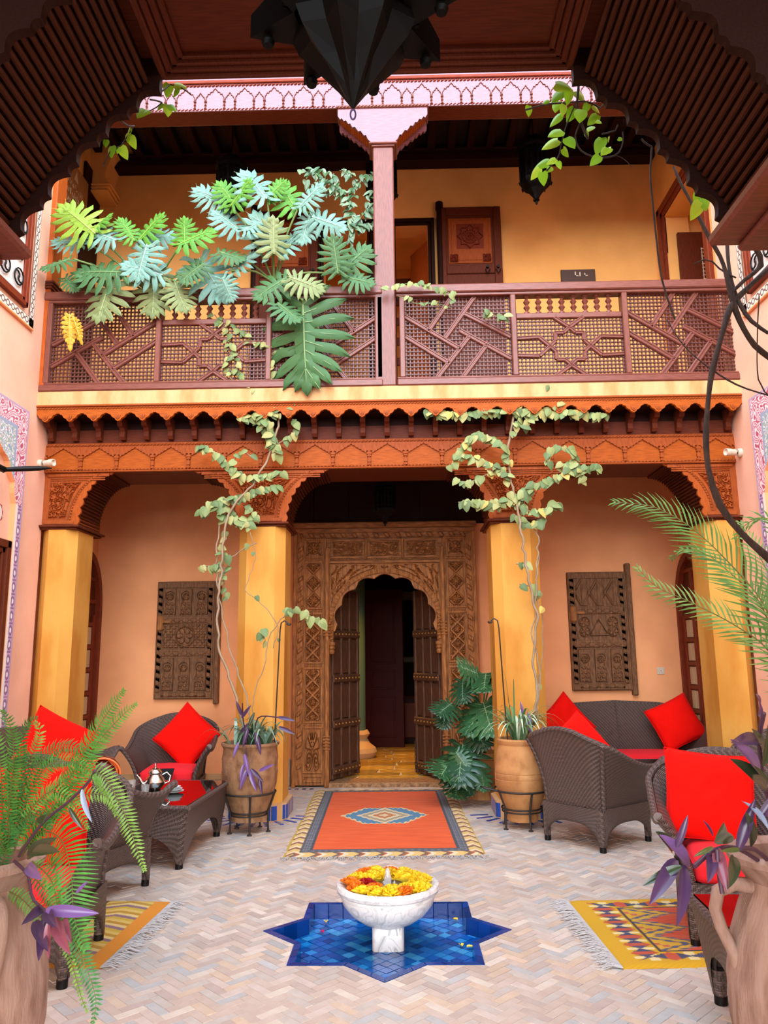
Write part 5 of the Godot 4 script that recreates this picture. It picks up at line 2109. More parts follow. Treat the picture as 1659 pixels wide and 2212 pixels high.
	# orange striped rug
	var t3 := pic(200, 200, func(x: int, y: int) -> Color:
		var px := x / 200.0
		var py := y / 200.0
		var e := 1.0 - px
		var c := Color("d9892a")
		if e > 0.07 and e < 0.27 and py > 0.03 and py < 0.97:
			var w := fposmod(py * 6.0 + 0.35 * absf(e - 0.17) * 10.0, 1.0)
			c = [Color("c9a63a"), Color("8d6a72"), Color("e0c27a"), Color("b98a2e"), Color("d8b560")][int(w * 5.0)]
		elif e >= 0.27 and e < 0.29:
			c = Color("6a4430")
		elif e >= 0.29:
			var u := fposmod(e * 3.2, 1.0)
			var v := fposmod(py * 4.5 + 0.5, 1.0)
			c = Color("dd7d2a")
			if absf(v - 0.5) < 0.35 * u + 0.03 * float((x + y) % 3):
				c = Color("4f93ac")
			if absf(v - 0.5) < 0.35 * u - 0.2:
				c = Color("d8a54a")
		return c * (kn.call(x, y) as float))
	var m3 := mat("striped_rug_wool", "ffffff", 0.95, {"tex": t3, "spec": 0.1, "rim": 0.15})
	t = thing("rug", "orange rug with blue triangles and wavy striped border under the armchair behind the fern", "rug", xf(Vector3(-2.2, 0, -4.64), deg_to_rad(-3)))
	obj("woven_field", rug_mesh(1.5, 1.04), m3, t)
	fringe(t, Vector3(0.74, 0.007, -0.5), Vector3(0.74, 0.007, 0.52), Vector3(0.11, 0, 0), 170, fr)

func arched_outline(w: float, y0: float, ys: float, yt: float, lobed := 0.0) -> PackedVector2Array:
	var p := PackedVector2Array([Vector2(-w / 2, y0), Vector2(-w / 2, ys)])
	for i in range(1, 12):
		var a := i / 12.0
		var x := -w / 2 * cos(a * PI / 2)
		p.append(Vector2(x, ys + (yt - ys) * pow(sin(a * PI / 2), 0.85) + lobed * absf(sin(a * PI * 3.0))))
	p.append(Vector2(0, yt + 0.05))
	for i in range(11, 0, -1):
		var a := i / 12.0
		var x := w / 2 * cos(a * PI / 2)
		p.append(Vector2(x, ys + (yt - ys) * pow(sin(a * PI / 2), 0.85) + lobed * absf(sin(a * PI * 3.0))))
	p.append(Vector2(w / 2, ys))
	p.append(Vector2(w / 2, y0))
	return p

func arched_door(label: String, t: Transform3D, w: float, ytop: float) -> void:
	var o := thing("arched_door", label, "door", t)
	var ys := ytop - 0.75
	var out := arched_outline(w, 0.0, ys, ytop)
	var inn := arched_outline(w - 0.16, 0.0, ys, ytop - 0.09)
	var mid := arched_outline(w - 0.26, 0.0, ys, ytop - 0.14)
	var st := S()
	# frame: outer band left as two halves so that the opening stays open
	for s in [-1.0, 1.0]:
		var h := PackedVector2Array()
		for q in out:
			if q.x * s >= -0.0001:
				h.append(q)
		var g := []
		for q in inn:
			if q.x * s >= -0.0001:
				g.append(q)
		if s > 0:
			g.reverse()
			for q in g:
				h.append(q)
		else:
			g.reverse()
			for q in g:
				h.append(q)
		prism(st, h, 0.0, 0.09)
	obj("door_frame", st, M.red_wood, o)
	st = S()
	prism(st, inn, 0.0, 0.03)
	obj("door_leaf", st, M.dark_wood, o)
	st = S()
	for s in [-1.0, 1.0]:
		mm(st, s * (w / 2 - 0.08), s * (w / 2 - 0.17), 0.0, ys, 0.03, 0.06, 0.008)
		mm(st, s * 0.0, s * 0.05, 0.0, ytop - 0.2, 0.03, 0.06, 0.008)
	for k in 9:
		mm(st, -w / 2 + 0.12, w / 2 - 0.12, 0.25 + k * 0.27, 0.3 + k * 0.27, 0.03, 0.055, 0.008)
	obj("lattice_frame", st, M.red_wood, o)
	# frosted panes
	for s in [-1.0, 1.0]:
		for k in 8:
			st = S()
			var a: float = s * 0.06
			var b: float = s * (w / 2 - 0.18)
			var m := (a + b) / 2
			var y0 := 0.31 + k * 0.27
			if y0 + 0.2 > ys + 0.1:
				continue
			mm(st, a, m - s * 0.012, y0, y0 + 0.2, 0.03, 0.04)
			obj("pane", st, M.frosted, o)
			st = S()
			mm(st, m + s * 0.012, b, y0, y0 + 0.2, 0.03, 0.04)
			obj("pane", st, M.frosted, o)

func antique_panel(label: String, x0: float, x1: float, y0: float, y1: float, star_kind: bool) -> void:
	var z := ZW
	var t := thing("carved_panel", label, "carving", xf(Vector3(0, 0, 0)))
	var st := S()
	mm(st, x0, x1, y0, y1, z, z + 0.06, 0.006)
	obj("board", st, M.old_dark_wood, t)
	st = S()
	var px := x1 - 0.03
	mm(st, px, x1 + 0.03, y0 - 0.06, y1 + (0.1 if not star_kind else 0.0), z, z + 0.09, 0.012)
	obj("pivot_post", st, M.old_dark_wood, t)
	var w := x1 - x0
	var cx := (x0 + x1) / 2 - 0.02
	var zz := z + 0.06
	st = S()
	panel_frame(st, x0 + 0.01, x1 - 0.05, y0 + 0.01, y1 - 0.01, zz, 0.07, 0.012)
	mm(st, x0 + 0.05, x1 - 0.08, y0 + (y1 - y0) * 0.36, y0 + (y1 - y0) * 0.42, zz, zz + 0.016, 0.005)
	mm(st, x0 + 0.05, x1 - 0.08, y0 + (y1 - y0) * 0.64, y0 + (y1 - y0) * 0.7, zz, zz + 0.016, 0.005)
	obj("rails", st, M.old_dark_wood, t)
	var wavy := func(x: float, y: float) -> float: return sstep(0.0, 0.6, sin(x * 60.0) * 0.6 + sin(y * 160.0 + 1.0))
	for yy in [0.02, 0.365, 0.645]:
		carved(t, x0 + 0.09, x1 - 0.12, y0 + (y1 - y0) * yy, y0 + (y1 - y0) * yy + 0.055, zz + 0.012, 0.014, 0.007, func(x: float, y: float) -> float: return sstep(0.1, 0.5, cos(x * 62.0) * 0.5 + 0.5 - absf(y) * 26.0 + 0.4), M.old_dark_wood, "wavy_carving")
	for k in 2:
		var xs: float = [x0 + 0.02, x1 - 0.12][k]
		carved(t, xs, xs + 0.05, y0 + 0.08, y1 - 0.08, zz + 0.012, 0.012, 0.008, func(x: float, y: float) -> float: return sstep(0.0, 0.5, sin(y * 70.0 + x * 30.0)), M.old_dark_wood, "wavy_carving")
	# three niches below (and above)
	var rows := [[y0 + 0.1, y0 + (y1 - y0) * 0.345]]
	if star_kind:
		rows.append([y0 + (y1 - y0) * 0.71, y1 - 0.09])
	for r in rows:
		for k in 3:
			var c := cx + (k - 1) * w * 0.26
			var hh: float = r[1] - r[0]
			var ww := w * 0.2
			carved(t, c - ww / 2, c + ww / 2, r[0], r[1], zz + 0.001, 0.03, 0.006, func(x: float, y: float) -> float:
				var yy := y / hh + 0.5
				var key := Vector2(x, (yy - 0.72) * hh).length() < ww * 0.36 or (yy < 0.6 and absf(x) < ww * (0.36 if yy < 0.45 else 0.24))
				if not key:
					return 0.85
				return 0.25 + (0.55 * h_rosette(x, (yy - 0.68) * hh, ww * 0.26, 6) if yy > 0.5 else 0.5 * sstep(0.3, 0.7, absf(sin(y * 60.0) * sin(x * 60.0 + y * 20.0)))), M.old_dark_wood, "niche_carving")
	# centre
	var ya := y0 + (y1 - y0) * 0.43
	var yb := y0 + (y1 - y0) * 0.63
	if star_kind:
		carved(t, cx - w * 0.36, cx + w * 0.36, ya, yb, zz + 0.001, 0.03, 0.006, func(x: float, y: float) -> float:
			var r := Vector2(x, y).length()
			if r < 0.125:
				if r > 0.112:
					return 1.0
				return 0.15 + 0.8 * h_rosette(x, y, 0.108, 6)
			return 0.5 * sstep(0.25, 0.5, absf(sin((x + y) * 48.0) * sin((x - y) * 48.0))) + 0.2, M.old_dark_wood, "star_carving")
	else:
		carved(t, cx - w * 0.36, cx + w * 0.36, ya, yb, zz + 0.001, 0.03, 0.006, func(x: float, y: float) -> float:
			var d := maxf(absf(x) * 1.7 + y - 0.085, -y - 0.09)
			if d < 0.012 and d > -0.004:
				return 1.0
			if d <= -0.004:
				return 0.3
			return 0.75 * h_rosette(absf(x) - 0.17, absf(y + 0.0) - 0.055, 0.06, 5), M.old_dark_wood, "triangle_carving")
		for k in 3:
			st = S()
			var xx := x0 + 0.1 + k * w * 0.26
			mm(st, xx + 0.06, xx + 0.13, y0 + (y1 - y0) * 0.71, y1 - 0.08, zz, zz + 0.018, 0.005)
			obj("upright_strip", st, M.old_dark_wood, t)
		carved(t, x0 + 0.09, x1 - 0.12, y0 + (y1 - y0) * 0.71, y1 - 0.09, zz + 0.001, 0.02, 0.007, func(x: float, y: float) -> float: return sstep(0.02, 0.006, absf(absf(fposmod(x, 0.19) - 0.095) - absf(y) * 0.6)), M.old_dark_wood, "cross_carving")
	# wooden lock
	st = S()
	var yl := y0 + (y1 - y0) * 0.64
	mm(st, x0 + 0.015, x0 + 0.09, yl - 0.09, yl + 0.09, zz, zz + 0.05, 0.015)
	mm(st, x0 + 0.09, x0 + 0.19, yl + 0.0, yl + 0.03, zz + 0.01, zz + 0.035, 0.005)
	obj("wooden_lock", st, M.old_wood, t)

# a point of the painted side wall: a metres from its far edge, y up
func fresco(side: float) -> void:
	var wx := XL if side < 0 else XR
	var T := func(a: float, y: float, d: float) -> Vector3: return Vector3(wx - side * d, y, -6.99 + a)
	var lab: String = "painted floral surround on the pink wall beside the iron bracket" if side < 0 else "painted floral surround on the pink wall behind the palm"
	var t := thing("wall_painting", lab, "painting")
	var st := S()
	var put2 := func(a: float, y: float, d: float) -> void: vt(st, T.call(a, y, d), a / 2.0, 1.0 - y / 3.82)
	var cell := func(p: Array) -> void:
		# p: four (a, y, d) corners, counter-clockwise seen from the court on the left wall
		var o := [0, 2, 1, 0, 3, 2] if side < 0 else [0, 1, 2, 0, 2, 3]
		for k in o:
			put2.call(p[k][0], p[k][1], p[k][2])
	var D := 0.05
	cell.call([[0.0, 0.0, D], [0.0, 2.9, D], [0.13, 2.9, D], [0.13, 0.0, D]])
	cell.call([[1.87, 0.0, D], [1.87, 2.9, D], [2.0, 2.9, D], [2.0, 0.0, D]])
	var n := 40
	var edge := func(i: int) -> Vector2:
		var a := PI - PI * i / n
		return Vector2(1.0 + cos(a) * 0.87 * (1.0 - 0.03 * absf(sin(i * 0.75))), 2.9 + sin(a) * 0.62 * (1.0 - 0.05 * absf(sin(i * 0.75))))
	for i in n:
		var p0: Vector2 = edge.call(i)
		var p1: Vector2 = edge.call(i + 1)
		var q0 := Vector2(2.0 * i / n, 3.82)
		var q1 := Vector2(2.0 * (i + 1) / n, 3.82)
		cell.call([[p0.x, p0.y, D], [q0.x, q0.y, D], [q1.x, q1.y, D], [p1.x, p1.y, D]])
	cell.call([[0, 2.9, D], [0, 3.82, D], [0.001, 3.82, D], [0.13, 2.9, D]])
	cell.call([[2.0, 2.9, D], [1.87, 2.9, D], [1.999, 3.82, D], [2.0, 3.82, D]])
	# edges
	cell.call([[0, 0, 0], [0, 3.82, 0], [0, 3.82, D], [0, 0, D]])
	cell.call([[0, 3.82, 0], [2, 3.82, 0], [2, 3.82, D], [0, 3.82, D]])
	obj("painted_surround", st, M.fresco, t)
	st = S()
	for i in n:
		var p0: Vector2 = edge.call(i)
		var p1: Vector2 = edge.call(i + 1)
		quad(st, T.call(p0.x, p0.y, D), T.call(p1.x, p1.y, D), T.call(p1.x, p1.y, 0.0), T.call(p0.x, p0.y, 0.0))
	for a in [0.13, 1.87]:
		quad(st, T.call(a, 0, D), T.call(a, 2.9, D), T.call(a, 2.9, 0.0), T.call(a, 0, 0.0))
	obj("arch_reveal", st, M.salmon_plaster, t)
	# painted flower medallion on the recessed wall
	st = S()
	for k in 3:
		var r: float = [0.1, 0.085, 0.02][k]
		var pl := PackedVector2Array()
		for i in 32:
			var a := TAU * i / 32
			var rr := r * (1.0 + (0.1 * sin(a * 10.0) if k == 0 else 0.0))
			pl.append(Vector2(cos(a), sin(a)) * rr)
		st = S()
		prism(st, pl, 0.0, 0.004 + k * 0.001, Transform3D(Basis(Vector3.UP, -side * PI / 2), T.call(0.36, 2.78, 0.0)))
		obj("painted_flower", st, [M.paint_red, M.white_plaster, M.black_void][k], t)
	# wooden window in the recess
	var wdw := thing("wall_window", "dark wood framed window in the painted surround on the " + ("wall beside the fern" if side < 0 else "wall behind the palm"), "window")
	st = S()
	for q in [[0.0, 0.07, 0.05], [0.07, 0.12, 0.03]]:
		for a in [[0.14 + q[0], 0.14 + q[1]], [1.86 - q[1], 1.86 - q[0]]]:
			box(st, T.call((a[0] + a[1]) / 2, 1.4, q[2] / 2), Vector3(q[2], 2.3 - 2 * q[0], a[1] - a[0]), 0.006)
		for y in [2.55 - (q[0] + q[1]) / 2, 0.25 + (q[0] + q[1]) / 2]:
			box(st, T.call(1.0, y, q[2] / 2), Vector3(q[2], q[1] - q[0], 1.72 - 2 * q[0]), 0.006)
	obj("window_frame", st, M.dark_wood, wdw)
	st = S()
	box(st, T.call(1.0, 1.4, 0.006), Vector3(0.012, 2.1, 1.5))
	obj("pane", st, M.lantern_glass, wdw)
	# upper window with wrought scrolls
	var up := thing("grille_window", "window with wrought iron scrolls and a painted chain border high on the pink wall, " + ("below the leafy corner" if side < 0 else "behind the dark branch"), "window")
	st = S()
	for q in [[0.0, 0.05, 0.045], [0.05, 0.09, 0.03]]:
		for a in [[0.17 + q[0], 0.17 + q[1]], [1.83 - q[1], 1.83 - q[0]]]:
			box(st, T.call((a[0] + a[1]) / 2, 5.55, q[2] / 2), Vector3(q[2], 1.5 - 2 * q[0], a[1] - a[0]), 0.006)
		for y in [6.3 - (q[0] + q[1]) / 2, 4.8 + (q[0] + q[1]) / 2]:
			box(st, T.call(1.0, y, q[2] / 2), Vector3(q[2], q[1] - q[0], 1.66 - 2 * q[0]), 0.006)
	obj("window_frame", st, M.red_wood, up)
	st = S()
	box(st, T.call(1.0, 5.55, 0.006), Vector3(0.012, 1.4, 1.5))
	obj("pane", st, M.pale_pane, up)
	st = S()
	for i in 6:
		for j in 5:
			var c := Vector2(0.36 + i * 0.25, 5.03 + j * 0.26)
			for s in [-1.0, 1.0]:
				var pts := []
				for k in 15:
					var a := k * 0.5
					var r := 0.1 * (1.0 - k / 17.0)
					pts.append(T.call(c.x + s * (r * cos(a) - 0.02), c.y + s * r * sin(a), 0.03))
				tube(st, pts, 0.008, 5, false)
	obj("iron_scrolls", st, M.black_metal, up)
	st = S()
	for q in [[0.0, 2.0, 4.66, 4.75], [0.0, 0.09, 4.66, 6.4]]:
		var o := [[q[0], q[2], 0.02], [q[0], q[3], 0.02], [q[1], q[3], 0.02], [q[1], q[2], 0.02]]
		var ord := [0, 2, 1, 0, 3, 2] if side < 0 else [0, 1, 2, 0, 2, 3]
		var len: float = maxf(q[1] - q[0], q[3] - q[2])
		var wide: bool = q[1] - q[0] > 1.0
		for k in ord:
			var uu: float = (o[k][0] - q[0]) / 0.09
			var vv: float = (o[k][1] - q[2]) / 0.09
			st.set_uv(Vector2(uu, vv) if wide else Vector2(vv, uu))
			st.add_vertex(T.call(o[k][0], o[k][1], o[k][2]))
	obj("painted_border", st, M.chain_paint, up)
	st = S()
	box(st, T.call(1.0, 4.65, 0.015), Vector3(0.03, 0.02, 2.0), 0.004)
	obj("border_ledge", st, M.salmon_plaster, up)

func side_details() -> void:
	mat("frosted", "c9b08a", 0.4, {})
	mat("paint_red", "a83a3a", 0.85)
	mat("pale_pane", "e8dcd4", 0.3)
	var fres := pic(256, 480, func(x: int, y: int) -> Color:
		var a := x / 256.0 * 2.0
		var h := (1.0 - y / 480.0) * 3.82
		var c := Color("e9e2e4")
		var e := minf(minf(a, 2.0 - a), 3.82 - h)
		if e < 0.02:
			return Color("b59ab0")
		if h < 2.9:
			if e < 0.085:
				var v := fposmod(h, 0.13) / 0.13 - 0.5
				var u := (e - 0.052) / 0.033
				var r := Vector2(u * 0.8, v * 2.2).length()
				return Color("8a6484") if absf(r - 0.62) < 0.2 or absf(v) > 0.44 else (Color("efe6ea") if r < 0.5 else Color("c8a4c0"))
			return Color("efe0d2")
		var n := absf(sin(fa.get_noise_2d(a * 6.0, h * 6.0) * 9.0))
		var m := absf(sin(fa.get_noise_2d(a * 5.0 + 30.0, h * 5.0) * 8.0))
		if e < 0.2:
			c = Color("f0dcd8")
			if n > 0.8:
				c = Color("b85064")
		else:
			c = Color("e4e2d8")
			if n > 0.8:
				c = Color("8aa0b0")
			if m > 0.86:
				c = Color("9db0a0")
			if m < 0.12 and n < 0.4:
				c = Color("b84058")
		if absf(e - 0.21) < 0.015:
			c = Color("9aa4b8")
		return c)
	mat("fresco", "ffffff", 0.85, {"tex": fres})
	mat("chain_paint", "ffffff", 0.85, {"tex": pic(64, 64, func(x: int, y: int) -> Color:
		var p := Vector2(x / 64.0 - 0.5, y / 64.0 - 0.5)
		var r := p.length()
		return Color("6a4a40") if absf(r - 0.3) < 0.07 or absf(p.y) > 0.44 or (absf(p.x) > 0.4 and absf(p.y) < 0.12) else Color("e4d6c4"))})
	M.chain_paint.uv1_scale = Vector3(1, 1, 1)
	fresco(-1.0)
	fresco(1.0)
	arched_door("arched wooden door with small frosted panes behind the corner column beside the star panel", xf(Vector3(-3.735, 0, -8.95), PI / 2), 1.0, 2.76)
	arched_door("arched wooden door with small frosted panes behind the sofa and the palm fronds", xf(Vector3(3.455, 0, -9.0), -PI / 2), 0.95, 2.64)
	antique_panel("old carved wooden panel with a star wheel hung on the salmon wall above the armchair", -2.95, -2.2, 1.0, 2.41, true)
	antique_panel("old carved wooden panel with a triangle and three keyhole niches hung above the sofa", 2.055, 2.79, 1.05, 2.46, false)
	# switch
	var t := thing("light_switch", "small square cream light switch on the wall by the triangle panel", "switch", xf(Vector3(3.123, 1.271, ZW)))
	var st := S()
	box(st, Vector3(0, 0, 0.006), Vector3(0.085, 0.085, 0.012), 0.004)
	obj("plate", st, M.cream, t)
	st = S()
	box(st, Vector3(0, 0, 0.014), Vector3(0.045, 0.045, 0.008), 0.003)
	obj("rocker", st, M.cream, t)
	st = S()
	box(st, Vector3(0, 0, 0.019), Vector3(0.008, 0.008, 0.004), 0.002)
	obj("indicator", st, M.black_void, t)
	# spotlights at the ends of the frieze
	for s in [-1.0, 1.0]:
		t = thing("wall_spotlight", "small cream spotlight on the pink wall at the " + ("frieze end beside the iron bracket" if s < 0 else "frieze end behind the climbing branch"), "light", xf(Vector3(XL if s < 0 else XR, 3.4, -7.35), 0, 0, 0, 0.85))
		st = S()
		lathe(st, [Vector2(0.0, 0.04), Vector2(0.04, 0.04), Vector2(0.05, 0.03), Vector2(0.05, 0.0), Vector2(0.0, 0.0)], 18, Transform3D(Basis(Vector3(0, 0, 1), s * PI / 2), Vector3.ZERO))
		obj("mount", st, M.cream, t)
		st = S()
		tube(st, [Vector3(-s * 0.03, 0, 0), Vector3(-s * 0.07, 0, 0.01)], 0.012, 8)
		obj("joint", st, M.iron, t)
		st = S()
		lathe(st, [Vector2(0.0, 0.0), Vector2(0.035, 0.005), Vector2(0.038, 0.06), Vector2(0.042, 0.065), Vector2(0.042, 0.13), Vector2(0.036, 0.13), Vector2(0.03, 0.11), Vector2(0.0, 0.1)], 18, Transform3D(Basis(Vector3(0, 0, 1), s * PI / 2) * Basis(Vector3(1, 0, 0), 0.25), Vector3(-s * 0.07, 0, 0.015)))
		obj("head", st, M.cream, t)
	# wrought bracket
	t = thing("iron_bracket", "black wrought iron bracket curling out from the painted pink wall", "bracket")
	st = S()
	var pts := []
	for i in 12:
		var u := i / 11.0
		pts.append(Vector3(-3.52 + 0.1 * u, 3.62 - 0.5 * sin(u * PI / 2), -5.3 - 1.15 * u))
	tube(st, pts, 0.03, 8, true)
	obj("arm", st, M.black_metal, t)
	st = S()
	tube(st, [Vector3(-3.42, 3.12, -6.45), Vector3(-3.3, 3.15, -6.55), Vector3(-3.18, 3.165, -6.6), Vector3(-3.07, 3.165, -6.6)], [0.02, 0.024, 0.022, 0.006], 8)
	obj("hook", st, M.black_metal, t)

# ---------- terracotta ----------
func soil_disc(parent: Node, r: float, y: float) -> void:
	var st := S()
	lathe(st, [Vector2(0, y + 0.02), Vector2(r * 0.6, y + 0.012), Vector2(r, y)], 20)
	obj("soil", st, M.soil, parent)

func iron_stand(x: float, z: float, r: float, h: float, label: String, loop: float) -> void:
	var t := thing("plant_stand", label, "stand", xf(Vector3(x, 0, z)))
	for q in [[r, h, 0.009], [r * 0.72, h * 0.52, 0.008], [r * 0.7, h * 0.44, 0.007]]:
		var st := S()
		var pts := []
		for i in 33:
			var a := TAU * i / 32
			pts.append(Vector3(cos(a) * q[0], q[1], sin(a) * q[0]))
		tube(st, pts, q[2], 6, false)
		obj("ring", st, M.iron, t)
	for k in 5:
		var a := TAU * k / 5 + 1.35
		var d := Vector3(cos(a), 0, sin(a))
		var st := S()
		tube(st, [d * r + Vector3(0, h, 0), d * (r * 0.74) + Vector3(0, h * 0.5, 0), d * (r * 0.74) + Vector3(0, h * 0.2, 0), d * (r * 0.76)], 0.009, 6)
		lathe(st, [Vector2(0.0, 0.012), Vector2(0.02, 0.01), Vector2(0.022, 0.0)], 10, Transform3D(Basis.IDENTITY, d * (r * 0.76)))
		obj("leg", st, M.iron, t)
	if loop > 0.0:
		var st := S()
		tube(st, [Vector3(-r * 0.85, h, 0.1), Vector3(-r - 0.1, h + 0.03, 0.12), Vector3(-r - 0.12, h + 0.035, 0.08), Vector3(-r * 0.95, h, 0.03)], 0.008, 6)
		obj("handle_loop", st, M.iron, t)

func urn(label: String, t: Transform3D, side: float) -> void:
	var o := thing("terracotta_urn", label, "urn", t)
	var st := S()
	lathe(st, [Vector2(0.0, 0.0), Vector2(0.2, 0.0), Vector2(0.235, 0.1), Vector2(0.262, 0.25), Vector2(0.262, 0.4), Vector2(0.24, 0.52), Vector2(0.205, 0.62), Vector2(0.178, 0.68), Vector2(0.172, 0.71), Vector2(0.2, 0.75), Vector2(0.228, 0.775), Vector2(0.232, 0.795), Vector2(0.215, 0.81), Vector2(0.18, 0.79), Vector2(0.16, 0.72)], 40)
	obj("body", st, M.chalky_terracotta, o)
	for s in [-1.0, 1.0]:
		st = S()
		tube(st, [Vector3(s * 0.17, 0.69, 0), Vector3(s * 0.23, 0.7, 0), Vector3(s * 0.285, 0.675, 0), Vector3(s * 0.3, 0.62, 0), Vector3(s * 0.285, 0.56, 0), Vector3(s * 0.25, 0.48, 0), Vector3(s * 0.235, 0.43, 0)], [0.034, 0.03, 0.028, 0.026, 0.026, 0.026, 0.028], 10, true, 0.8)
		obj("handle", st, M.chalky_terracotta, o)
	soil_disc(o, 0.165, 0.74)

func pots() -> void:
	var t := thing("terracotta_pot", "tall banded terracotta pot on an iron stand before the column with the leafy vine", "pot", xf(Vector3(-1.33, 0, -7.05)))
	var st := S()
	lathe(st, [Vector2(0.0, 0.1), Vector2(0.16, 0.1), Vector2(0.165, 0.14), Vector2(0.15, 0.15), Vector2(0.2, 0.28), Vector2(0.235, 0.4), Vector2(0.242, 0.48), Vector2(0.247, 0.5), Vector2(0.242, 0.52), Vector2(0.244, 0.6), Vector2(0.247, 0.615), Vector2(0.243, 0.63), Vector2(0.235, 0.7), Vector2(0.245, 0.72), Vector2(0.255, 0.73), Vector2(0.255, 0.75), Vector2(0.235, 0.752), Vector2(0.22, 0.72)], 40)
	obj("body", st, M.weathered_terracotta, t)
	soil_disc(t, 0.22, 0.7)
	iron_stand(-1.33, -7.05, 0.228, 0.33, "round iron plant stand under the banded pot", 0.0)
	t = thing("terracotta_pot", "bulging amphora pot with incised lines on an iron stand beside the monstera", "pot", xf(Vector3(1.06, 0, -7.14)))
	st = S()
	lathe(st, [Vector2(0.0, 0.06), Vector2(0.13, 0.06), Vector2(0.14, 0.09), Vector2(0.125, 0.11), Vector2(0.17, 0.2), Vector2(0.21, 0.3), Vector2(0.228, 0.4), Vector2(0.229, 0.41), Vector2(0.226, 0.415), Vector2(0.229, 0.42), Vector2(0.228, 0.46), Vector2(0.225, 0.465), Vector2(0.228, 0.47), Vector2(0.222, 0.53), Vector2(0.2, 0.64), Vector2(0.182, 0.7), Vector2(0.195, 0.72), Vector2(0.2, 0.74), Vector2(0.19, 0.755), Vector2(0.17, 0.75), Vector2(0.16, 0.7)], 40)
	obj("body", st, M.terracotta, t)
	soil_disc(t, 0.165, 0.7)
	iron_stand(1.06, -7.14, 0.245, 0.32, "round iron plant stand with a side loop under the amphora", 1.0)
	t = thing("terracotta_pot", "plain terracotta pot hidden among the monstera leaves beside the doorway", "pot", xf(Vector3(0.86, 0, -8.55)))
	st = S()
	lathe(st, [Vector2(0.0, 0.0), Vector2(0.15, 0.0), Vector2(0.2, 0.4), Vector2(0.22, 0.41), Vector2(0.22, 0.47), Vector2(0.2, 0.47), Vector2(0.19, 0.4)], 28)
	obj("body", st, M.terracotta, t)
	soil_disc(t, 0.19, 0.42)
	urn("chalky terracotta urn with loop handles holding the fern", xf(Vector3(-1.52, 0, -2.9), -0.8), 1.0)
	urn("chalky terracotta urn with a loop handle holding the purple trailing plant", xf(Vector3(1.385, 0, -2.9), 0.0), 1.0)

# ---------- lanterns ----------
func lantern(label: String, t: Transform3D, chain: float) -> void:
	var o := thing("hanging_lantern", label, "lantern", t, "")
	var n := 8
	var st := S()
	lathe(st, [Vector2(0.17, 0.0), Vector2(0.17, -0.42)], n)
	obj("glass_body", st, M.lantern_glass, o)
	st = S()
	lathe(st, [Vector2(0.03, 0.2), Vector2(0.06, 0.17), Vector2(0.1, 0.15), Vector2(0.13, 0.08), Vector2(0.2, 0.04), Vector2(0.2, 0.0), Vector2(0.165, -0.02)], n)
	obj("dome", st, M.lantern_metal, o)
	st = S()
	lathe(st, [Vector2(0.165, -0.4), Vector2(0.19, -0.42), Vector2(0.185, -0.45), Vector2(0.14, -0.5), Vector2(0.1, -0.53), Vector2(0.05, -0.6), Vector2(0.03, -0.64), Vector2(0.04, -0.66), Vector2(0.015, -0.68), Vector2(0.012, -0.71), Vector2(0.0, -0.72)], n)
	obj("lower_cone", st, M.lantern_metal, o)
	for k in n:
		var a := TAU * k / n
		var d := Vector3(cos(a), 0, sin(a))
		st = S()
		tube(st, [d * 0.176, d * 0.176 - Vector3(0, 0.42, 0)], 0.013, 6)
		lathe(st, [Vector2(0.0, 0.02), Vector2(0.018, 0.0), Vector2(0.0, -0.05)], 6, Transform3D(Basis.IDENTITY, d * 0.185 - Vector3(0, 0.43, 0)))
		obj("corner_rib", st, M.lantern_metal, o)
		st = S()
		var m := Vector3(cos(a + PI / n), 0, sin(a + PI / n)) * 0.16
		var B := Basis(Vector3.UP, -(a + PI / n) + PI / 2)
		for y in [-0.06, -0.21, -0.36]:
			box(st, m + Vector3(0, y, 0), Vector3(0.12, 0.02, 0.008), 0.0, B)
		box(st, m + Vector3(0, -0.21, 0), Vector3(0.015, 0.4, 0.008), 0.0, B)
		obj("fretwork", st, M.lantern_metal, o)
	st = S()
	tube(st, [Vector3(0, 0.2, 0), Vector3(0, 0.2 + chain, 0)], 0.008, 6)
	obj("chain", st, M.black_metal, o)

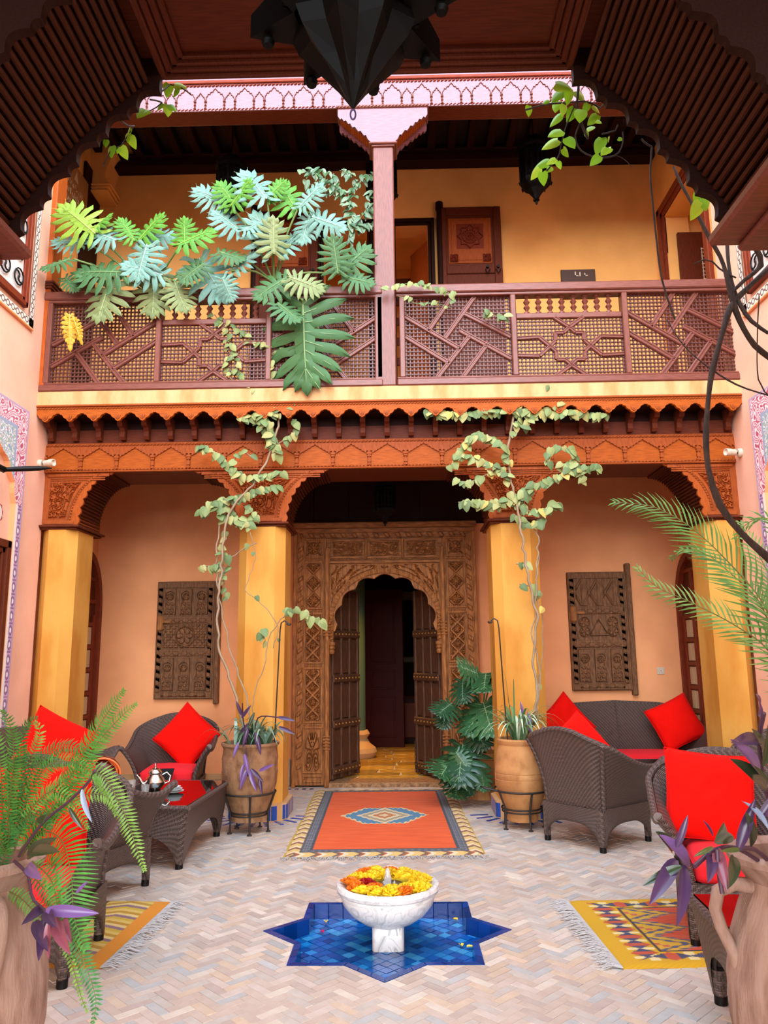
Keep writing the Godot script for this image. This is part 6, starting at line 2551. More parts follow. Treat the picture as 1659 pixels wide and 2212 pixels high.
func lanterns() -> void:
	lantern("dark octagonal metal lantern hanging above the philodendron", xf(Vector3(-1.93, 7.25, -8.3)), 0.8)
	lantern("dark octagonal metal lantern hanging beside the lime-green leaves", xf(Vector3(1.70, 7.42, -8.3)), 0.7)
	lantern("dark octagonal metal lantern mostly hidden behind the slim balcony post", xf(Vector3(-0.13, 7.3, -8.3)), 0.8)
	lantern("small dark lantern hanging in the shade before the carved doorway", xf(Vector3(-0.14, 3.42, -8.7), 0, 0, 0, 0.66), 0.3)
	# big star lantern in the near gallery
	var t := thing("star_lantern", "huge black pierced metal star lantern with a pointed foot hanging under the near arch", "lantern", xf(Vector3(-0.09, 0, -1.6)))
	var n := 8
	var rt := Vector3(0, 2.765, 0)
	for k in n:
		var a0 := TAU * (k - 0.5) / n + 0.2
		var a1 := TAU * (k + 0.5) / n + 0.2
		var am := TAU * k / n + 0.2
		var e0 := Vector3(cos(a0), 0, sin(a0))
		var e1 := Vector3(cos(a1), 0, sin(a1))
		var em := Vector3(cos(am), 0, sin(am))
		# faceted foot: blade edges standing out between hollow faces
		var st := S()
		var lv := [[0.0, 0.0, 2.757], [0.035, 0.03, 2.81], [0.085, 0.06, 2.87], [0.135, 0.1, 2.93], [0.152, 0.115, 2.97], [0.14, 0.11, 3.02]]
		for i in lv.size() - 1:
			var p: Array = lv[i]
			var q: Array = lv[i + 1]
			quad(st, em * p[0] + Vector3(0, p[2], 0), em * q[0] + Vector3(0, q[2], 0), e1 * q[1] + Vector3(0, q[2], 0), e1 * p[1] + Vector3(0, p[2], 0))
			quad(st, e0 * p[1] + Vector3(0, p[2], 0), e0 * q[1] + Vector3(0, q[2], 0), em * q[0] + Vector3(0, q[2], 0), em * p[0] + Vector3(0, p[2], 0))
		obj("foot_facet", st, M.lantern_metal, t)
		# pierced side with a flaring point
		st = S()
		var B := Basis(Vector3.UP, -am + PI / 2)
		var c := em * 0.15 + Vector3(0, 3.12, 0)
		for j in 6:
			var r := TAU * j / 6
			box(st, c + B * Vector3(cos(r) * 0.028, sin(r) * 0.028, 0), Vector3(0.05, 0.008, 0.006), 0.0, B * Basis(Vector3(0, 0, 1), r))
		for y in [-0.1, -0.055, 0.055, 0.1]:
			box(st, c + Vector3(0, y, 0), Vector3(0.13, 0.014, 0.008), 0.0, B)
		for x in [-0.05, 0.05]:
			box(st, c + B * Vector3(x, 0, 0), Vector3(0.014, 0.2, 0.008), 0.0, B)
		obj("pierced_side", st, M.lantern_metal, t)
		st = S()
		var tip := em * 0.262 + Vector3(0, 3.04, 0)
		for sgn in [-1.0, 1.0]:
			var b0: Vector3 = em * 0.13 + B * Vector3(sgn * 0.055, 0, 0)
			for pr in [[Vector3(0, 3.0, 0), Vector3(0, 3.13, 0)]]:
				cface(st, em * 0.15 + Vector3(0, 3.06, 0), [b0 + pr[0], tip - Vector3(0, 0.035, 0), tip + Vector3(0, 0.03, 0), b0 + pr[1]])
		cface(st, em * 0.15 + Vector3(0, 3.06, 0), [em * 0.13 + B * Vector3(-0.055, 3.0, 0), em * 0.13 + B * Vector3(0.055, 3.0, 0), tip - Vector3(0, 0.035, 0)])
		cface(st, em * 0.15 + Vector3(0, 3.06, 0), [em * 0.13 + B * Vector3(-0.055, 3.13, 0), em * 0.13 + B * Vector3(0.055, 3.13, 0), tip + Vector3(0, 0.03, 0)])
		obj("star_point", st, M.lantern_metal, t)
		st = S()
		lathe(st, [Vector2(0, 0.018), Vector2(0.013, 0.01), Vector2(0.017, 0.0), Vector2(0.013, -0.012), Vector2(0, -0.017)], 10, Transform3D(Basis.IDENTITY, em * 0.215 + Vector3(0, 2.985, 0)))
		obj("ball_drop", st, M.lantern_metal, t)
	var st := S()
	lathe(st, [Vector2(0.14, 3.22), Vector2(0.15, 3.24), Vector2(0.1, 3.3), Vector2(0.05, 3.36), Vector2(0.02, 3.42), Vector2(0.0, 3.44)], n)
	tube(st, [Vector3(0, 3.4, 0), Vector3(0, 3.9, 0)], 0.01, 6)
	obj("dome", st, M.lantern_metal, t)
	st = S()
	lathe(st, [Vector2(0.125, 3.0), Vector2(0.125, 3.22)], n)
	obj("glass_body", st, M.lantern_glass, t)
	st = S()
	var pts := []
	for i in 17:
		var a := TAU * i / 16
		pts.append(Vector3(cos(a) * 0.006, 2.745 + sin(a) * 0.013, 0))
	tube(st, pts, 0.0022, 6, false)
	obj("ring", st, mat("violet_wire", "40305a", 0.4), t)

func small_things() -> void:
	var y := 0.446
	var t := thing("teapot", "engraved silver teapot with a domed lid on the glass table", "teapot", xf(Vector3(-2.0, y, -6.5), deg_to_rad(200), 0, 0, 0.9))
	var st := S()
	lathe(st, [Vector2(0.0, 0.0), Vector2(0.05, 0.0), Vector2(0.06, 0.01), Vector2(0.085, 0.04), Vector2(0.092, 0.065), Vector2(0.08, 0.095), Vector2(0.055, 0.12), Vector2(0.05, 0.13), Vector2(0.056, 0.14)], 28)
	obj("body", st, M.silver, t)
	st = S()
	lathe(st, [Vector2(0.06, 0.138), Vector2(0.062, 0.145), Vector2(0.05, 0.165), Vector2(0.03, 0.18), Vector2(0.012, 0.186), Vector2(0.01, 0.195), Vector2(0.004, 0.21), Vector2(0.0035, 0.23), Vector2(0.0, 0.232)], 24)
	obj("lid", st, M.silver, t)
	st = S()
	tube(st, [Vector3(0.08, 0.05, 0), Vector3(0.11, 0.06, 0), Vector3(0.13, 0.1, 0), Vector3(0.16, 0.135, 0)], [0.02, 0.016, 0.011, 0.008], 8)
	obj("spout", st, M.silver, t)
	st = S()
	tube(st, [Vector3(-0.06, 0.12, 0), Vector3(-0.1, 0.14, 0), Vector3(-0.135, 0.11, 0), Vector3(-0.125, 0.06, 0), Vector3(-0.085, 0.045, 0)], 0.008, 8)
	obj("handle", st, M.silver, t)
	for q in [[-2.16, -6.42, "clear tea glass beside the silver teapot"], [-1.98, -6.2, "clear tea glass in front of the silver teapot"]]:
		t = thing("tea_glass", q[2], "glass", xf(Vector3(q[0], y, q[1])))
		st = S()
		lathe(st, [Vector2(0.0, 0.006), Vector2(0.024, 0.006), Vector2(0.03, 0.085), Vector2(0.032, 0.085), Vector2(0.027, 0.0), Vector2(0.0, 0.0)], 20)
		obj("cup", st, M.glass, t)
		st = S()
		lathe(st, [Vector2(0.0, 0.03), Vector2(0.026, 0.03), Vector2(0.025, 0.008), Vector2(0.0, 0.008)], 20)
		obj("tea", st, mat("tea", "8a5a20", 0.1), t)
	var k := 0
	for q in [[-1.79, -6.33, 0.0], [-1.79, -6.33, 0.016], [-1.79, -6.33, 0.032]]:
		t = thing("saucer", ["pale grey saucer at the bottom of the stack on the glass table", "pale grey saucer in the middle of the stack on the glass table", "pale grey saucer on top of the stack on the glass table"][k], "saucer", xf(Vector3(q[0], y + q[2], q[1])))
		st = S()
		lathe(st, [Vector2(0.0, 0.0), Vector2(0.03, 0.0), Vector2(0.07 - k * 0.012, 0.012), Vector2(0.075 - k * 0.012, 0.018), Vector2(0.07 - k * 0.012, 0.018), Vector2(0.03, 0.006), Vector2(0.0, 0.005)], 24)
		obj("dish", st, mat("saucer_glaze", "c8d0cc", 0.25), t)
		k += 1
	t = thing("napkin", "folded black cloth hanging over the cushion edge behind the teapot", "cloth", xf(Vector3(-2.28, 0.44, -7.66), 0.1, -0.5))
	st = S()
	grid(st, 10, 10, func(u: float, v: float) -> Vector3: return Vector3((u - 0.5) * 0.22 * (1.0 - 0.3 * v), -v * 0.2, 0.02 * sin(u * 9.0) * v + 0.02), 1, 1)
	obj("fold", st, M.black_void, t)
	t = thing("beach_bag", "glossy dark red bag with orange straps behind the slumped pillow", "bag", xf(Vector3(-2.1, 0.58, -5.62), 0.3))
	st = S()
	lathe(st, [Vector2(0.0, 0.0), Vector2(0.09, 0.01), Vector2(0.12, 0.08), Vector2(0.11, 0.17), Vector2(0.07, 0.22), Vector2(0.0, 0.24)], 24)
	obj("body", st, mat("bag_red", "5a1a1c", 0.2), t)
	for s in 3:
		st = S()
		var pts := []
		for i in 12:
			var a := PI * i / 11
			pts.append(Vector3(cos(a) * (0.08 + s * 0.02), 0.12 + sin(a) * 0.11, 0.07 + s * 0.012))
		tube(st, pts, 0.008, 6)
		obj("strap", st, mat("strap_orange", "e8702a", 0.5), t)
	t = thing("folded_towel", "pale folded cloth with dark stripes half hidden by the fern on the sofa", "cloth", xf(Vector3(-2.9, 0.56, -6.85), 0.6))
	st = S()
	block_cushion(st, 0.36, 0.09, 0.22)
	obj("cloth_fold", st, M.white_plaster, t)
	st = S()
	for s in 2:
		mm(st, -0.12 + s * 0.14, -0.07 + s * 0.14, -0.046, 0.055, -0.112, 0.112, 0.01)
	obj("stripe", st, M.joist_wood, t)
	# shepherd's-crook rods
	var i := 0
	for q in [[0.905, -7.05, 1.0], [-1.07, -6.98, -1.0]]:
		t = thing("plant_rod", ["thin iron rod with a crook standing in the amphora pot", "thin iron rod with a crook standing in the banded pot"][i], "rod", xf(Vector3(q[0], 0, q[1])))
		st = S()
		var b: float = q[2]
		tube(st, [Vector3(0.05 * b, 0.72, -0.08), Vector3(0.02 * b, 1.3, -0.03), Vector3(0, 1.72, 0), Vector3(-0.01 * b, 1.79, 0), Vector3(-0.04 * b, 1.81, 0), Vector3(-0.07 * b, 1.79, 0)], 0.0065, 6)
		obj("rod", st, M.iron, t)
		st = S()
		tube(st, [Vector3(-0.06 * b, 1.785, 0), Vector3(-0.07 * b, 1.775, 0), Vector3(-0.09 * b, 1.775, 0), Vector3(-0.095 * b, 1.785, 0)], 0.011, 6)
		obj("crook", st, M.iron, t)
		i += 1

# ---------- plants ----------
func leaf_strip(st: SurfaceTool, root: Vector2, dir: Vector2, l: float, w: float, droop: float, wave: float, blunt: float) -> void:
	var n := 5
	var side := dir.orthogonal()
	grid(st, 2, n, func(u: float, v: float) -> Vector3:
		var prof := w * (0.75 + 0.35 * sin(v * PI)) * (1.0 if v < 0.75 else sqrt(maxf(0.0, 1.0 - pow((v - 0.75) / 0.25, 2.0))) * blunt + (1.0 - blunt) * (1.0 - v) * 4.0)
		var p := root + dir * l * v + side * (u - 0.5) * prof
		p.y += wave * sin(v * 7.0) * 0.02
		var d := p.x
		return Vector3(p.x, p.y, -droop * d * d + 0.02 * (1.0 - absf(u - 0.5) * 2.0) + wave * 0.02 * sin(v * 9.0 + root.y * 20.0)), 1.0, 1.0)

func lobed_leaf(n: int, reach: float, w: float, col: String, rib: String, broad: bool) -> ArrayMesh:
	var st := S(lin(col))
	for s in [-1.0, 1.0]:
		for i in n:
			st.set_color(lin(col, 0.16))
			var v := (i + 0.3) / n
			var a := lerpf(-0.75, 1.2, pow(v, 0.85))
			var l := reach * (0.62 + 0.5 * sin(PI * pow(v, 0.7))) * (1.0 if i < n - 1 else 0.8)
			leaf_strip(st, Vector2(s * 0.0, 0.02 + 0.78 * v), Vector2(s * cos(a), sin(a)), l, w * (1.0 if i > 0 else 0.8), 0.5, rnd(0.2, 1.2), 0.85 if broad else 0.6)
	leaf_strip(st, Vector2(0, 0.72), Vector2(0, 1), 0.3, w * 1.1, 0.5, 0.3, 0.5)
	# web along the midrib
	st.set_color(lin(col, 0.1))
	grid(st, 4, 8, func(u: float, v: float) -> Vector3:
		var wd := (0.2 if not broad else 0.36) * reach / 0.42 * sin(PI * (0.12 + 0.8 * v))
		return Vector3((u - 0.5) * wd, 0.0 + v * 0.85, 0.018 * (1.0 - absf(u - 0.5) * 2.0) + 0.004), 1.0, 1.0)
	st.set_color(lin(rib))
	tube(st, [Vector3(0, -0.02, 0.02), Vector3(0, 0.5, 0.03), Vector3(0, 0.95, 0.015)], [0.012, 0.009, 0.003], 5)
	for s in [-1.0, 1.0]:
		for i in n:
			var v := (i + 0.3) / n
			var a := lerpf(-0.75, 1.2, pow(v, 0.85))
			var b := Vector2(s * cos(a), sin(a)) * reach * 0.7
			tube(st, [Vector3(0, 0.02 + 0.78 * v, 0.026), Vector3(b.x, 0.02 + 0.78 * v + b.y, 0.024 - 0.5 * b.x * b.x)], [0.005, 0.002], 3, false)
	st.generate_normals()
	return st.commit()

func heart_leaf(col: String) -> ArrayMesh:
	var st := S(lin(col, 0.1))
	grid(st, 4, 6, func(u: float, v: float) -> Vector3:
		var w := 0.82 * pow(sin(PI * pow(minf(v * 0.93 + 0.06, 1.0), 0.62)), 0.8)
		var x := (u - 0.5) * w
		return Vector3(x, v - 0.1 * (1.0 - v) * absf(u - 0.5) * 2.0, -0.5 * absf(x) * 0.5 - 0.22 * v * v + 0.1), 1.0, 1.0)
	st.generate_normals()
	return st.commit()

func lance_leaf(col: String, w: float, fold: float) -> ArrayMesh:
	var st := S(lin(col))
	grid(st, 4, 10, func(u: float, v: float) -> Vector3:
		var ww := w * pow(sin(PI * pow(v * 0.96 + 0.03, 0.8)), 0.75)
		var x := (u - 0.5) * ww
		return Vector3(x, v, fold * absf(x) - 0.16 * v * v), 1.0, 1.0)
	st.generate_normals()
	return st.commit()

func lay(b: Vector3, t: Vector3, nrm: Vector3, s := 1.0) -> Transform3D:
	var y := (t - b)
	var l := y.length()
	y /= l
	var z := (nrm - y * nrm.dot(y)).normalized()
	var x := y.cross(z)
	return Transform3D(Basis(x, y, z).scaled_local(Vector3(l * s, l, l * s)), b)

func smooth_path(p: Array, per: float) -> Array:
	var c := Curve3D.new()
	for i in p.size():
		var tg: Vector3 = (p[mini(i + 1, p.size() - 1)] - p[maxi(i - 1, 0)]) / 6.0
		c.add_point(p[i], -tg, tg)
	var out := []
	var n := maxi(3, int(c.get_baked_length() / per))
	for i in n + 1:
		out.append(c.sample_baked(c.get_baked_length() * i / n, true))
	return out

func vine(called: String, label: String, data: Array, leaves: Array, lm: Material, sm: Material, most: int) -> void:
	var t := thing(called, label, "plant")
	var count := 0
	var more := 0
	var rest := SurfaceTool.new()
	for d in data:
		var p := smooth_path(d[0], 0.05)
		var q := []
		for i in p.size():
			q.append(p[i] + Vector3(fn.get_noise_2d(i * 0.35, count) * 0.02, 0, fn.get_noise_2d(i * 0.35, 9.0 + count) * 0.03) * (1.0 if i > 0 else 0.0))
		var st := S()
		tube(st, q, d[3], 5)
		obj("stem", st, sm, t)
		var l := (p.size() - 1) * 0.05
		var n := int(l * d[1] * 1.45)
		for k in n:
			count += 1
			var f := (k + rnd(0.0, 1.0)) / n * (q.size() - 1)
			var i := mini(int(f), q.size() - 2)
			var b: Vector3 = (q[i] as Vector3).lerp(q[i + 1], f - i)
			b += Vector3(rnd(-0.03, 0.03), rnd(-0.01, 0.02), rnd(0.0, 0.04))
			var dir := Vector3(rnd(-0.7, 0.7), rnd(-1.0, -0.25), rnd(0.0, 0.5)).normalized()
			var sz: float = d[2] * rnd(0.8, 1.3)
			var lt := lay(b, b + dir * sz, Vector3(rnd(-0.5, 0.5), rnd(0.1, 0.9), 1.0))
			if count <= most:
				put("leaf", leaves[rng.randi() % leaves.size()], lm, t, lt)
			else:
				rest.append_from(leaves[rng.randi() % leaves.size()], 0, lt)
				more += 1
	if more > 0:
		put("foliage", rest.commit(), lm, t).set_meta("kind", "stuff")

func frond(t: Node3D, p: Array, l: float, width: float, gap: float, lean: float, col: String, m: Material, rad: float, called := "frond") -> void:
	var st := S(lin(col))
	var q := smooth_path(p, gap)
	st.set_color(lin("6b6a34"))
	var rr := []
	for i in q.size():
		rr.append(rad * (1.0 - 0.75 * i / q.size()))
	tube(st, q, rr, 5)
	var n := q.size()
	var face := Vector3(rnd(-0.3, 0.3), rnd(0.1, 0.6), 1.0).normalized()
	for i in range(maxi(1, n / 12), n):
		var f := float(i) / n
		var tg: Vector3 = (q[mini(i + 1, n - 1)] - q[i - 1]).normalized()
		var sd := tg.cross(face).normalized()
		var up := sd.cross(tg)
		var ll := l * pow(sin(PI * (0.1 + 0.86 * f)), 0.7) * (1.0 if f < 0.9 else 0.7)
		for s in [-1.0, 1.0]:
			st.set_color(lin(col, 0.22))
			var dir: Vector3 = (sd * s + tg * lean * (1.0 + f) + up * rnd(-0.25, 0.1)).normalized()
			var e: Vector3 = dir * ll * rnd(0.85, 1.05)
			var w := tg * width * 0.5
			var b: Vector3 = q[i]
			var mid: Vector3 = b + e * 0.5 + up * ll * 0.06
			var tip: Vector3 = b + e - up * ll * 0.12
			quad(st, b - w * 0.5, mid - w, mid + w, b + w * 0.5)
			quad(st, mid - w, tip - w * 0.1, tip + w * 0.1, mid + w)
	obj(called, st, m, t)

func blades(t: Node3D, c: Vector3, n: int, l: float, w: float, cols: Array, m: Material, spread: float) -> void:
	for k in n:
		var a := rnd(0, TAU)
		var d := Vector3(cos(a), 0, sin(a))
		var ll := l * rnd(0.6, 1.1)
		var sp := spread * rnd(0.5, 1.2)
		var st := S(lin(cols[rng.randi() % cols.size()], 0.15))
		var sd := Vector3(-sin(a), 0, cos(a))
		var b := c + d * rnd(0.0, 0.06)
		grid(st, 2, 8, func(u: float, v: float) -> Vector3:
			var ww := w * (1.0 - v * v) + 0.001
			return b + d * ll * sp * v + Vector3(0, ll * (v * 1.5 - v * v * (0.6 + sp * 0.9)), 0) + sd * (u - 0.5) * ww + Vector3(0, 0.004 * absf(u - 0.5), 0), 1.0, 1.0)
		obj("blade", st, m, t)

func plants() -> void:
	# climbing vines
	var hl := [heart_leaf("788550"), heart_leaf("8f9a5e"), heart_leaf("5f7346"), heart_leaf("a0a062"), heart_leaf("6a804e")]
	vine("climbing_vine", "grey-green climbing vine winding from the banded pot up the column to the balcony railing", vine_left(), hl, M.leaf, M.stem, 300)
	hl = hl + hl
	hl.append(heart_leaf("c7ae5a"))
	vine("climbing_vine", "grey-green climbing vine spreading in a cross over the capital above the amphora", vine_right(), hl, M.leaf, M.stem, 300)
	vine("rail_creeper", "small creeper trailing along the railing beside the slim post", rail_creeper(), [hl[0], hl[1], hl[2]], M.leaf, M.green_stem, 80)
	vine("small_tree", "slender small-leaved tree in front of the post on the balcony", ficus_twigs(), [lance_leaf("5a7a55", 0.42, 0.3), lance_leaf("7a9470", 0.42, 0.3), lance_leaf("466842", 0.42, 0.3)], M.gloss_leaf, M.stem, 200)
	# lime-green boughs at the near arch
	var lime := [heart_leaf("9fd02a"), heart_leaf("b2d83a"), heart_leaf("86bc22")]
	var k := 0
	for q in [["leafy_bough", "lime-green leafy bough hanging over the arch edge beside the octagonal lantern", bough_leaves_right(), bough_right()], ["leafy_bough", "few lime-green leaves peeping round the arch edge over the plaque", bough_leaves_left(), bough_left()], ["leaf_sprig", "pair of lime-green leaves against the end doorway of the balcony", bough_leaves_side(), []]]:
		var t := thing(q[0], q[1], "plant")
		for d in q[3]:
			var st := S()
			tube(st, smooth_path(d[0], 0.02), d[3], 6)
			obj("twig", st, M.bark, t)
		if q[3].is_empty():
			var st := S()
			tube(st, [q[2][0][0], q[2][1][0] + Vector3(0.01, 0, 0), q[2][2][0] + Vector3(0.06, 0.02, 0)], 0.003, 5)
			obj("twig", st, M.bark, t)
		for e in q[2]:
			put("leaf", lime[k % 3], M.leaf, t, lay(e[0], e[1] + Vector3(0, 0, rnd(-0.02, 0.02)), Vector3(rnd(-0.5, 0.5), rnd(0.0, 0.6), 1.0)))
			k += 1
	var br := thing("bare_branch", "thick dark bare branch curving down past the corner column", "branch")
	for d in thick_branches():
		var st := S()
		var p := smooth_path(d[0], 0.04)
		var r := []
		for i in p.size():
			var f: float = float(i) / (p.size() - 1) * (d[1].size() - 1)
			r.append(lerpf(d[1][int(f)], d[1][mini(int(f) + 1, d[1].size() - 1)], f - int(f)) * (1.0 + 0.12 * sin(i * 0.9)))
		tube(st, p, r, 8)
		obj("limb", st, M.bark, br)
	# philodendron
	var t := thing("philodendron", "sprawling philodendron with deeply cut leaves covering the end of the balcony railing", "plant")
	var ph := []
	for c in [["7c9c34", "a8bc60"], ["4f8a2c", "94b858"], ["6a9484", "a8c4b0"], ["436a3e", "7f9c68"], ["7c8c5a", "b0bc88"]]:  # blue-grey pair has sky reflection painted into the leaf colour
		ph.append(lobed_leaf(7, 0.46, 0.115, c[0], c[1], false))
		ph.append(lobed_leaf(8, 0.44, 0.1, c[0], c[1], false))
	for p in philo_stems():
		var st := S()
		tube(st, smooth_path(p, 0.05), [0.014, 0.012, 0.01], 6)
		obj("stalk", st, M.green_stem, t)
	for e in philo_leaves():
		var nrm := Vector3(rnd(-0.35, 0.35), rnd(0.25, 0.8), 1.0)
		var tip: Vector3 = e[0] + (e[1] - e[0]) * 1.22
		tip.x = maxf(tip.x, -3.5)
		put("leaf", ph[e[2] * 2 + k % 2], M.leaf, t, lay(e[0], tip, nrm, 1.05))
		k += 1
	var dead := lobed_leaf(8, 0.2, 0.1, "c79a2c", "d8b860", false)
	for e in dead_leaf():
		put("dead_leaf", dead, M.leaf, t, lay(e[0], e[1], Vector3(rnd(-0.8, 0.8), 0.0, 1.0)))
	# monstera
	t = thing("monstera", "dark glossy monstera with split leaves beside the carved doorway", "plant")
	var mo := [lobed_leaf(7, 0.52, 0.135, "2f5a34", "9ab888", true), lobed_leaf(7, 0.5, 0.135, "3f6e44", "a8c498", true), lobed_leaf(8, 0.52, 0.12, "27492e", "8aaa80", true)]
	for e in monstera_leaves():
		var b: Vector3 = e[0]
		put("leaf", mo[k % 3], M.gloss_leaf, t, lay(b, b + (e[1] - b) * 1.05, Vector3(rnd(-0.5, 0.4), rnd(0.2, 0.8), 1.0)))
		var st := S()
		var root := Vector3(0.86 + rnd(-0.05, 0.05), 0.46, -8.55)
		tube(st, [root, (root + b) / 2 + Vector3(0, 0.1, -0.05), b], [0.012, 0.01, 0.007], 6)
		obj("stalk", st, M.green_stem, t)
		k += 1
	# ferns
	t = thing("fern", "bright green sword fern spilling out of the chalky urn", "fern")
	for e in fern_fronds():
		frond(t, e[0], e[1] * 0.62, 0.0085, 0.012, 0.25, ["4c8434", "629640", "3e7438", "789c44"][k % 4], M.leaf, 0.0028)
		k += 1
	# palm
	t = thing("palm", "feathery green palm fronds reaching in front of the corner column", "palm")
	for e in palm_fronds():
		var p: Array = [Vector3(2.72, 1.15, -4.25)] + e[0]
		frond(t, p, e[1], 0.02, 0.036, 0.75, ["587f38", "6f9048", "648848"][k % 3], M.leaf, 0.007)
		k += 1
	var ts := S()
	tube(ts, [Vector3(2.75, 0.0, -4.25), Vector3(2.74, 0.6, -4.25), Vector3(2.72, 1.2, -4.25)], [0.09, 0.07, 0.06], 10)
	obj("stem_base", ts, M.bark, t)
	# purple trailing plants
	var tones := ["343f26", "48304f", "705085", "50582e", "84424c", "8a9aae"]
	var ln := []
	for c in tones:
		ln.append(lance_leaf(c, 0.22, 0.45))
	for s in 2:
		t = thing("purple_heart", ["purple-leaved trailing plant arching out of the urn with one loop handle in view", "purple-leaved trailing plant growing through the fern"][s], "plant")
		for p in [purple_stems_right(), purple_stems_left()][s]:
			var st := S()
			tube(st, smooth_path(p, 0.03), 0.0075 if s == 0 else 0.005, 8)
			obj("stem", st, M.purple_stem, t)
		for e in [purple_leaves_right(), purple_leaves_left()][s]:
			put("leaf", ln[e[2]], M.gloss_leaf, t, lay(e[0], e[1], Vector3(rnd(-0.6, 0.6), rnd(0.1, 0.7), 1.0), 1.0))
	# pot fillings
	t = thing("spider_plant", "bushy striped spider plant in the amphora", "plant")
	blades(t, Vector3(1.06, 0.72, -7.14), 75, 0.52, 0.028, ["6f9468", "8fae86", "b8c8a4", "55804e"], M.gloss_leaf, 0.75)
	blades(t, Vector3(1.02, 0.74, -7.12), 3, 0.75, 0.016, ["5a7a48"], M.gloss_leaf, 0.15)
	for q in [[Vector3(1.16, 0.8, -7.12), Vector3(1.15, 0.98, -7.1)], [Vector3(1.25, 0.72, -7.1), Vector3(1.27, 0.86, -7.08)], [Vector3(1.26, 0.76, -7.1), Vector3(1.33, 0.8, -7.06)], [Vector3(1.1, 0.95, -7.15), Vector3(1.09, 1.07, -7.13)]]:
		put("purple_leaf", ln[2], M.gloss_leaf, t, lay(q[0], q[1], Vector3(0.3, 0.3, 1)))
	t = thing("potted_succulent", "grey-green spiky plant with purple trailing stems in the banded pot", "plant")
	for c in [Vector3(-1.45, 0.72, -7.0), Vector3(-1.2, 0.72, -7.02), Vector3(-1.32, 0.73, -7.08)]:
		blades(t, c, 20, 0.42, 0.032, ["6a8468", "7f967a", "50704e"], M.gloss_leaf, 0.8)
	for q in [[-1.33, 0.68, -1.28, 0.52, 2], [-1.3, 0.56, -1.36, 0.4, 2], [-1.28, 0.55, -1.22, 0.38, 2], [-1.27, 0.56, -1.16, 0.46, 1], [-1.33, 0.6, -1.36, 0.46, 2], [-1.2, 0.5, -1.17, 0.36, 1], [-1.2, 0.54, -1.08, 0.6, 2], [-1.24, 0.86, -1.18, 0.68, 1], [-1.3, 0.9, -1.34, 0.74, 1], [-1.05, 0.98, -0.9, 0.96, 1], [-1.04, 0.9, -0.9, 0.85, 1], [-1.36, 1.0, -1.4, 1.12, 1], [-1.36, 0.98, -1.28, 1.08, 1], [-1.25, 1.02, -1.3, 0.9, 0], [-1.36, 0.85, -1.3, 0.94, 1], [-1.38, 0.78, -1.42, 0.66, 2]]:
		put("purple_leaf", ln[q[4]], M.gloss_leaf, t, lay(Vector3(q[0], q[1], -6.78), Vector3(q[2], q[3], -6.74), Vector3(rnd(-0.4, 0.4), 0.4, 1)))
	var sp := S()
	tube(sp, smooth_path([Vector3(-1.33, 0.74, -6.95), Vector3(-1.36, 0.95, -6.85), Vector3(-1.36, 1.1, -6.8)], 0.05), 0.006, 5)
	tube(sp, smooth_path([Vector3(-1.3, 0.74, -6.95), Vector3(-1.22, 0.98, -6.85), Vector3(-1.05, 0.98, -6.78)], 0.05), 0.006, 5)
	tube(sp, smooth_path([Vector3(-1.3, 0.74, -6.9), Vector3(-1.32, 0.72, -6.8), Vector3(-1.3, 0.5, -6.78)], 0.05), 0.006, 5)
	obj("purple_stem", sp, M.purple_stem, t)

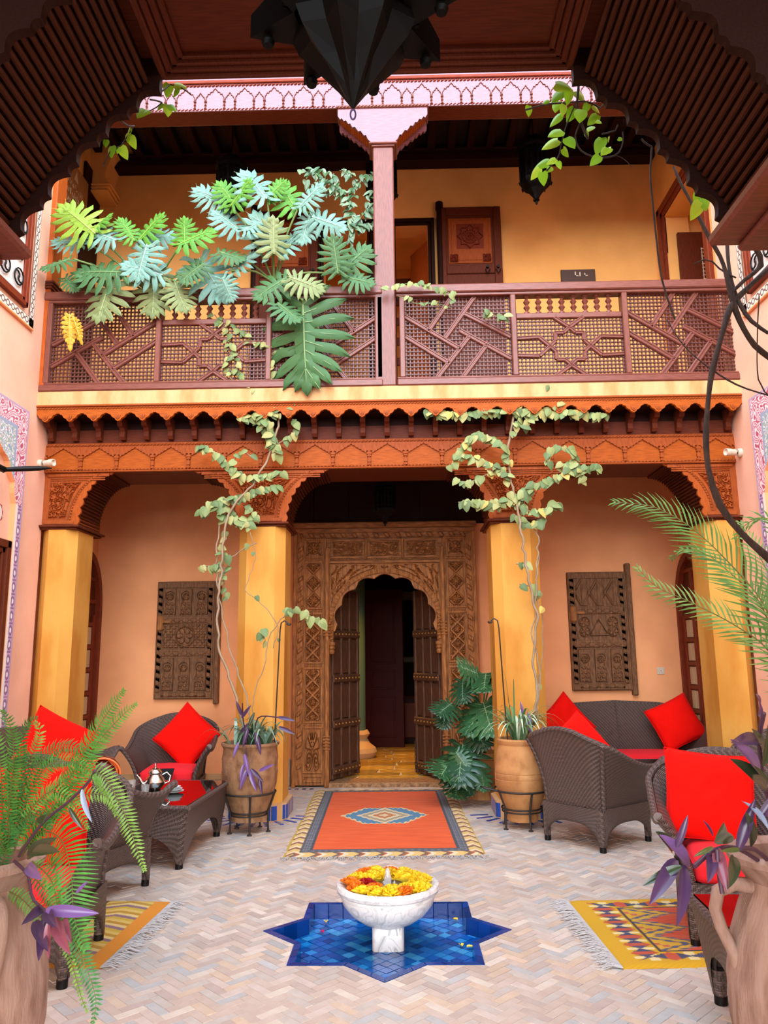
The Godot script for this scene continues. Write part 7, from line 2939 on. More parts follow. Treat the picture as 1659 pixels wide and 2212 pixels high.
# ---------- where the plants grow, metres ----------
func vine_left() -> Array:
	return [
		[[Vector3(-1.379, 0.788, -7.100), Vector3(-1.459, 1.037, -7.118), Vector3(-1.541, 1.282, -7.136), Vector3(-1.655, 1.574, -7.155), Vector3(-1.684, 1.872, -7.173), Vector3(-1.672, 2.218, -7.191), Vector3(-1.658, 2.528, -7.209), Vector3(-1.613, 2.844, -7.227), Vector3(-1.421, 3.108, -7.245), Vector3(-1.284, 3.327, -7.264), Vector3(-1.201, 3.588, -7.282), Vector3(-1.152, 3.830, -7.300)], 0, 0.07, 0.012],
		[[Vector3(-1.325, 0.787, -7.100), Vector3(-1.402, 1.157, -7.133), Vector3(-1.521, 1.447, -7.167), Vector3(-1.633, 1.829, -7.200), Vector3(-1.719, 2.267, -7.233), Vector3(-1.726, 2.582, -7.267), Vector3(-1.705, 2.813, -7.300)], 0, 0.07, 0.008],
		[[Vector3(-1.625, 2.007, -7.280), Vector3(-1.668, 2.271, -7.280), Vector3(-1.691, 2.493, -7.280), Vector3(-1.643, 2.672, -7.280)], 14, 0.07, 0.006],
		[[Vector3(-1.737, 2.855, -7.280), Vector3(-1.556, 2.784, -7.280), Vector3(-1.398, 2.759, -7.280), Vector3(-1.425, 2.942, -7.280)], 26, 0.08, 0.006],
		[[Vector3(-1.962, 3.530, -7.280), Vector3(-1.791, 3.456, -7.280), Vector3(-1.660, 3.338, -7.280), Vector3(-1.476, 3.218, -7.280), Vector3(-1.294, 3.216, -7.280), Vector3(-1.105, 3.250, -7.280)], 34, 0.08, 0.006],
		[[Vector3(-1.873, 2.866, -7.280), Vector3(-1.696, 2.982, -7.280), Vector3(-1.471, 3.025, -7.280), Vector3(-1.292, 3.100, -7.280), Vector3(-1.135, 3.121, -7.280)], 34, 0.085, 0.006],
		[[Vector3(-1.808, 2.970, -7.280), Vector3(-1.602, 2.853, -7.280), Vector3(-1.466, 2.760, -7.280)], 30, 0.08, 0.006],
		[[Vector3(-1.891, 2.327, -7.280), Vector3(-1.803, 2.352, -7.280), Vector3(-1.704, 2.324, -7.280), Vector3(-1.607, 2.336, -7.280)], 24, 0.075, 0.006],
		[[Vector3(-1.605, 2.425, -7.280), Vector3(-1.504, 2.491, -7.280), Vector3(-1.359, 2.569, -7.280)], 8, 0.08, 0.006],
		[[Vector3(-1.557, 3.807, -7.280), Vector3(-1.351, 3.851, -7.280), Vector3(-1.214, 3.873, -7.280), Vector3(-1.077, 3.918, -7.280), Vector3(-1.008, 3.974, -7.280)], 34, 0.085, 0.006],
		[[Vector3(-1.209, 3.541, -7.280), Vector3(-1.235, 3.730, -7.280), Vector3(-1.351, 3.827, -7.280), Vector3(-1.162, 3.423, -7.280)], 34, 0.085, 0.006],
		[[Vector3(-1.163, 3.540, -7.280), Vector3(-0.982, 3.679, -7.280), Vector3(-1.020, 3.798, -7.280)], 16, 0.08, 0.006],
		[[Vector3(-1.614, 3.313, -7.280), Vector3(-1.527, 3.476, -7.280), Vector3(-1.411, 3.403, -7.280)], 16, 0.08, 0.006],
		[[Vector3(-1.149, 3.824, -7.280), Vector3(-1.308, 4.018, -7.280), Vector3(-1.449, 4.117, -7.280), Vector3(-1.569, 4.314, -7.280), Vector3(-1.646, 4.586, -7.280), Vector3(-1.755, 4.812, -7.280), Vector3(-1.819, 4.913, -7.280)], 20, 0.065, 0.006],
		[[Vector3(-1.646, 4.586, -7.280), Vector3(-1.662, 4.316, -7.280), Vector3(-1.598, 4.144, -7.280), Vector3(-1.493, 4.022, -7.280)], 14, 0.06, 0.006],
		[[Vector3(-1.757, 4.862, -7.280), Vector3(-1.556, 4.733, -7.280), Vector3(-1.365, 4.580, -7.280), Vector3(-1.177, 4.542, -7.280), Vector3(-0.990, 4.450, -7.280), Vector3(-0.965, 4.303, -7.280)], 16, 0.065, 0.006],
		[[Vector3(-1.308, 4.018, -7.280), Vector3(-1.219, 4.210, -7.280), Vector3(-1.246, 4.455, -7.280), Vector3(-1.131, 4.551, -7.280)], 14, 0.065, 0.006],
		[[Vector3(-1.008, 3.974, -7.280), Vector3(-0.941, 4.156, -7.280), Vector3(-0.989, 4.352, -7.280), Vector3(-0.898, 4.596, -7.280), Vector3(-0.759, 4.792, -7.280)], 13, 0.06, 0.006],
		[[Vector3(-1.325, 0.787, -7.100), Vector3(-1.323, 1.158, -7.117), Vector3(-1.229, 1.403, -7.133), Vector3(-1.202, 1.653, -7.150), Vector3(-1.044, 1.864, -7.167), Vector3(-0.887, 1.884, -7.183), Vector3(-0.716, 1.797, -7.200)], 0, 0.08, 0.005],
		[[Vector3(-1.068, 1.906, -7.150), Vector3(-0.948, 1.913, -7.150), Vector3(-0.827, 1.860, -7.150), Vector3(-0.698, 1.795, -7.150)], 22, 0.085, 0.004],
		[[Vector3(-1.296, 1.655, -7.200), Vector3(-1.264, 1.740, -7.200), Vector3(-1.231, 1.612, -7.200)], 14, 0.08, 0.003],
		[[Vector3(-1.413, 2.664, -7.250), Vector3(-1.355, 2.396, -7.250), Vector3(-1.446, 2.111, -7.250), Vector3(-1.312, 2.001, -7.250), Vector3(-1.134, 1.783, -7.250), Vector3(-1.174, 1.570, -7.250)], 2, 0.05, 0.004]]

func vine_right() -> Array:
	return [
		[[Vector3(1.185, 0.879, -7.150), Vector3(1.241, 1.129, -7.165), Vector3(1.225, 1.458, -7.180), Vector3(1.278, 1.794, -7.195), Vector3(1.214, 2.226, -7.210), Vector3(1.180, 2.579, -7.225), Vector3(1.150, 2.850, -7.240), Vector3(1.107, 3.126, -7.255), Vector3(1.089, 3.407, -7.270), Vector3(1.128, 3.644, -7.285), Vector3(1.175, 3.861, -7.300)], 0, 0.07, 0.012],
		[[Vector3(1.218, 0.879, -7.150), Vector3(1.280, 1.375, -7.175), Vector3(1.228, 1.626, -7.200), Vector3(1.283, 1.967, -7.225), Vector3(1.310, 2.272, -7.250), Vector3(1.338, 2.584, -7.275), Vector3(1.296, 2.724, -7.300)], 0, 0.07, 0.007],
		[[Vector3(1.256, 1.125, -7.250), Vector3(1.327, 1.541, -7.250), Vector3(1.333, 1.839, -7.250), Vector3(1.293, 2.098, -7.250), Vector3(1.338, 2.404, -7.250)], 2, 0.06, 0.005],
		[[Vector3(0.297, 3.846, -7.280), Vector3(0.502, 3.828, -7.280), Vector3(0.707, 3.825, -7.280), Vector3(0.935, 3.835, -7.280), Vector3(1.163, 3.855, -7.280)], 34, 0.085, 0.004],
		[[Vector3(1.163, 3.855, -7.280), Vector3(1.389, 3.827, -7.280), Vector3(1.615, 3.809, -7.280), Vector3(1.841, 3.805, -7.280), Vector3(2.075, 3.792, -7.280)], 30, 0.085, 0.004],
		[[Vector3(1.107, 4.158, -7.280), Vector3(1.161, 4.022, -7.280), Vector3(1.232, 3.878, -7.280)], 26, 0.07, 0.006],
		[[Vector3(1.519, 4.169, -7.280), Vector3(1.490, 4.040, -7.280), Vector3(1.417, 3.946, -7.280), Vector3(1.253, 3.830, -7.280), Vector3(1.143, 3.595, -7.280)], 26, 0.08, 0.006],
		[[Vector3(1.643, 3.918, -7.280), Vector3(1.482, 3.873, -7.280), Vector3(1.341, 3.781, -7.280), Vector3(1.245, 3.664, -7.280)], 26, 0.085, 0.006],
		[[Vector3(0.604, 3.394, -7.280), Vector3(0.675, 3.510, -7.280), Vector3(0.791, 3.601, -7.280), Vector3(0.925, 3.576, -7.280), Vector3(1.035, 3.480, -7.280), Vector3(1.087, 3.317, -7.280)], 34, 0.085, 0.006],
		[[Vector3(0.519, 3.279, -7.280), Vector3(0.581, 3.394, -7.280), Vector3(0.694, 3.393, -7.280), Vector3(0.826, 3.321, -7.280), Vector3(0.982, 3.272, -7.280), Vector3(1.066, 3.133, -7.280)], 30, 0.08, 0.006],
		[[Vector3(0.574, 3.140, -7.280), Vector3(0.731, 3.138, -7.280), Vector3(0.913, 3.227, -7.280), Vector3(1.049, 3.271, -7.280)], 20, 0.08, 0.006],
		[[Vector3(0.590, 2.934, -7.280), Vector3(0.768, 2.932, -7.280), Vector3(0.946, 2.929, -7.280), Vector3(1.126, 2.972, -7.280), Vector3(1.307, 3.037, -7.280)], 34, 0.09, 0.006],
		[[Vector3(1.126, 2.972, -7.280), Vector3(1.309, 3.083, -7.280), Vector3(1.491, 3.149, -7.280), Vector3(1.673, 3.224, -7.280), Vector3(1.853, 3.249, -7.280), Vector3(1.996, 3.256, -7.280)], 34, 0.085, 0.006],
		[[Vector3(1.075, 3.041, -7.280), Vector3(1.168, 2.903, -7.280), Vector3(1.298, 2.833, -7.280), Vector3(1.477, 2.876, -7.280), Vector3(1.546, 2.920, -7.280)], 30, 0.085, 0.006],
		[[Vector3(1.119, 2.813, -7.280), Vector3(1.204, 2.722, -7.280), Vector3(1.336, 2.720, -7.280), Vector3(1.405, 2.764, -7.280)], 24, 0.085, 0.006],
		[[Vector3(1.454, 3.311, -7.280), Vector3(1.487, 3.426, -7.280), Vector3(1.606, 3.471, -7.280), Vector3(1.719, 3.408, -7.280), Vector3(1.723, 3.316, -7.280), Vector3(1.565, 3.286, -7.280)], 26, 0.08, 0.006],
		[[Vector3(1.722, 3.306, -7.280), Vector3(1.795, 3.167, -7.280), Vector3(1.755, 3.099, -7.280)], 18, 0.085, 0.006],
		[[Vector3(1.121, 2.331, -7.280), Vector3(1.230, 2.312, -7.280)], 14, 0.08, 0.006],
		[[Vector3(1.143, 2.137, -7.280), Vector3(1.264, 2.110, -7.280), Vector3(1.325, 2.013, -7.280)], 16, 0.08, 0.006]]

func bough_right() -> Array:
	return [
		[[Vector3(0.473, 3.385, -2.420), Vector3(0.548, 3.405, -2.420), Vector3(0.621, 3.410, -2.420), Vector3(0.692, 3.412, -2.420), Vector3(0.736, 3.385, -2.420)], 0, 0.06, 0.003],
		[[Vector3(0.666, 3.478, -2.420), Vector3(0.656, 3.394, -2.420), Vector3(0.666, 3.330, -2.420), Vector3(0.686, 3.266, -2.420)], 0, 0.06, 0.0045],
		[[Vector3(0.650, 3.404, -2.420), Vector3(0.611, 3.313, -2.420), Vector3(0.591, 3.241, -2.420), Vector3(0.578, 3.196, -2.420), Vector3(0.535, 3.144, -2.420)], 0, 0.06, 0.0025],
		[[Vector3(0.666, 3.335, -2.420), Vector3(0.643, 3.276, -2.420), Vector3(0.659, 3.221, -2.420), Vector3(0.714, 3.193, -2.420), Vector3(0.779, 3.200, -2.420), Vector3(0.806, 3.245, -2.420), Vector3(0.809, 3.290, -2.420)], 0, 0.06, 0.003],
		[[Vector3(0.779, 3.200, -2.420), Vector3(0.809, 3.182, -2.420), Vector3(0.831, 3.151, -2.420)], 0, 0.06, 0.001],
		[[Vector3(0.736, 3.283, -2.420), Vector3(0.785, 3.296, -2.420), Vector3(0.794, 3.318, -2.420)], 0, 0.05, 0.003],
		[[Vector3(0.973, 3.356, -2.600), Vector3(0.959, 3.238, -2.600), Vector3(0.959, 3.124, -2.600), Vector3(0.962, 2.975, -2.600), Vector3(0.967, 2.848, -2.600), Vector3(0.982, 2.757, -2.600), Vector3(1.004, 2.668, -2.600)], 0, 0.06, 0.0035],
		[[Vector3(0.900, 3.319, -2.500), Vector3(0.915, 3.300, -2.500), Vector3(0.936, 3.285, -2.500)], 0, 0.06, 0.0035],
		[[Vector3(0.735, 3.316, -2.290), Vector3(0.731, 3.350, -2.355), Vector3(0.736, 3.385, -2.420)], 0, 0.06, 0.003],
		[[Vector3(0.693, 3.387, -2.290), Vector3(0.673, 3.433, -2.355), Vector3(0.666, 3.478, -2.420)], 0, 0.06, 0.004]]

func bough_leaves_right() -> Array:
	return [
		[Vector3(0.492, 3.423, -2.450), Vector3(0.492, 3.385, -2.450)],
		[Vector3(0.577, 3.455, -2.390), Vector3(0.633, 3.435, -2.390)],
		[Vector3(0.615, 3.475, -2.450), Vector3(0.572, 3.439, -2.450)],
		[Vector3(0.624, 3.436, -2.390), Vector3(0.619, 3.386, -2.390)],
		[Vector3(0.664, 3.474, -2.450), Vector3(0.690, 3.432, -2.450)],
		[Vector3(0.550, 3.395, -2.390), Vector3(0.528, 3.383, -2.390)],
		[Vector3(0.596, 3.435, -2.450), Vector3(0.582, 3.392, -2.450)],
		[Vector3(0.602, 3.376, -2.390), Vector3(0.595, 3.336, -2.390)],
		[Vector3(0.653, 3.409, -2.450), Vector3(0.630, 3.367, -2.450)],
		[Vector3(0.660, 3.353, -2.390), Vector3(0.649, 3.299, -2.390)],
		[Vector3(0.719, 3.417, -2.450), Vector3(0.747, 3.397, -2.450)],
		[Vector3(0.686, 3.379, -2.390), Vector3(0.671, 3.352, -2.390)],
		[Vector3(0.733, 3.379, -2.450), Vector3(0.698, 3.347, -2.450)],
		[Vector3(0.711, 3.311, -2.390), Vector3(0.726, 3.297, -2.390)],
		[Vector3(0.605, 3.382, -2.450), Vector3(0.564, 3.356, -2.450)],
		[Vector3(0.587, 3.273, -2.390), Vector3(0.538, 3.248, -2.390)],
		[Vector3(0.588, 3.281, -2.450), Vector3(0.530, 3.259, -2.450)],
		[Vector3(0.606, 3.246, -2.390), Vector3(0.627, 3.201, -2.390)],
		[Vector3(0.603, 3.250, -2.450), Vector3(0.630, 3.231, -2.450)],
		[Vector3(0.562, 3.167, -2.390), Vector3(0.530, 3.150, -2.390)],
		[Vector3(0.551, 3.200, -2.450), Vector3(0.502, 3.192, -2.450)],
		[Vector3(0.570, 3.158, -2.390), Vector3(0.579, 3.131, -2.390)],
		[Vector3(0.518, 3.174, -2.450), Vector3(0.487, 3.144, -2.450)],
		[Vector3(0.515, 3.120, -2.390), Vector3(0.523, 3.080, -2.390)],
		[Vector3(0.558, 3.178, -2.450), Vector3(0.544, 3.153, -2.450)],
		[Vector3(0.693, 3.288, -2.390), Vector3(0.676, 3.262, -2.390)],
		[Vector3(0.744, 3.286, -2.450), Vector3(0.721, 3.232, -2.450)],
		[Vector3(0.739, 3.207, -2.390), Vector3(0.718, 3.181, -2.390)],
		[Vector3(0.774, 3.246, -2.450), Vector3(0.740, 3.232, -2.450)],
		[Vector3(0.713, 3.175, -2.390), Vector3(0.680, 3.146, -2.390)],
		[Vector3(0.801, 3.285, -2.450), Vector3(0.816, 3.275, -2.450)],
		[Vector3(0.750, 3.251, -2.390), Vector3(0.754, 3.238, -2.390)],
		[Vector3(0.688, 3.315, -2.450), Vector3(0.704, 3.306, -2.450)]]

func bough_leaves_side() -> Array:
	return [
		[Vector3(1.267, 3.359, -2.900), Vector3(1.258, 3.297, -2.900)],
		[Vector3(1.263, 3.311, -2.900), Vector3(1.231, 3.245, -2.900)],
		[Vector3(1.279, 3.328, -2.900), Vector3(1.286, 3.275, -2.900)]]

func bough_leaves_left() -> Array:
	return [
		[Vector3(-0.798, 3.523, -2.420), Vector3(-0.808, 3.480, -2.420)],
		[Vector3(-0.776, 3.517, -2.420), Vector3(-0.732, 3.510, -2.420)],
		[Vector3(-0.763, 3.503, -2.420), Vector3(-0.788, 3.483, -2.420)],
		[Vector3(-0.816, 3.443, -2.420), Vector3(-0.838, 3.419, -2.420)],
		[Vector3(-0.799, 3.437, -2.420), Vector3(-0.794, 3.392, -2.420)],
		[Vector3(-0.792, 3.437, -2.420), Vector3(-0.765, 3.414, -2.420)],
		[Vector3(-0.882, 3.420, -2.420), Vector3(-0.900, 3.380, -2.420)],
		[Vector3(-0.865, 3.416, -2.420), Vector3(-0.884, 3.394, -2.420)],
		[Vector3(-0.926, 3.347, -2.420), Vector3(-0.946, 3.322, -2.420)],
		[Vector3(-0.933, 3.326, -2.420), Vector3(-0.937, 3.293, -2.420)],
		[Vector3(-0.926, 3.314, -2.420), Vector3(-0.911, 3.274, -2.420)],
		[Vector3(-0.989, 3.276, -2.420), Vector3(-0.991, 3.232, -2.420)],
		[Vector3(-0.963, 3.268, -2.420), Vector3(-0.969, 3.246, -2.420)],
		[Vector3(-0.957, 3.275, -2.420), Vector3(-0.939, 3.234, -2.420)],
		[Vector3(-1.012, 3.304, -2.420), Vector3(-1.013, 3.276, -2.420)]]

func bough_left() -> Array:
	return [
		[[Vector3(-0.717, 3.478, -2.420), Vector3(-0.752, 3.507, -2.420), Vector3(-0.798, 3.523, -2.420)], 0, 0.05, 0.002],
		[[Vector3(-0.915, 3.358, -2.420), Vector3(-0.938, 3.317, -2.420), Vector3(-0.964, 3.275, -2.420), Vector3(-0.993, 3.263, -2.420), Vector3(-1.019, 3.200, -2.420)], 0, 0.05, 0.002],
		[[Vector3(-0.820, 3.449, -2.420), Vector3(-0.852, 3.420, -2.420), Vector3(-0.885, 3.417, -2.420)], 0, 0.05, 0.002],
		[[Vector3(-0.827, 3.375, -2.290), Vector3(-0.807, 3.437, -2.355), Vector3(-0.796, 3.519, -2.420)], 0, 0.05, 0.003],
		[[Vector3(-0.911, 3.277, -2.290), Vector3(-0.910, 3.309, -2.355), Vector3(-0.915, 3.358, -2.420)], 0, 0.05, 0.003],
		[[Vector3(-0.816, 3.357, -2.290), Vector3(-0.814, 3.404, -2.355), Vector3(-0.820, 3.449, -2.420)], 0, 0.05, 0.003]]

func thick_branches() -> Array:
	return [
		[[Vector3(1.209, 3.547, -3.000), Vector3(1.232, 3.469, -3.000), Vector3(1.281, 3.348, -3.000), Vector3(1.328, 3.219, -3.000), Vector3(1.373, 3.112, -3.000), Vector3(1.392, 3.007, -3.000), Vector3(1.415, 2.863, -3.000), Vector3(1.465, 2.740, -3.000), Vector3(1.523, 2.679, -3.000), Vector3(1.593, 2.618, -3.000)], [0.0050, 0.0062, 0.0074, 0.0081, 0.0087, 0.0112, 0.0124, 0.0124, 0.0112, 0.0099]],
		[[Vector3(1.648, 3.138, -3.000), Vector3(1.543, 3.046, -3.000), Vector3(1.476, 2.985, -3.000), Vector3(1.396, 2.904, -3.000), Vector3(1.347, 2.783, -3.000), Vector3(1.282, 2.584, -3.000), Vector3(1.253, 2.428, -3.000), Vector3(1.240, 2.312, -3.000), Vector3(1.242, 2.198, -3.000), Vector3(1.273, 2.066, -3.000), Vector3(1.344, 1.954, -3.000), Vector3(1.439, 1.853, -3.000), Vector3(1.537, 1.752, -3.000)], [0.0099, 0.0112, 0.0124, 0.0124, 0.0118, 0.0112, 0.0112, 0.0118, 0.0130, 0.0136, 0.0143, 0.0149, 0.0161]],
		[[Vector3(1.428, 3.241, -3.050), Vector3(1.413, 3.083, -3.025), Vector3(1.419, 2.945, -3.000), Vector3(1.453, 2.830, -2.975), Vector3(1.509, 2.758, -2.950)], [0.0074, 0.0074, 0.0087, 0.0081, 0.0074]],
		[[Vector3(1.473, 3.182, -2.950), Vector3(1.520, 3.088, -2.963), Vector3(1.513, 3.054, -2.975), Vector3(1.437, 2.996, -2.987), Vector3(1.390, 2.945, -3.000)], [0.0099, 0.0099, 0.0099, 0.0093, 0.0074]],
		[[Vector3(1.162, 2.893, -3.100), Vector3(1.220, 2.756, -3.075), Vector3(1.316, 2.642, -3.050), Vector3(1.412, 2.561, -3.025), Vector3(1.544, 2.501, -3.000)], [0.0019, 0.0025, 0.0031, 0.0037, 0.0037]],
		[[Vector3(1.463, 2.895, -2.900), Vector3(1.440, 2.737, -2.900), Vector3(1.425, 2.544, -2.900), Vector3(1.466, 2.468, -2.900)], [0.0025, 0.0025, 0.0025, 0.0025]],
		[[Vector3(1.280, 3.120, -3.050), Vector3(1.334, 3.131, -3.033), Vector3(1.379, 3.068, -3.017), Vector3(1.426, 3.027, -3.000)], [0.0025, 0.0031, 0.0037, 0.0043]]]

func philo_leaves() -> Array:
	return [
		[Vector3(-2.985, 5.673, -7.000), Vector3(-3.330, 5.982, -7.050), 0],
		[Vector3(-3.059, 5.735, -7.060), Vector3(-2.870, 5.879, -7.035), 1],
		[Vector3(-3.149, 5.644, -7.120), Vector3(-3.724, 5.687, -7.145), 2],
		[Vector3(-3.238, 5.419, -7.030), Vector3(-3.556, 5.299, -6.980), 3],
		[Vector3(-3.300, 5.252, -7.090), Vector3(-3.175, 5.124, -7.090), 3],
		[Vector3(-2.771, 5.592, -7.000), Vector3(-3.055, 5.729, -7.050), 2],
		[Vector3(-2.607, 5.623, -7.060), Vector3(-2.740, 5.825, -7.035), 1],
		[Vector3(-2.559, 5.682, -7.120), Vector3(-2.260, 5.706, -7.145), 2],
		[Vector3(-2.463, 5.552, -7.030), Vector3(-2.513, 5.193, -6.980), 2],
		[Vector3(-2.571, 5.640, -7.090), Vector3(-2.370, 5.891, -7.090), 1],
		[Vector3(-2.660, 5.241, -7.000), Vector3(-3.121, 5.277, -7.050), 3],
		[Vector3(-2.797, 5.225, -7.060), Vector3(-2.903, 4.812, -7.035), 4],
		[Vector3(-2.401, 5.298, -7.120), Vector3(-2.415, 4.902, -7.145), 4],
		[Vector3(-2.300, 5.224, -7.030), Vector3(-2.633, 5.304, -6.980), 2],
		[Vector3(-2.201, 5.203, -7.090), Vector3(-2.083, 4.904, -7.090), 4],
		[Vector3(-2.141, 5.528, -7.000), Vector3(-1.835, 5.702, -7.050), 1],
		[Vector3(-2.090, 5.561, -7.060), Vector3(-2.101, 5.811, -7.035), 1],
		[Vector3(-1.961, 5.440, -7.120), Vector3(-1.722, 5.047, -7.145), 2],
		[Vector3(-1.888, 5.339, -7.030), Vector3(-2.075, 5.144, -6.980), 3],
		[Vector3(-1.623, 5.291, -7.090), Vector3(-1.417, 5.462, -7.090), 2],
		[Vector3(-1.692, 5.171, -7.000), Vector3(-1.606, 4.973, -7.050), 2],
		[Vector3(-1.761, 5.478, -7.060), Vector3(-1.521, 5.384, -7.035), 3],
		[Vector3(-1.696, 6.050, -7.120), Vector3(-2.003, 6.219, -7.145), 2],
		[Vector3(-1.627, 5.965, -7.030), Vector3(-1.458, 6.186, -6.980), 1],
		[Vector3(-1.593, 6.002, -7.090), Vector3(-1.765, 6.240, -7.090), 1],
		[Vector3(-1.271, 6.015, -7.000), Vector3(-1.498, 6.322, -7.050), 2],
		[Vector3(-1.268, 6.063, -7.060), Vector3(-1.106, 6.214, -7.035), 1],
		[Vector3(-0.983, 5.955, -7.120), Vector3(-1.157, 6.262, -7.145), 1],
		[Vector3(-0.948, 5.924, -7.030), Vector3(-0.733, 6.117, -6.980), 2],
		[Vector3(-1.540, 5.718, -7.090), Vector3(-1.790, 5.919, -7.090), 2],
		[Vector3(-1.497, 5.664, -7.000), Vector3(-1.276, 5.816, -7.050), 2],
		[Vector3(-1.203, 5.466, -7.060), Vector3(-1.367, 5.834, -7.035), 2],
		[Vector3(-1.166, 5.483, -7.120), Vector3(-0.961, 5.712, -7.145), 2],
		[Vector3(-1.188, 5.434, -7.030), Vector3(-1.194, 5.746, -6.980), 4],
		[Vector3(-0.885, 5.986, -7.090), Vector3(-0.932, 5.935, -7.090), 1],
		[Vector3(-0.804, 5.800, -7.000), Vector3(-0.516, 5.712, -7.050), 2],
		[Vector3(-0.834, 5.863, -7.060), Vector3(-0.899, 5.571, -7.035), 2],
		[Vector3(-0.535, 5.258, -7.120), Vector3(-0.279, 5.518, -7.145), 3],
		[Vector3(-0.551, 5.211, -7.030), Vector3(-0.593, 5.532, -6.980), 3],
		[Vector3(-0.487, 5.192, -7.090), Vector3(-0.234, 5.127, -7.090), 3],
		[Vector3(-1.028, 5.157, -7.000), Vector3(-0.736, 5.053, -7.050), 4],
		[Vector3(-1.060, 5.188, -7.060), Vector3(-1.328, 4.984, -7.035), 3],
		[Vector3(-0.904, 4.968, -7.120), Vector3(-0.869, 4.178, -7.145), 3],
		[Vector3(-1.144, 4.905, -7.030), Vector3(-0.953, 4.708, -6.980), 3]]

func philo_stems() -> Array:
	return [
		[Vector3(-1.229, 5.255, -7.300), Vector3(-1.411, 5.681, -7.175), Vector3(-1.631, 5.978, -7.050)],
		[Vector3(-1.229, 5.255, -7.300), Vector3(-1.247, 5.716, -7.175), Vector3(-1.271, 6.047, -7.050)],
		[Vector3(-1.229, 5.255, -7.300), Vector3(-1.108, 5.648, -7.175), Vector3(-0.964, 5.911, -7.050)],
		[Vector3(-1.229, 5.255, -7.300), Vector3(-1.215, 5.421, -7.175), Vector3(-1.201, 5.460, -7.050)],
		[Vector3(-1.229, 5.255, -7.300), Vector3(-1.359, 5.539, -7.175), Vector3(-1.517, 5.694, -7.050)],
		[Vector3(-1.229, 5.255, -7.300), Vector3(-1.044, 5.621, -7.175), Vector3(-0.823, 5.857, -7.050)],
		[Vector3(-1.229, 5.255, -7.300), Vector3(-0.907, 5.295, -7.175), Vector3(-0.530, 5.211, -7.050)],
		[Vector3(-1.229, 5.255, -7.300), Vector3(-1.139, 5.280, -7.175), Vector3(-1.035, 5.183, -7.050)],
		[Vector3(-1.229, 5.255, -7.300), Vector3(-1.074, 5.153, -7.175), Vector3(-0.896, 4.934, -7.050)],
		[Vector3(-1.229, 5.255, -7.300), Vector3(-1.459, 5.426, -7.175), Vector3(-1.735, 5.472, -7.050)],
		[Vector3(-1.229, 5.255, -7.300), Vector3(-1.404, 5.324, -7.175), Vector3(-1.614, 5.269, -7.050)],
		[Vector3(-2.491, 5.163, -7.350), Vector3(-2.755, 5.488, -7.200), Vector3(-3.006, 5.703, -7.050)],
		[Vector3(-2.491, 5.163, -7.350), Vector3(-2.528, 5.450, -7.200), Vector3(-2.557, 5.627, -7.050)],
		[Vector3(-2.491, 5.163, -7.350), Vector3(-2.483, 5.419, -7.200), Vector3(-2.470, 5.564, -7.050)],
		[Vector3(-2.491, 5.163, -7.350), Vector3(-2.312, 5.415, -7.200), Vector3(-2.133, 5.556, -7.050)],
		[Vector3(-2.491, 5.163, -7.350), Vector3(-2.637, 5.257, -7.200), Vector3(-2.771, 5.245, -7.050)],
		[Vector3(-2.491, 5.163, -7.350), Vector3(-2.425, 5.265, -7.200), Vector3(-2.354, 5.260, -7.050)],
		[Vector3(-2.491, 5.163, -7.350), Vector3(-2.855, 5.350, -7.200), Vector3(-3.201, 5.429, -7.050)],
		[Vector3(-2.491, 5.163, -7.350), Vector3(-2.190, 5.323, -7.200), Vector3(-1.894, 5.375, -7.050)],
		[Vector3(-2.491, 5.163, -7.350), Vector3(-2.340, 5.225, -7.200), Vector3(-2.189, 5.182, -7.050)],
		[Vector3(-2.491, 5.163, -7.350), Vector3(-2.788, 5.438, -7.200), Vector3(-3.071, 5.603, -7.050)]]

func dead_leaf() -> Array:
	return [
		[Vector3(-3.187, 4.811, -7.000), Vector3(-3.154, 4.435, -7.000)],
		[Vector3(-3.138, 4.761, -7.000), Vector3(-3.040, 4.495, -7.000)]]

func ficus_twigs() -> Array:
	return [
		[[Vector3(-0.437, 5.799, -7.450), Vector3(-0.461, 6.175, -7.450), Vector3(-0.584, 6.396, -7.450), Vector3(-0.783, 6.565, -7.450), Vector3(-1.008, 6.637, -7.450)], 34, 0.1, 0.003],
		[[Vector3(-0.461, 6.175, -7.450), Vector3(-0.385, 6.446, -7.450), Vector3(-0.235, 6.579, -7.450), Vector3(-0.112, 6.521, -7.450)], 34, 0.1, 0.003],
		[[Vector3(-0.584, 6.396, -7.450), Vector3(-0.659, 6.590, -7.450), Vector3(-0.834, 6.649, -7.450)], 34, 0.1, 0.003],
		[[Vector3(-0.437, 5.906, -7.450), Vector3(-0.288, 6.117, -7.450), Vector3(-0.164, 6.223, -7.450)], 34, 0.1, 0.003],
		[[Vector3(-0.385, 6.446, -7.450), Vector3(-0.435, 6.557, -7.450), Vector3(-0.559, 6.615, -7.450)], 34, 0.1, 0.003],
		[[Vector3(-0.461, 6.014, -7.450), Vector3(-0.314, 5.957, -7.450), Vector3(-0.117, 6.059, -7.450)], 34, 0.1, 0.003],
		[[Vector3(-0.584, 6.396, -7.450), Vector3(-0.733, 6.372, -7.450), Vector3(-0.933, 6.514, -7.450)], 34, 0.1, 0.003],
		[[Vector3(-0.288, 6.117, -7.450), Vector3(-0.237, 6.333, -7.450), Vector3(-0.138, 6.385, -7.450)], 34, 0.1, 0.003]]

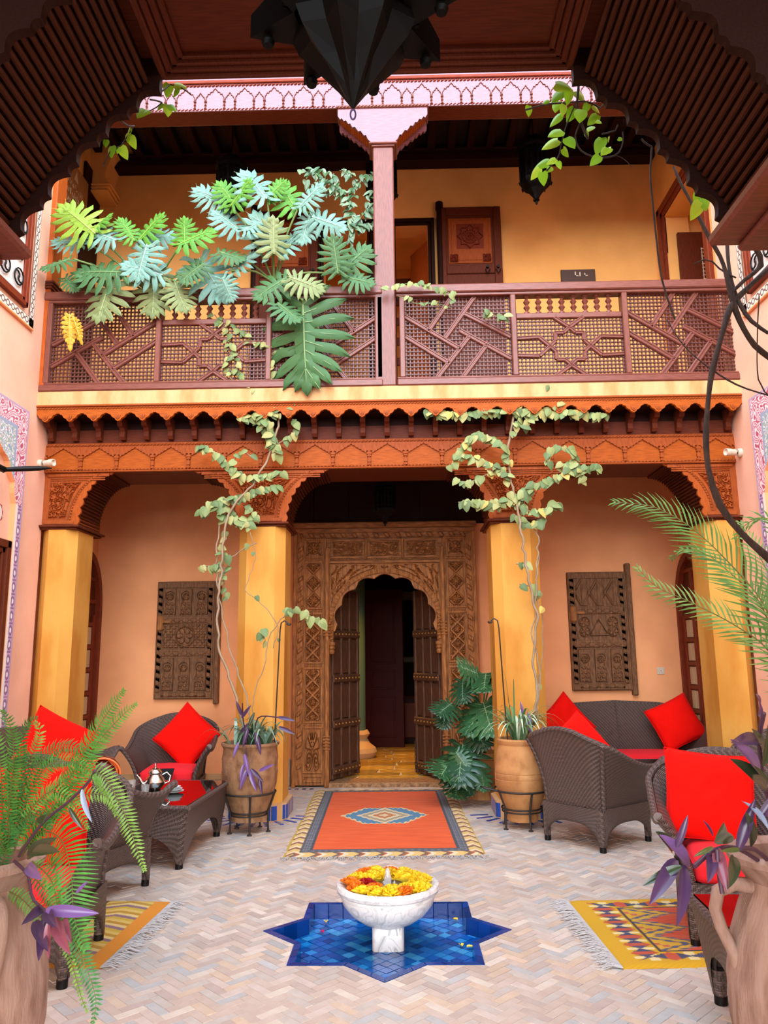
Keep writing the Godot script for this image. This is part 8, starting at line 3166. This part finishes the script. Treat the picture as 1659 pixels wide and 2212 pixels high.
func rail_creeper() -> Array:
	return [
		[[Vector3(-0.143, 5.076, -7.120), Vector3(-0.004, 5.098, -7.120), Vector3(0.181, 5.133, -7.120), Vector3(0.364, 5.080, -7.120), Vector3(0.547, 5.027, -7.120), Vector3(0.612, 4.912, -7.120)], 16, 0.06, 0.003],
		[[Vector3(0.040, 4.998, -7.120), Vector3(0.223, 4.920, -7.120), Vector3(0.406, 4.916, -7.120), Vector3(0.565, 4.864, -7.120)], 9, 0.055, 0.003],
		[[Vector3(0.883, 4.809, -7.120), Vector3(0.996, 4.782, -7.120), Vector3(1.062, 4.722, -7.120), Vector3(1.110, 4.780, -7.120)], 30, 0.07, 0.003]]

func fern_fronds() -> Array:
	return [
		[[Vector3(-1.340, 0.816, -2.850), Vector3(-1.202, 1.004, -2.788), Vector3(-1.075, 1.204, -2.725), Vector3(-0.986, 1.323, -2.663), Vector3(-0.916, 1.394, -2.600)], 0.083],
		[[Vector3(-1.332, 0.824, -2.850), Vector3(-1.164, 1.039, -2.808), Vector3(-1.052, 1.215, -2.767), Vector3(-0.960, 1.303, -2.725), Vector3(-0.900, 1.344, -2.683)], 0.070],
		[[Vector3(-1.384, 0.863, -2.850), Vector3(-1.337, 1.021, -2.829), Vector3(-1.270, 1.149, -2.808), Vector3(-1.182, 1.195, -2.788), Vector3(-1.090, 1.176, -2.767)], 0.076],
		[[Vector3(-1.367, 0.847, -2.850), Vector3(-1.294, 0.986, -2.850), Vector3(-1.184, 1.079, -2.850), Vector3(-1.077, 1.094, -2.850), Vector3(-0.996, 0.984, -2.850), Vector3(-0.951, 0.890, -2.850), Vector3(-0.901, 0.768, -2.850)], 0.083],
		[[Vector3(-1.349, 0.832, -2.850), Vector3(-1.269, 0.902, -2.808), Vector3(-1.194, 0.910, -2.767), Vector3(-1.134, 0.875, -2.725), Vector3(-1.087, 0.784, -2.683), Vector3(-1.056, 0.684, -2.642), Vector3(-0.997, 0.602, -2.600)], 0.157],
		[[Vector3(-1.406, 0.718, -2.850), Vector3(-1.310, 0.692, -2.808), Vector3(-1.232, 0.653, -2.767), Vector3(-1.148, 0.616, -2.725), Vector3(-1.082, 0.588, -2.683)], 0.060],
		[[Vector3(-1.312, 0.771, -2.850), Vector3(-1.244, 0.714, -2.836), Vector3(-1.177, 0.643, -2.822), Vector3(-1.109, 0.545, -2.808), Vector3(-1.059, 0.464, -2.794), Vector3(-1.022, 0.384, -2.781), Vector3(-1.024, 0.318, -2.767)], 0.070],
		[[Vector3(-1.240, 0.680, -2.850), Vector3(-1.183, 0.560, -2.850), Vector3(-1.138, 0.472, -2.850), Vector3(-1.100, 0.371, -2.850), Vector3(-1.076, 0.321, -2.850)], 0.040],
		[[Vector3(-1.391, 0.847, -2.850), Vector3(-1.364, 0.998, -2.788), Vector3(-1.328, 1.145, -2.725), Vector3(-1.313, 1.258, -2.663), Vector3(-1.318, 1.331, -2.600)], 0.076],
		[[Vector3(-1.400, 0.847, -2.850), Vector3(-1.391, 0.997, -2.794), Vector3(-1.384, 1.159, -2.739), Vector3(-1.388, 1.272, -2.683)], 0.073],
		[[Vector3(-1.375, 0.847, -2.850), Vector3(-1.337, 1.021, -2.829), Vector3(-1.347, 1.181, -2.808), Vector3(-1.319, 1.278, -2.788), Vector3(-1.278, 1.295, -2.767)], 0.060],
		[[Vector3(-1.349, 0.832, -2.850), Vector3(-1.258, 0.939, -2.850), Vector3(-1.147, 1.016, -2.850), Vector3(-1.048, 1.015, -2.850), Vector3(-1.011, 0.953, -2.850)], 0.066],
		[[Vector3(-1.383, 0.847, -2.850), Vector3(-1.287, 1.059, -2.788), Vector3(-1.199, 1.144, -2.725), Vector3(-1.078, 1.151, -2.663), Vector3(-0.981, 1.101, -2.600)], 0.063],
		[[Vector3(-1.366, 0.832, -2.850), Vector3(-1.306, 0.963, -2.808), Vector3(-1.211, 1.046, -2.767), Vector3(-1.111, 1.008, -2.725), Vector3(-1.043, 0.942, -2.683)], 0.060],
		[[Vector3(-1.414, 0.817, -2.850), Vector3(-1.358, 0.915, -2.822), Vector3(-1.275, 0.966, -2.794), Vector3(-1.203, 0.925, -2.767)], 0.066],
		[[Vector3(-1.420, 0.894, -2.850), Vector3(-1.366, 1.049, -2.850), Vector3(-1.303, 1.224, -2.850), Vector3(-1.323, 1.273, -2.850)], 0.063],
		[[Vector3(-1.381, 0.817, -2.850), Vector3(-1.392, 0.950, -2.725), Vector3(-1.368, 1.090, -2.600)], 0.066],
		[[Vector3(-1.298, 0.801, -2.850), Vector3(-1.204, 0.755, -2.794), Vector3(-1.151, 0.683, -2.739), Vector3(-1.097, 0.588, -2.683)], 0.073],
		[[Vector3(-1.410, 0.771, -2.850), Vector3(-1.373, 0.899, -2.822), Vector3(-1.388, 1.059, -2.794), Vector3(-1.341, 1.155, -2.767)], 0.070],
		[[Vector3(-1.405, 0.817, -2.850), Vector3(-1.358, 0.955, -2.850), Vector3(-1.393, 1.081, -2.850), Vector3(-1.351, 1.192, -2.850)], 0.070]]

func purple_leaves_right() -> Array:
	return [
		[Vector3(0.885, 0.828, -2.620), Vector3(0.756, 0.787, -2.600), 0],
		[Vector3(0.886, 0.835, -2.670), Vector3(0.758, 0.775, -2.500), 1],
		[Vector3(0.943, 0.802, -2.720), Vector3(0.840, 0.935, -2.550), 2],
		[Vector3(0.875, 0.886, -2.620), Vector3(0.911, 0.982, -2.600), 1],
		[Vector3(0.909, 0.820, -2.670), Vector3(0.841, 0.705, -2.500), 1],
		[Vector3(0.892, 0.848, -2.720), Vector3(0.824, 0.943, -2.550), 0],
		[Vector3(0.989, 0.885, -2.620), Vector3(0.925, 0.865, -2.600), 3],
		[Vector3(1.020, 0.870, -2.670), Vector3(0.971, 0.811, -2.500), 4],
		[Vector3(1.036, 0.873, -2.720), Vector3(1.048, 0.952, -2.550), 3],
		[Vector3(0.992, 0.918, -2.620), Vector3(0.967, 0.970, -2.600), 1],
		[Vector3(1.000, 0.859, -2.670), Vector3(0.937, 0.834, -2.500), 1],
		[Vector3(1.037, 0.887, -2.720), Vector3(1.034, 0.976, -2.550), 3],
		[Vector3(1.068, 0.876, -2.620), Vector3(1.126, 1.030, -2.600), 1],
		[Vector3(1.117, 1.012, -2.670), Vector3(1.126, 0.989, -2.500), 5],
		[Vector3(1.149, 0.861, -2.720), Vector3(1.102, 0.982, -2.550), 0],
		[Vector3(1.077, 0.878, -2.620), Vector3(1.010, 0.879, -2.600), 3],
		[Vector3(1.073, 0.845, -2.670), Vector3(0.998, 0.814, -2.500), 0],
		[Vector3(1.220, 1.042, -2.720), Vector3(1.082, 1.162, -2.550), 0],
		[Vector3(1.185, 1.080, -2.620), Vector3(1.137, 1.141, -2.600), 0],
		[Vector3(1.180, 1.102, -2.670), Vector3(1.066, 1.224, -2.500), 2],
		[Vector3(1.228, 1.124, -2.720), Vector3(1.154, 1.246, -2.550), 0],
		[Vector3(1.172, 1.131, -2.620), Vector3(1.212, 1.270, -2.600), 0],
		[Vector3(1.190, 1.205, -2.670), Vector3(1.058, 1.235, -2.500), 1],
		[Vector3(1.215, 1.283, -2.720), Vector3(1.173, 1.361, -2.550), 2],
		[Vector3(1.144, 0.968, -2.620), Vector3(1.234, 1.083, -2.600), 1]]

func purple_stems_right() -> Array:
	return [
		[Vector3(1.305, 0.740, -2.850), Vector3(1.204, 0.801, -2.788), Vector3(1.105, 0.857, -2.725), Vector3(1.012, 0.867, -2.663), Vector3(0.919, 0.833, -2.600)],
		[Vector3(1.304, 0.725, -2.850), Vector3(1.228, 0.804, -2.773), Vector3(1.153, 0.859, -2.697), Vector3(1.077, 0.882, -2.620)],
		[Vector3(1.326, 0.784, -2.850), Vector3(1.268, 0.947, -2.792), Vector3(1.221, 1.062, -2.735), Vector3(1.194, 1.204, -2.678), Vector3(1.192, 1.298, -2.620)],
		[Vector3(1.001, 0.878, -2.620), Vector3(0.997, 0.819, -2.610), Vector3(0.999, 0.753, -2.600)]]

func purple_leaves_left() -> Array:
	return [
		[Vector3(-1.044, 1.077, -2.620), Vector3(-1.011, 0.976, -2.600), 5],
		[Vector3(-1.213, 0.873, -2.660), Vector3(-1.092, 0.922, -2.520), 0],
		[Vector3(-1.246, 0.852, -2.700), Vector3(-1.126, 0.938, -2.560), 0],
		[Vector3(-1.083, 1.020, -2.620), Vector3(-1.033, 0.959, -2.600), 0],
		[Vector3(-1.186, 0.962, -2.660), Vector3(-1.122, 1.043, -2.520), 0],
		[Vector3(-1.185, 0.695, -2.700), Vector3(-1.168, 0.703, -2.560), 1],
		[Vector3(-1.138, 0.711, -2.620), Vector3(-0.973, 0.707, -2.600), 2],
		[Vector3(-1.158, 0.695, -2.660), Vector3(-1.078, 0.709, -2.520), 1],
		[Vector3(-1.176, 0.659, -2.700), Vector3(-1.124, 0.604, -2.560), 1],
		[Vector3(-1.128, 0.677, -2.620), Vector3(-1.119, 0.570, -2.600), 4],
		[Vector3(-1.130, 0.672, -2.660), Vector3(-1.030, 0.630, -2.520), 4],
		[Vector3(-1.208, 0.652, -2.700), Vector3(-1.112, 0.630, -2.560), 1],
		[Vector3(-1.044, 0.759, -2.620), Vector3(-1.008, 0.799, -2.600), 2],
		[Vector3(-1.225, 0.833, -2.660), Vector3(-1.137, 0.841, -2.520), 2],
		[Vector3(-1.150, 0.694, -2.700), Vector3(-1.034, 0.656, -2.560), 4]]

func purple_stems_left() -> Array:
	return [
		[Vector3(-1.324, 0.828, -2.800), Vector3(-1.231, 0.943, -2.755), Vector3(-1.122, 1.025, -2.710), Vector3(-1.044, 1.091, -2.665), Vector3(-1.006, 1.135, -2.620)],
		[Vector3(-1.339, 0.814, -2.800), Vector3(-1.267, 0.780, -2.755), Vector3(-1.225, 0.720, -2.710), Vector3(-1.165, 0.698, -2.665), Vector3(-1.128, 0.677, -2.620)]]

func palm_fronds() -> Array:
	return [
		[[Vector3(2.165, 1.509, -4.300), Vector3(2.021, 1.792, -4.360), Vector3(1.861, 2.037, -4.420), Vector3(1.688, 2.238, -4.480), Vector3(1.500, 2.358, -4.540), Vector3(1.326, 2.392, -4.600)], 0.271],
		[[Vector3(2.174, 1.361, -4.300), Vector3(1.987, 1.549, -4.340), Vector3(1.813, 1.680, -4.380), Vector3(1.655, 1.775, -4.420), Vector3(1.492, 1.864, -4.460), Vector3(1.400, 1.977, -4.500)], 0.168],
		[[Vector3(2.160, 1.459, -4.300), Vector3(2.036, 1.769, -4.400), Vector3(1.939, 1.937, -4.500), Vector3(1.855, 2.060, -4.600), Vector3(1.758, 2.116, -4.700), Vector3(1.711, 2.072, -4.800)], 0.163],
		[[Vector3(2.218, 1.760, -4.300), Vector3(2.187, 2.072, -4.325), Vector3(2.112, 2.236, -4.350), Vector3(2.004, 2.216, -4.375), Vector3(1.942, 2.140, -4.400)], 0.163],
		[[Vector3(2.215, 1.508, -4.300), Vector3(2.182, 1.769, -4.433), Vector3(2.141, 2.051, -4.567), Vector3(2.110, 2.269, -4.700)], 0.190],
		[[Vector3(2.194, 1.311, -4.300), Vector3(2.102, 1.534, -4.267), Vector3(2.062, 1.782, -4.233), Vector3(2.099, 2.056, -4.200)], 0.217]]

func monstera_leaves() -> Array:
	return [
		[Vector3(0.663, 1.222, -8.250), Vector3(0.640, 0.999, -8.050)],
		[Vector3(0.902, 1.292, -8.200), Vector3(0.834, 1.121, -7.850)],
		[Vector3(0.941, 1.223, -8.150), Vector3(0.954, 1.298, -7.917)],
		[Vector3(0.476, 0.929, -8.100), Vector3(0.419, 0.757, -7.983)],
		[Vector3(0.848, 0.985, -8.250), Vector3(0.677, 0.681, -8.050)],
		[Vector3(0.867, 0.988, -8.200), Vector3(0.910, 0.699, -7.850)],
		[Vector3(0.529, 0.994, -8.150), Vector3(0.372, 0.898, -7.917)],
		[Vector3(0.559, 0.519, -8.100), Vector3(0.662, 0.377, -7.983)],
		[Vector3(0.568, 0.432, -8.250), Vector3(0.413, 0.370, -8.050)],
		[Vector3(0.639, 0.575, -8.200), Vector3(0.555, 0.224, -7.850)],
		[Vector3(0.555, 0.220, -8.150), Vector3(0.534, 0.106, -7.917)],
		[Vector3(0.811, 0.360, -8.100), Vector3(0.815, 0.157, -7.983)],
		[Vector3(0.746, 0.799, -8.250), Vector3(0.859, 0.545, -8.050)],
		[Vector3(0.492, 0.394, -8.200), Vector3(0.378, 0.312, -7.850)],
		[Vector3(0.800, 1.294, -8.150), Vector3(0.593, 1.371, -7.917)],
		[Vector3(0.667, 0.227, -8.100), Vector3(0.676, 0.115, -7.983)],
		[Vector3(0.639, 0.431, -8.250), Vector3(0.754, 0.190, -8.050)]]
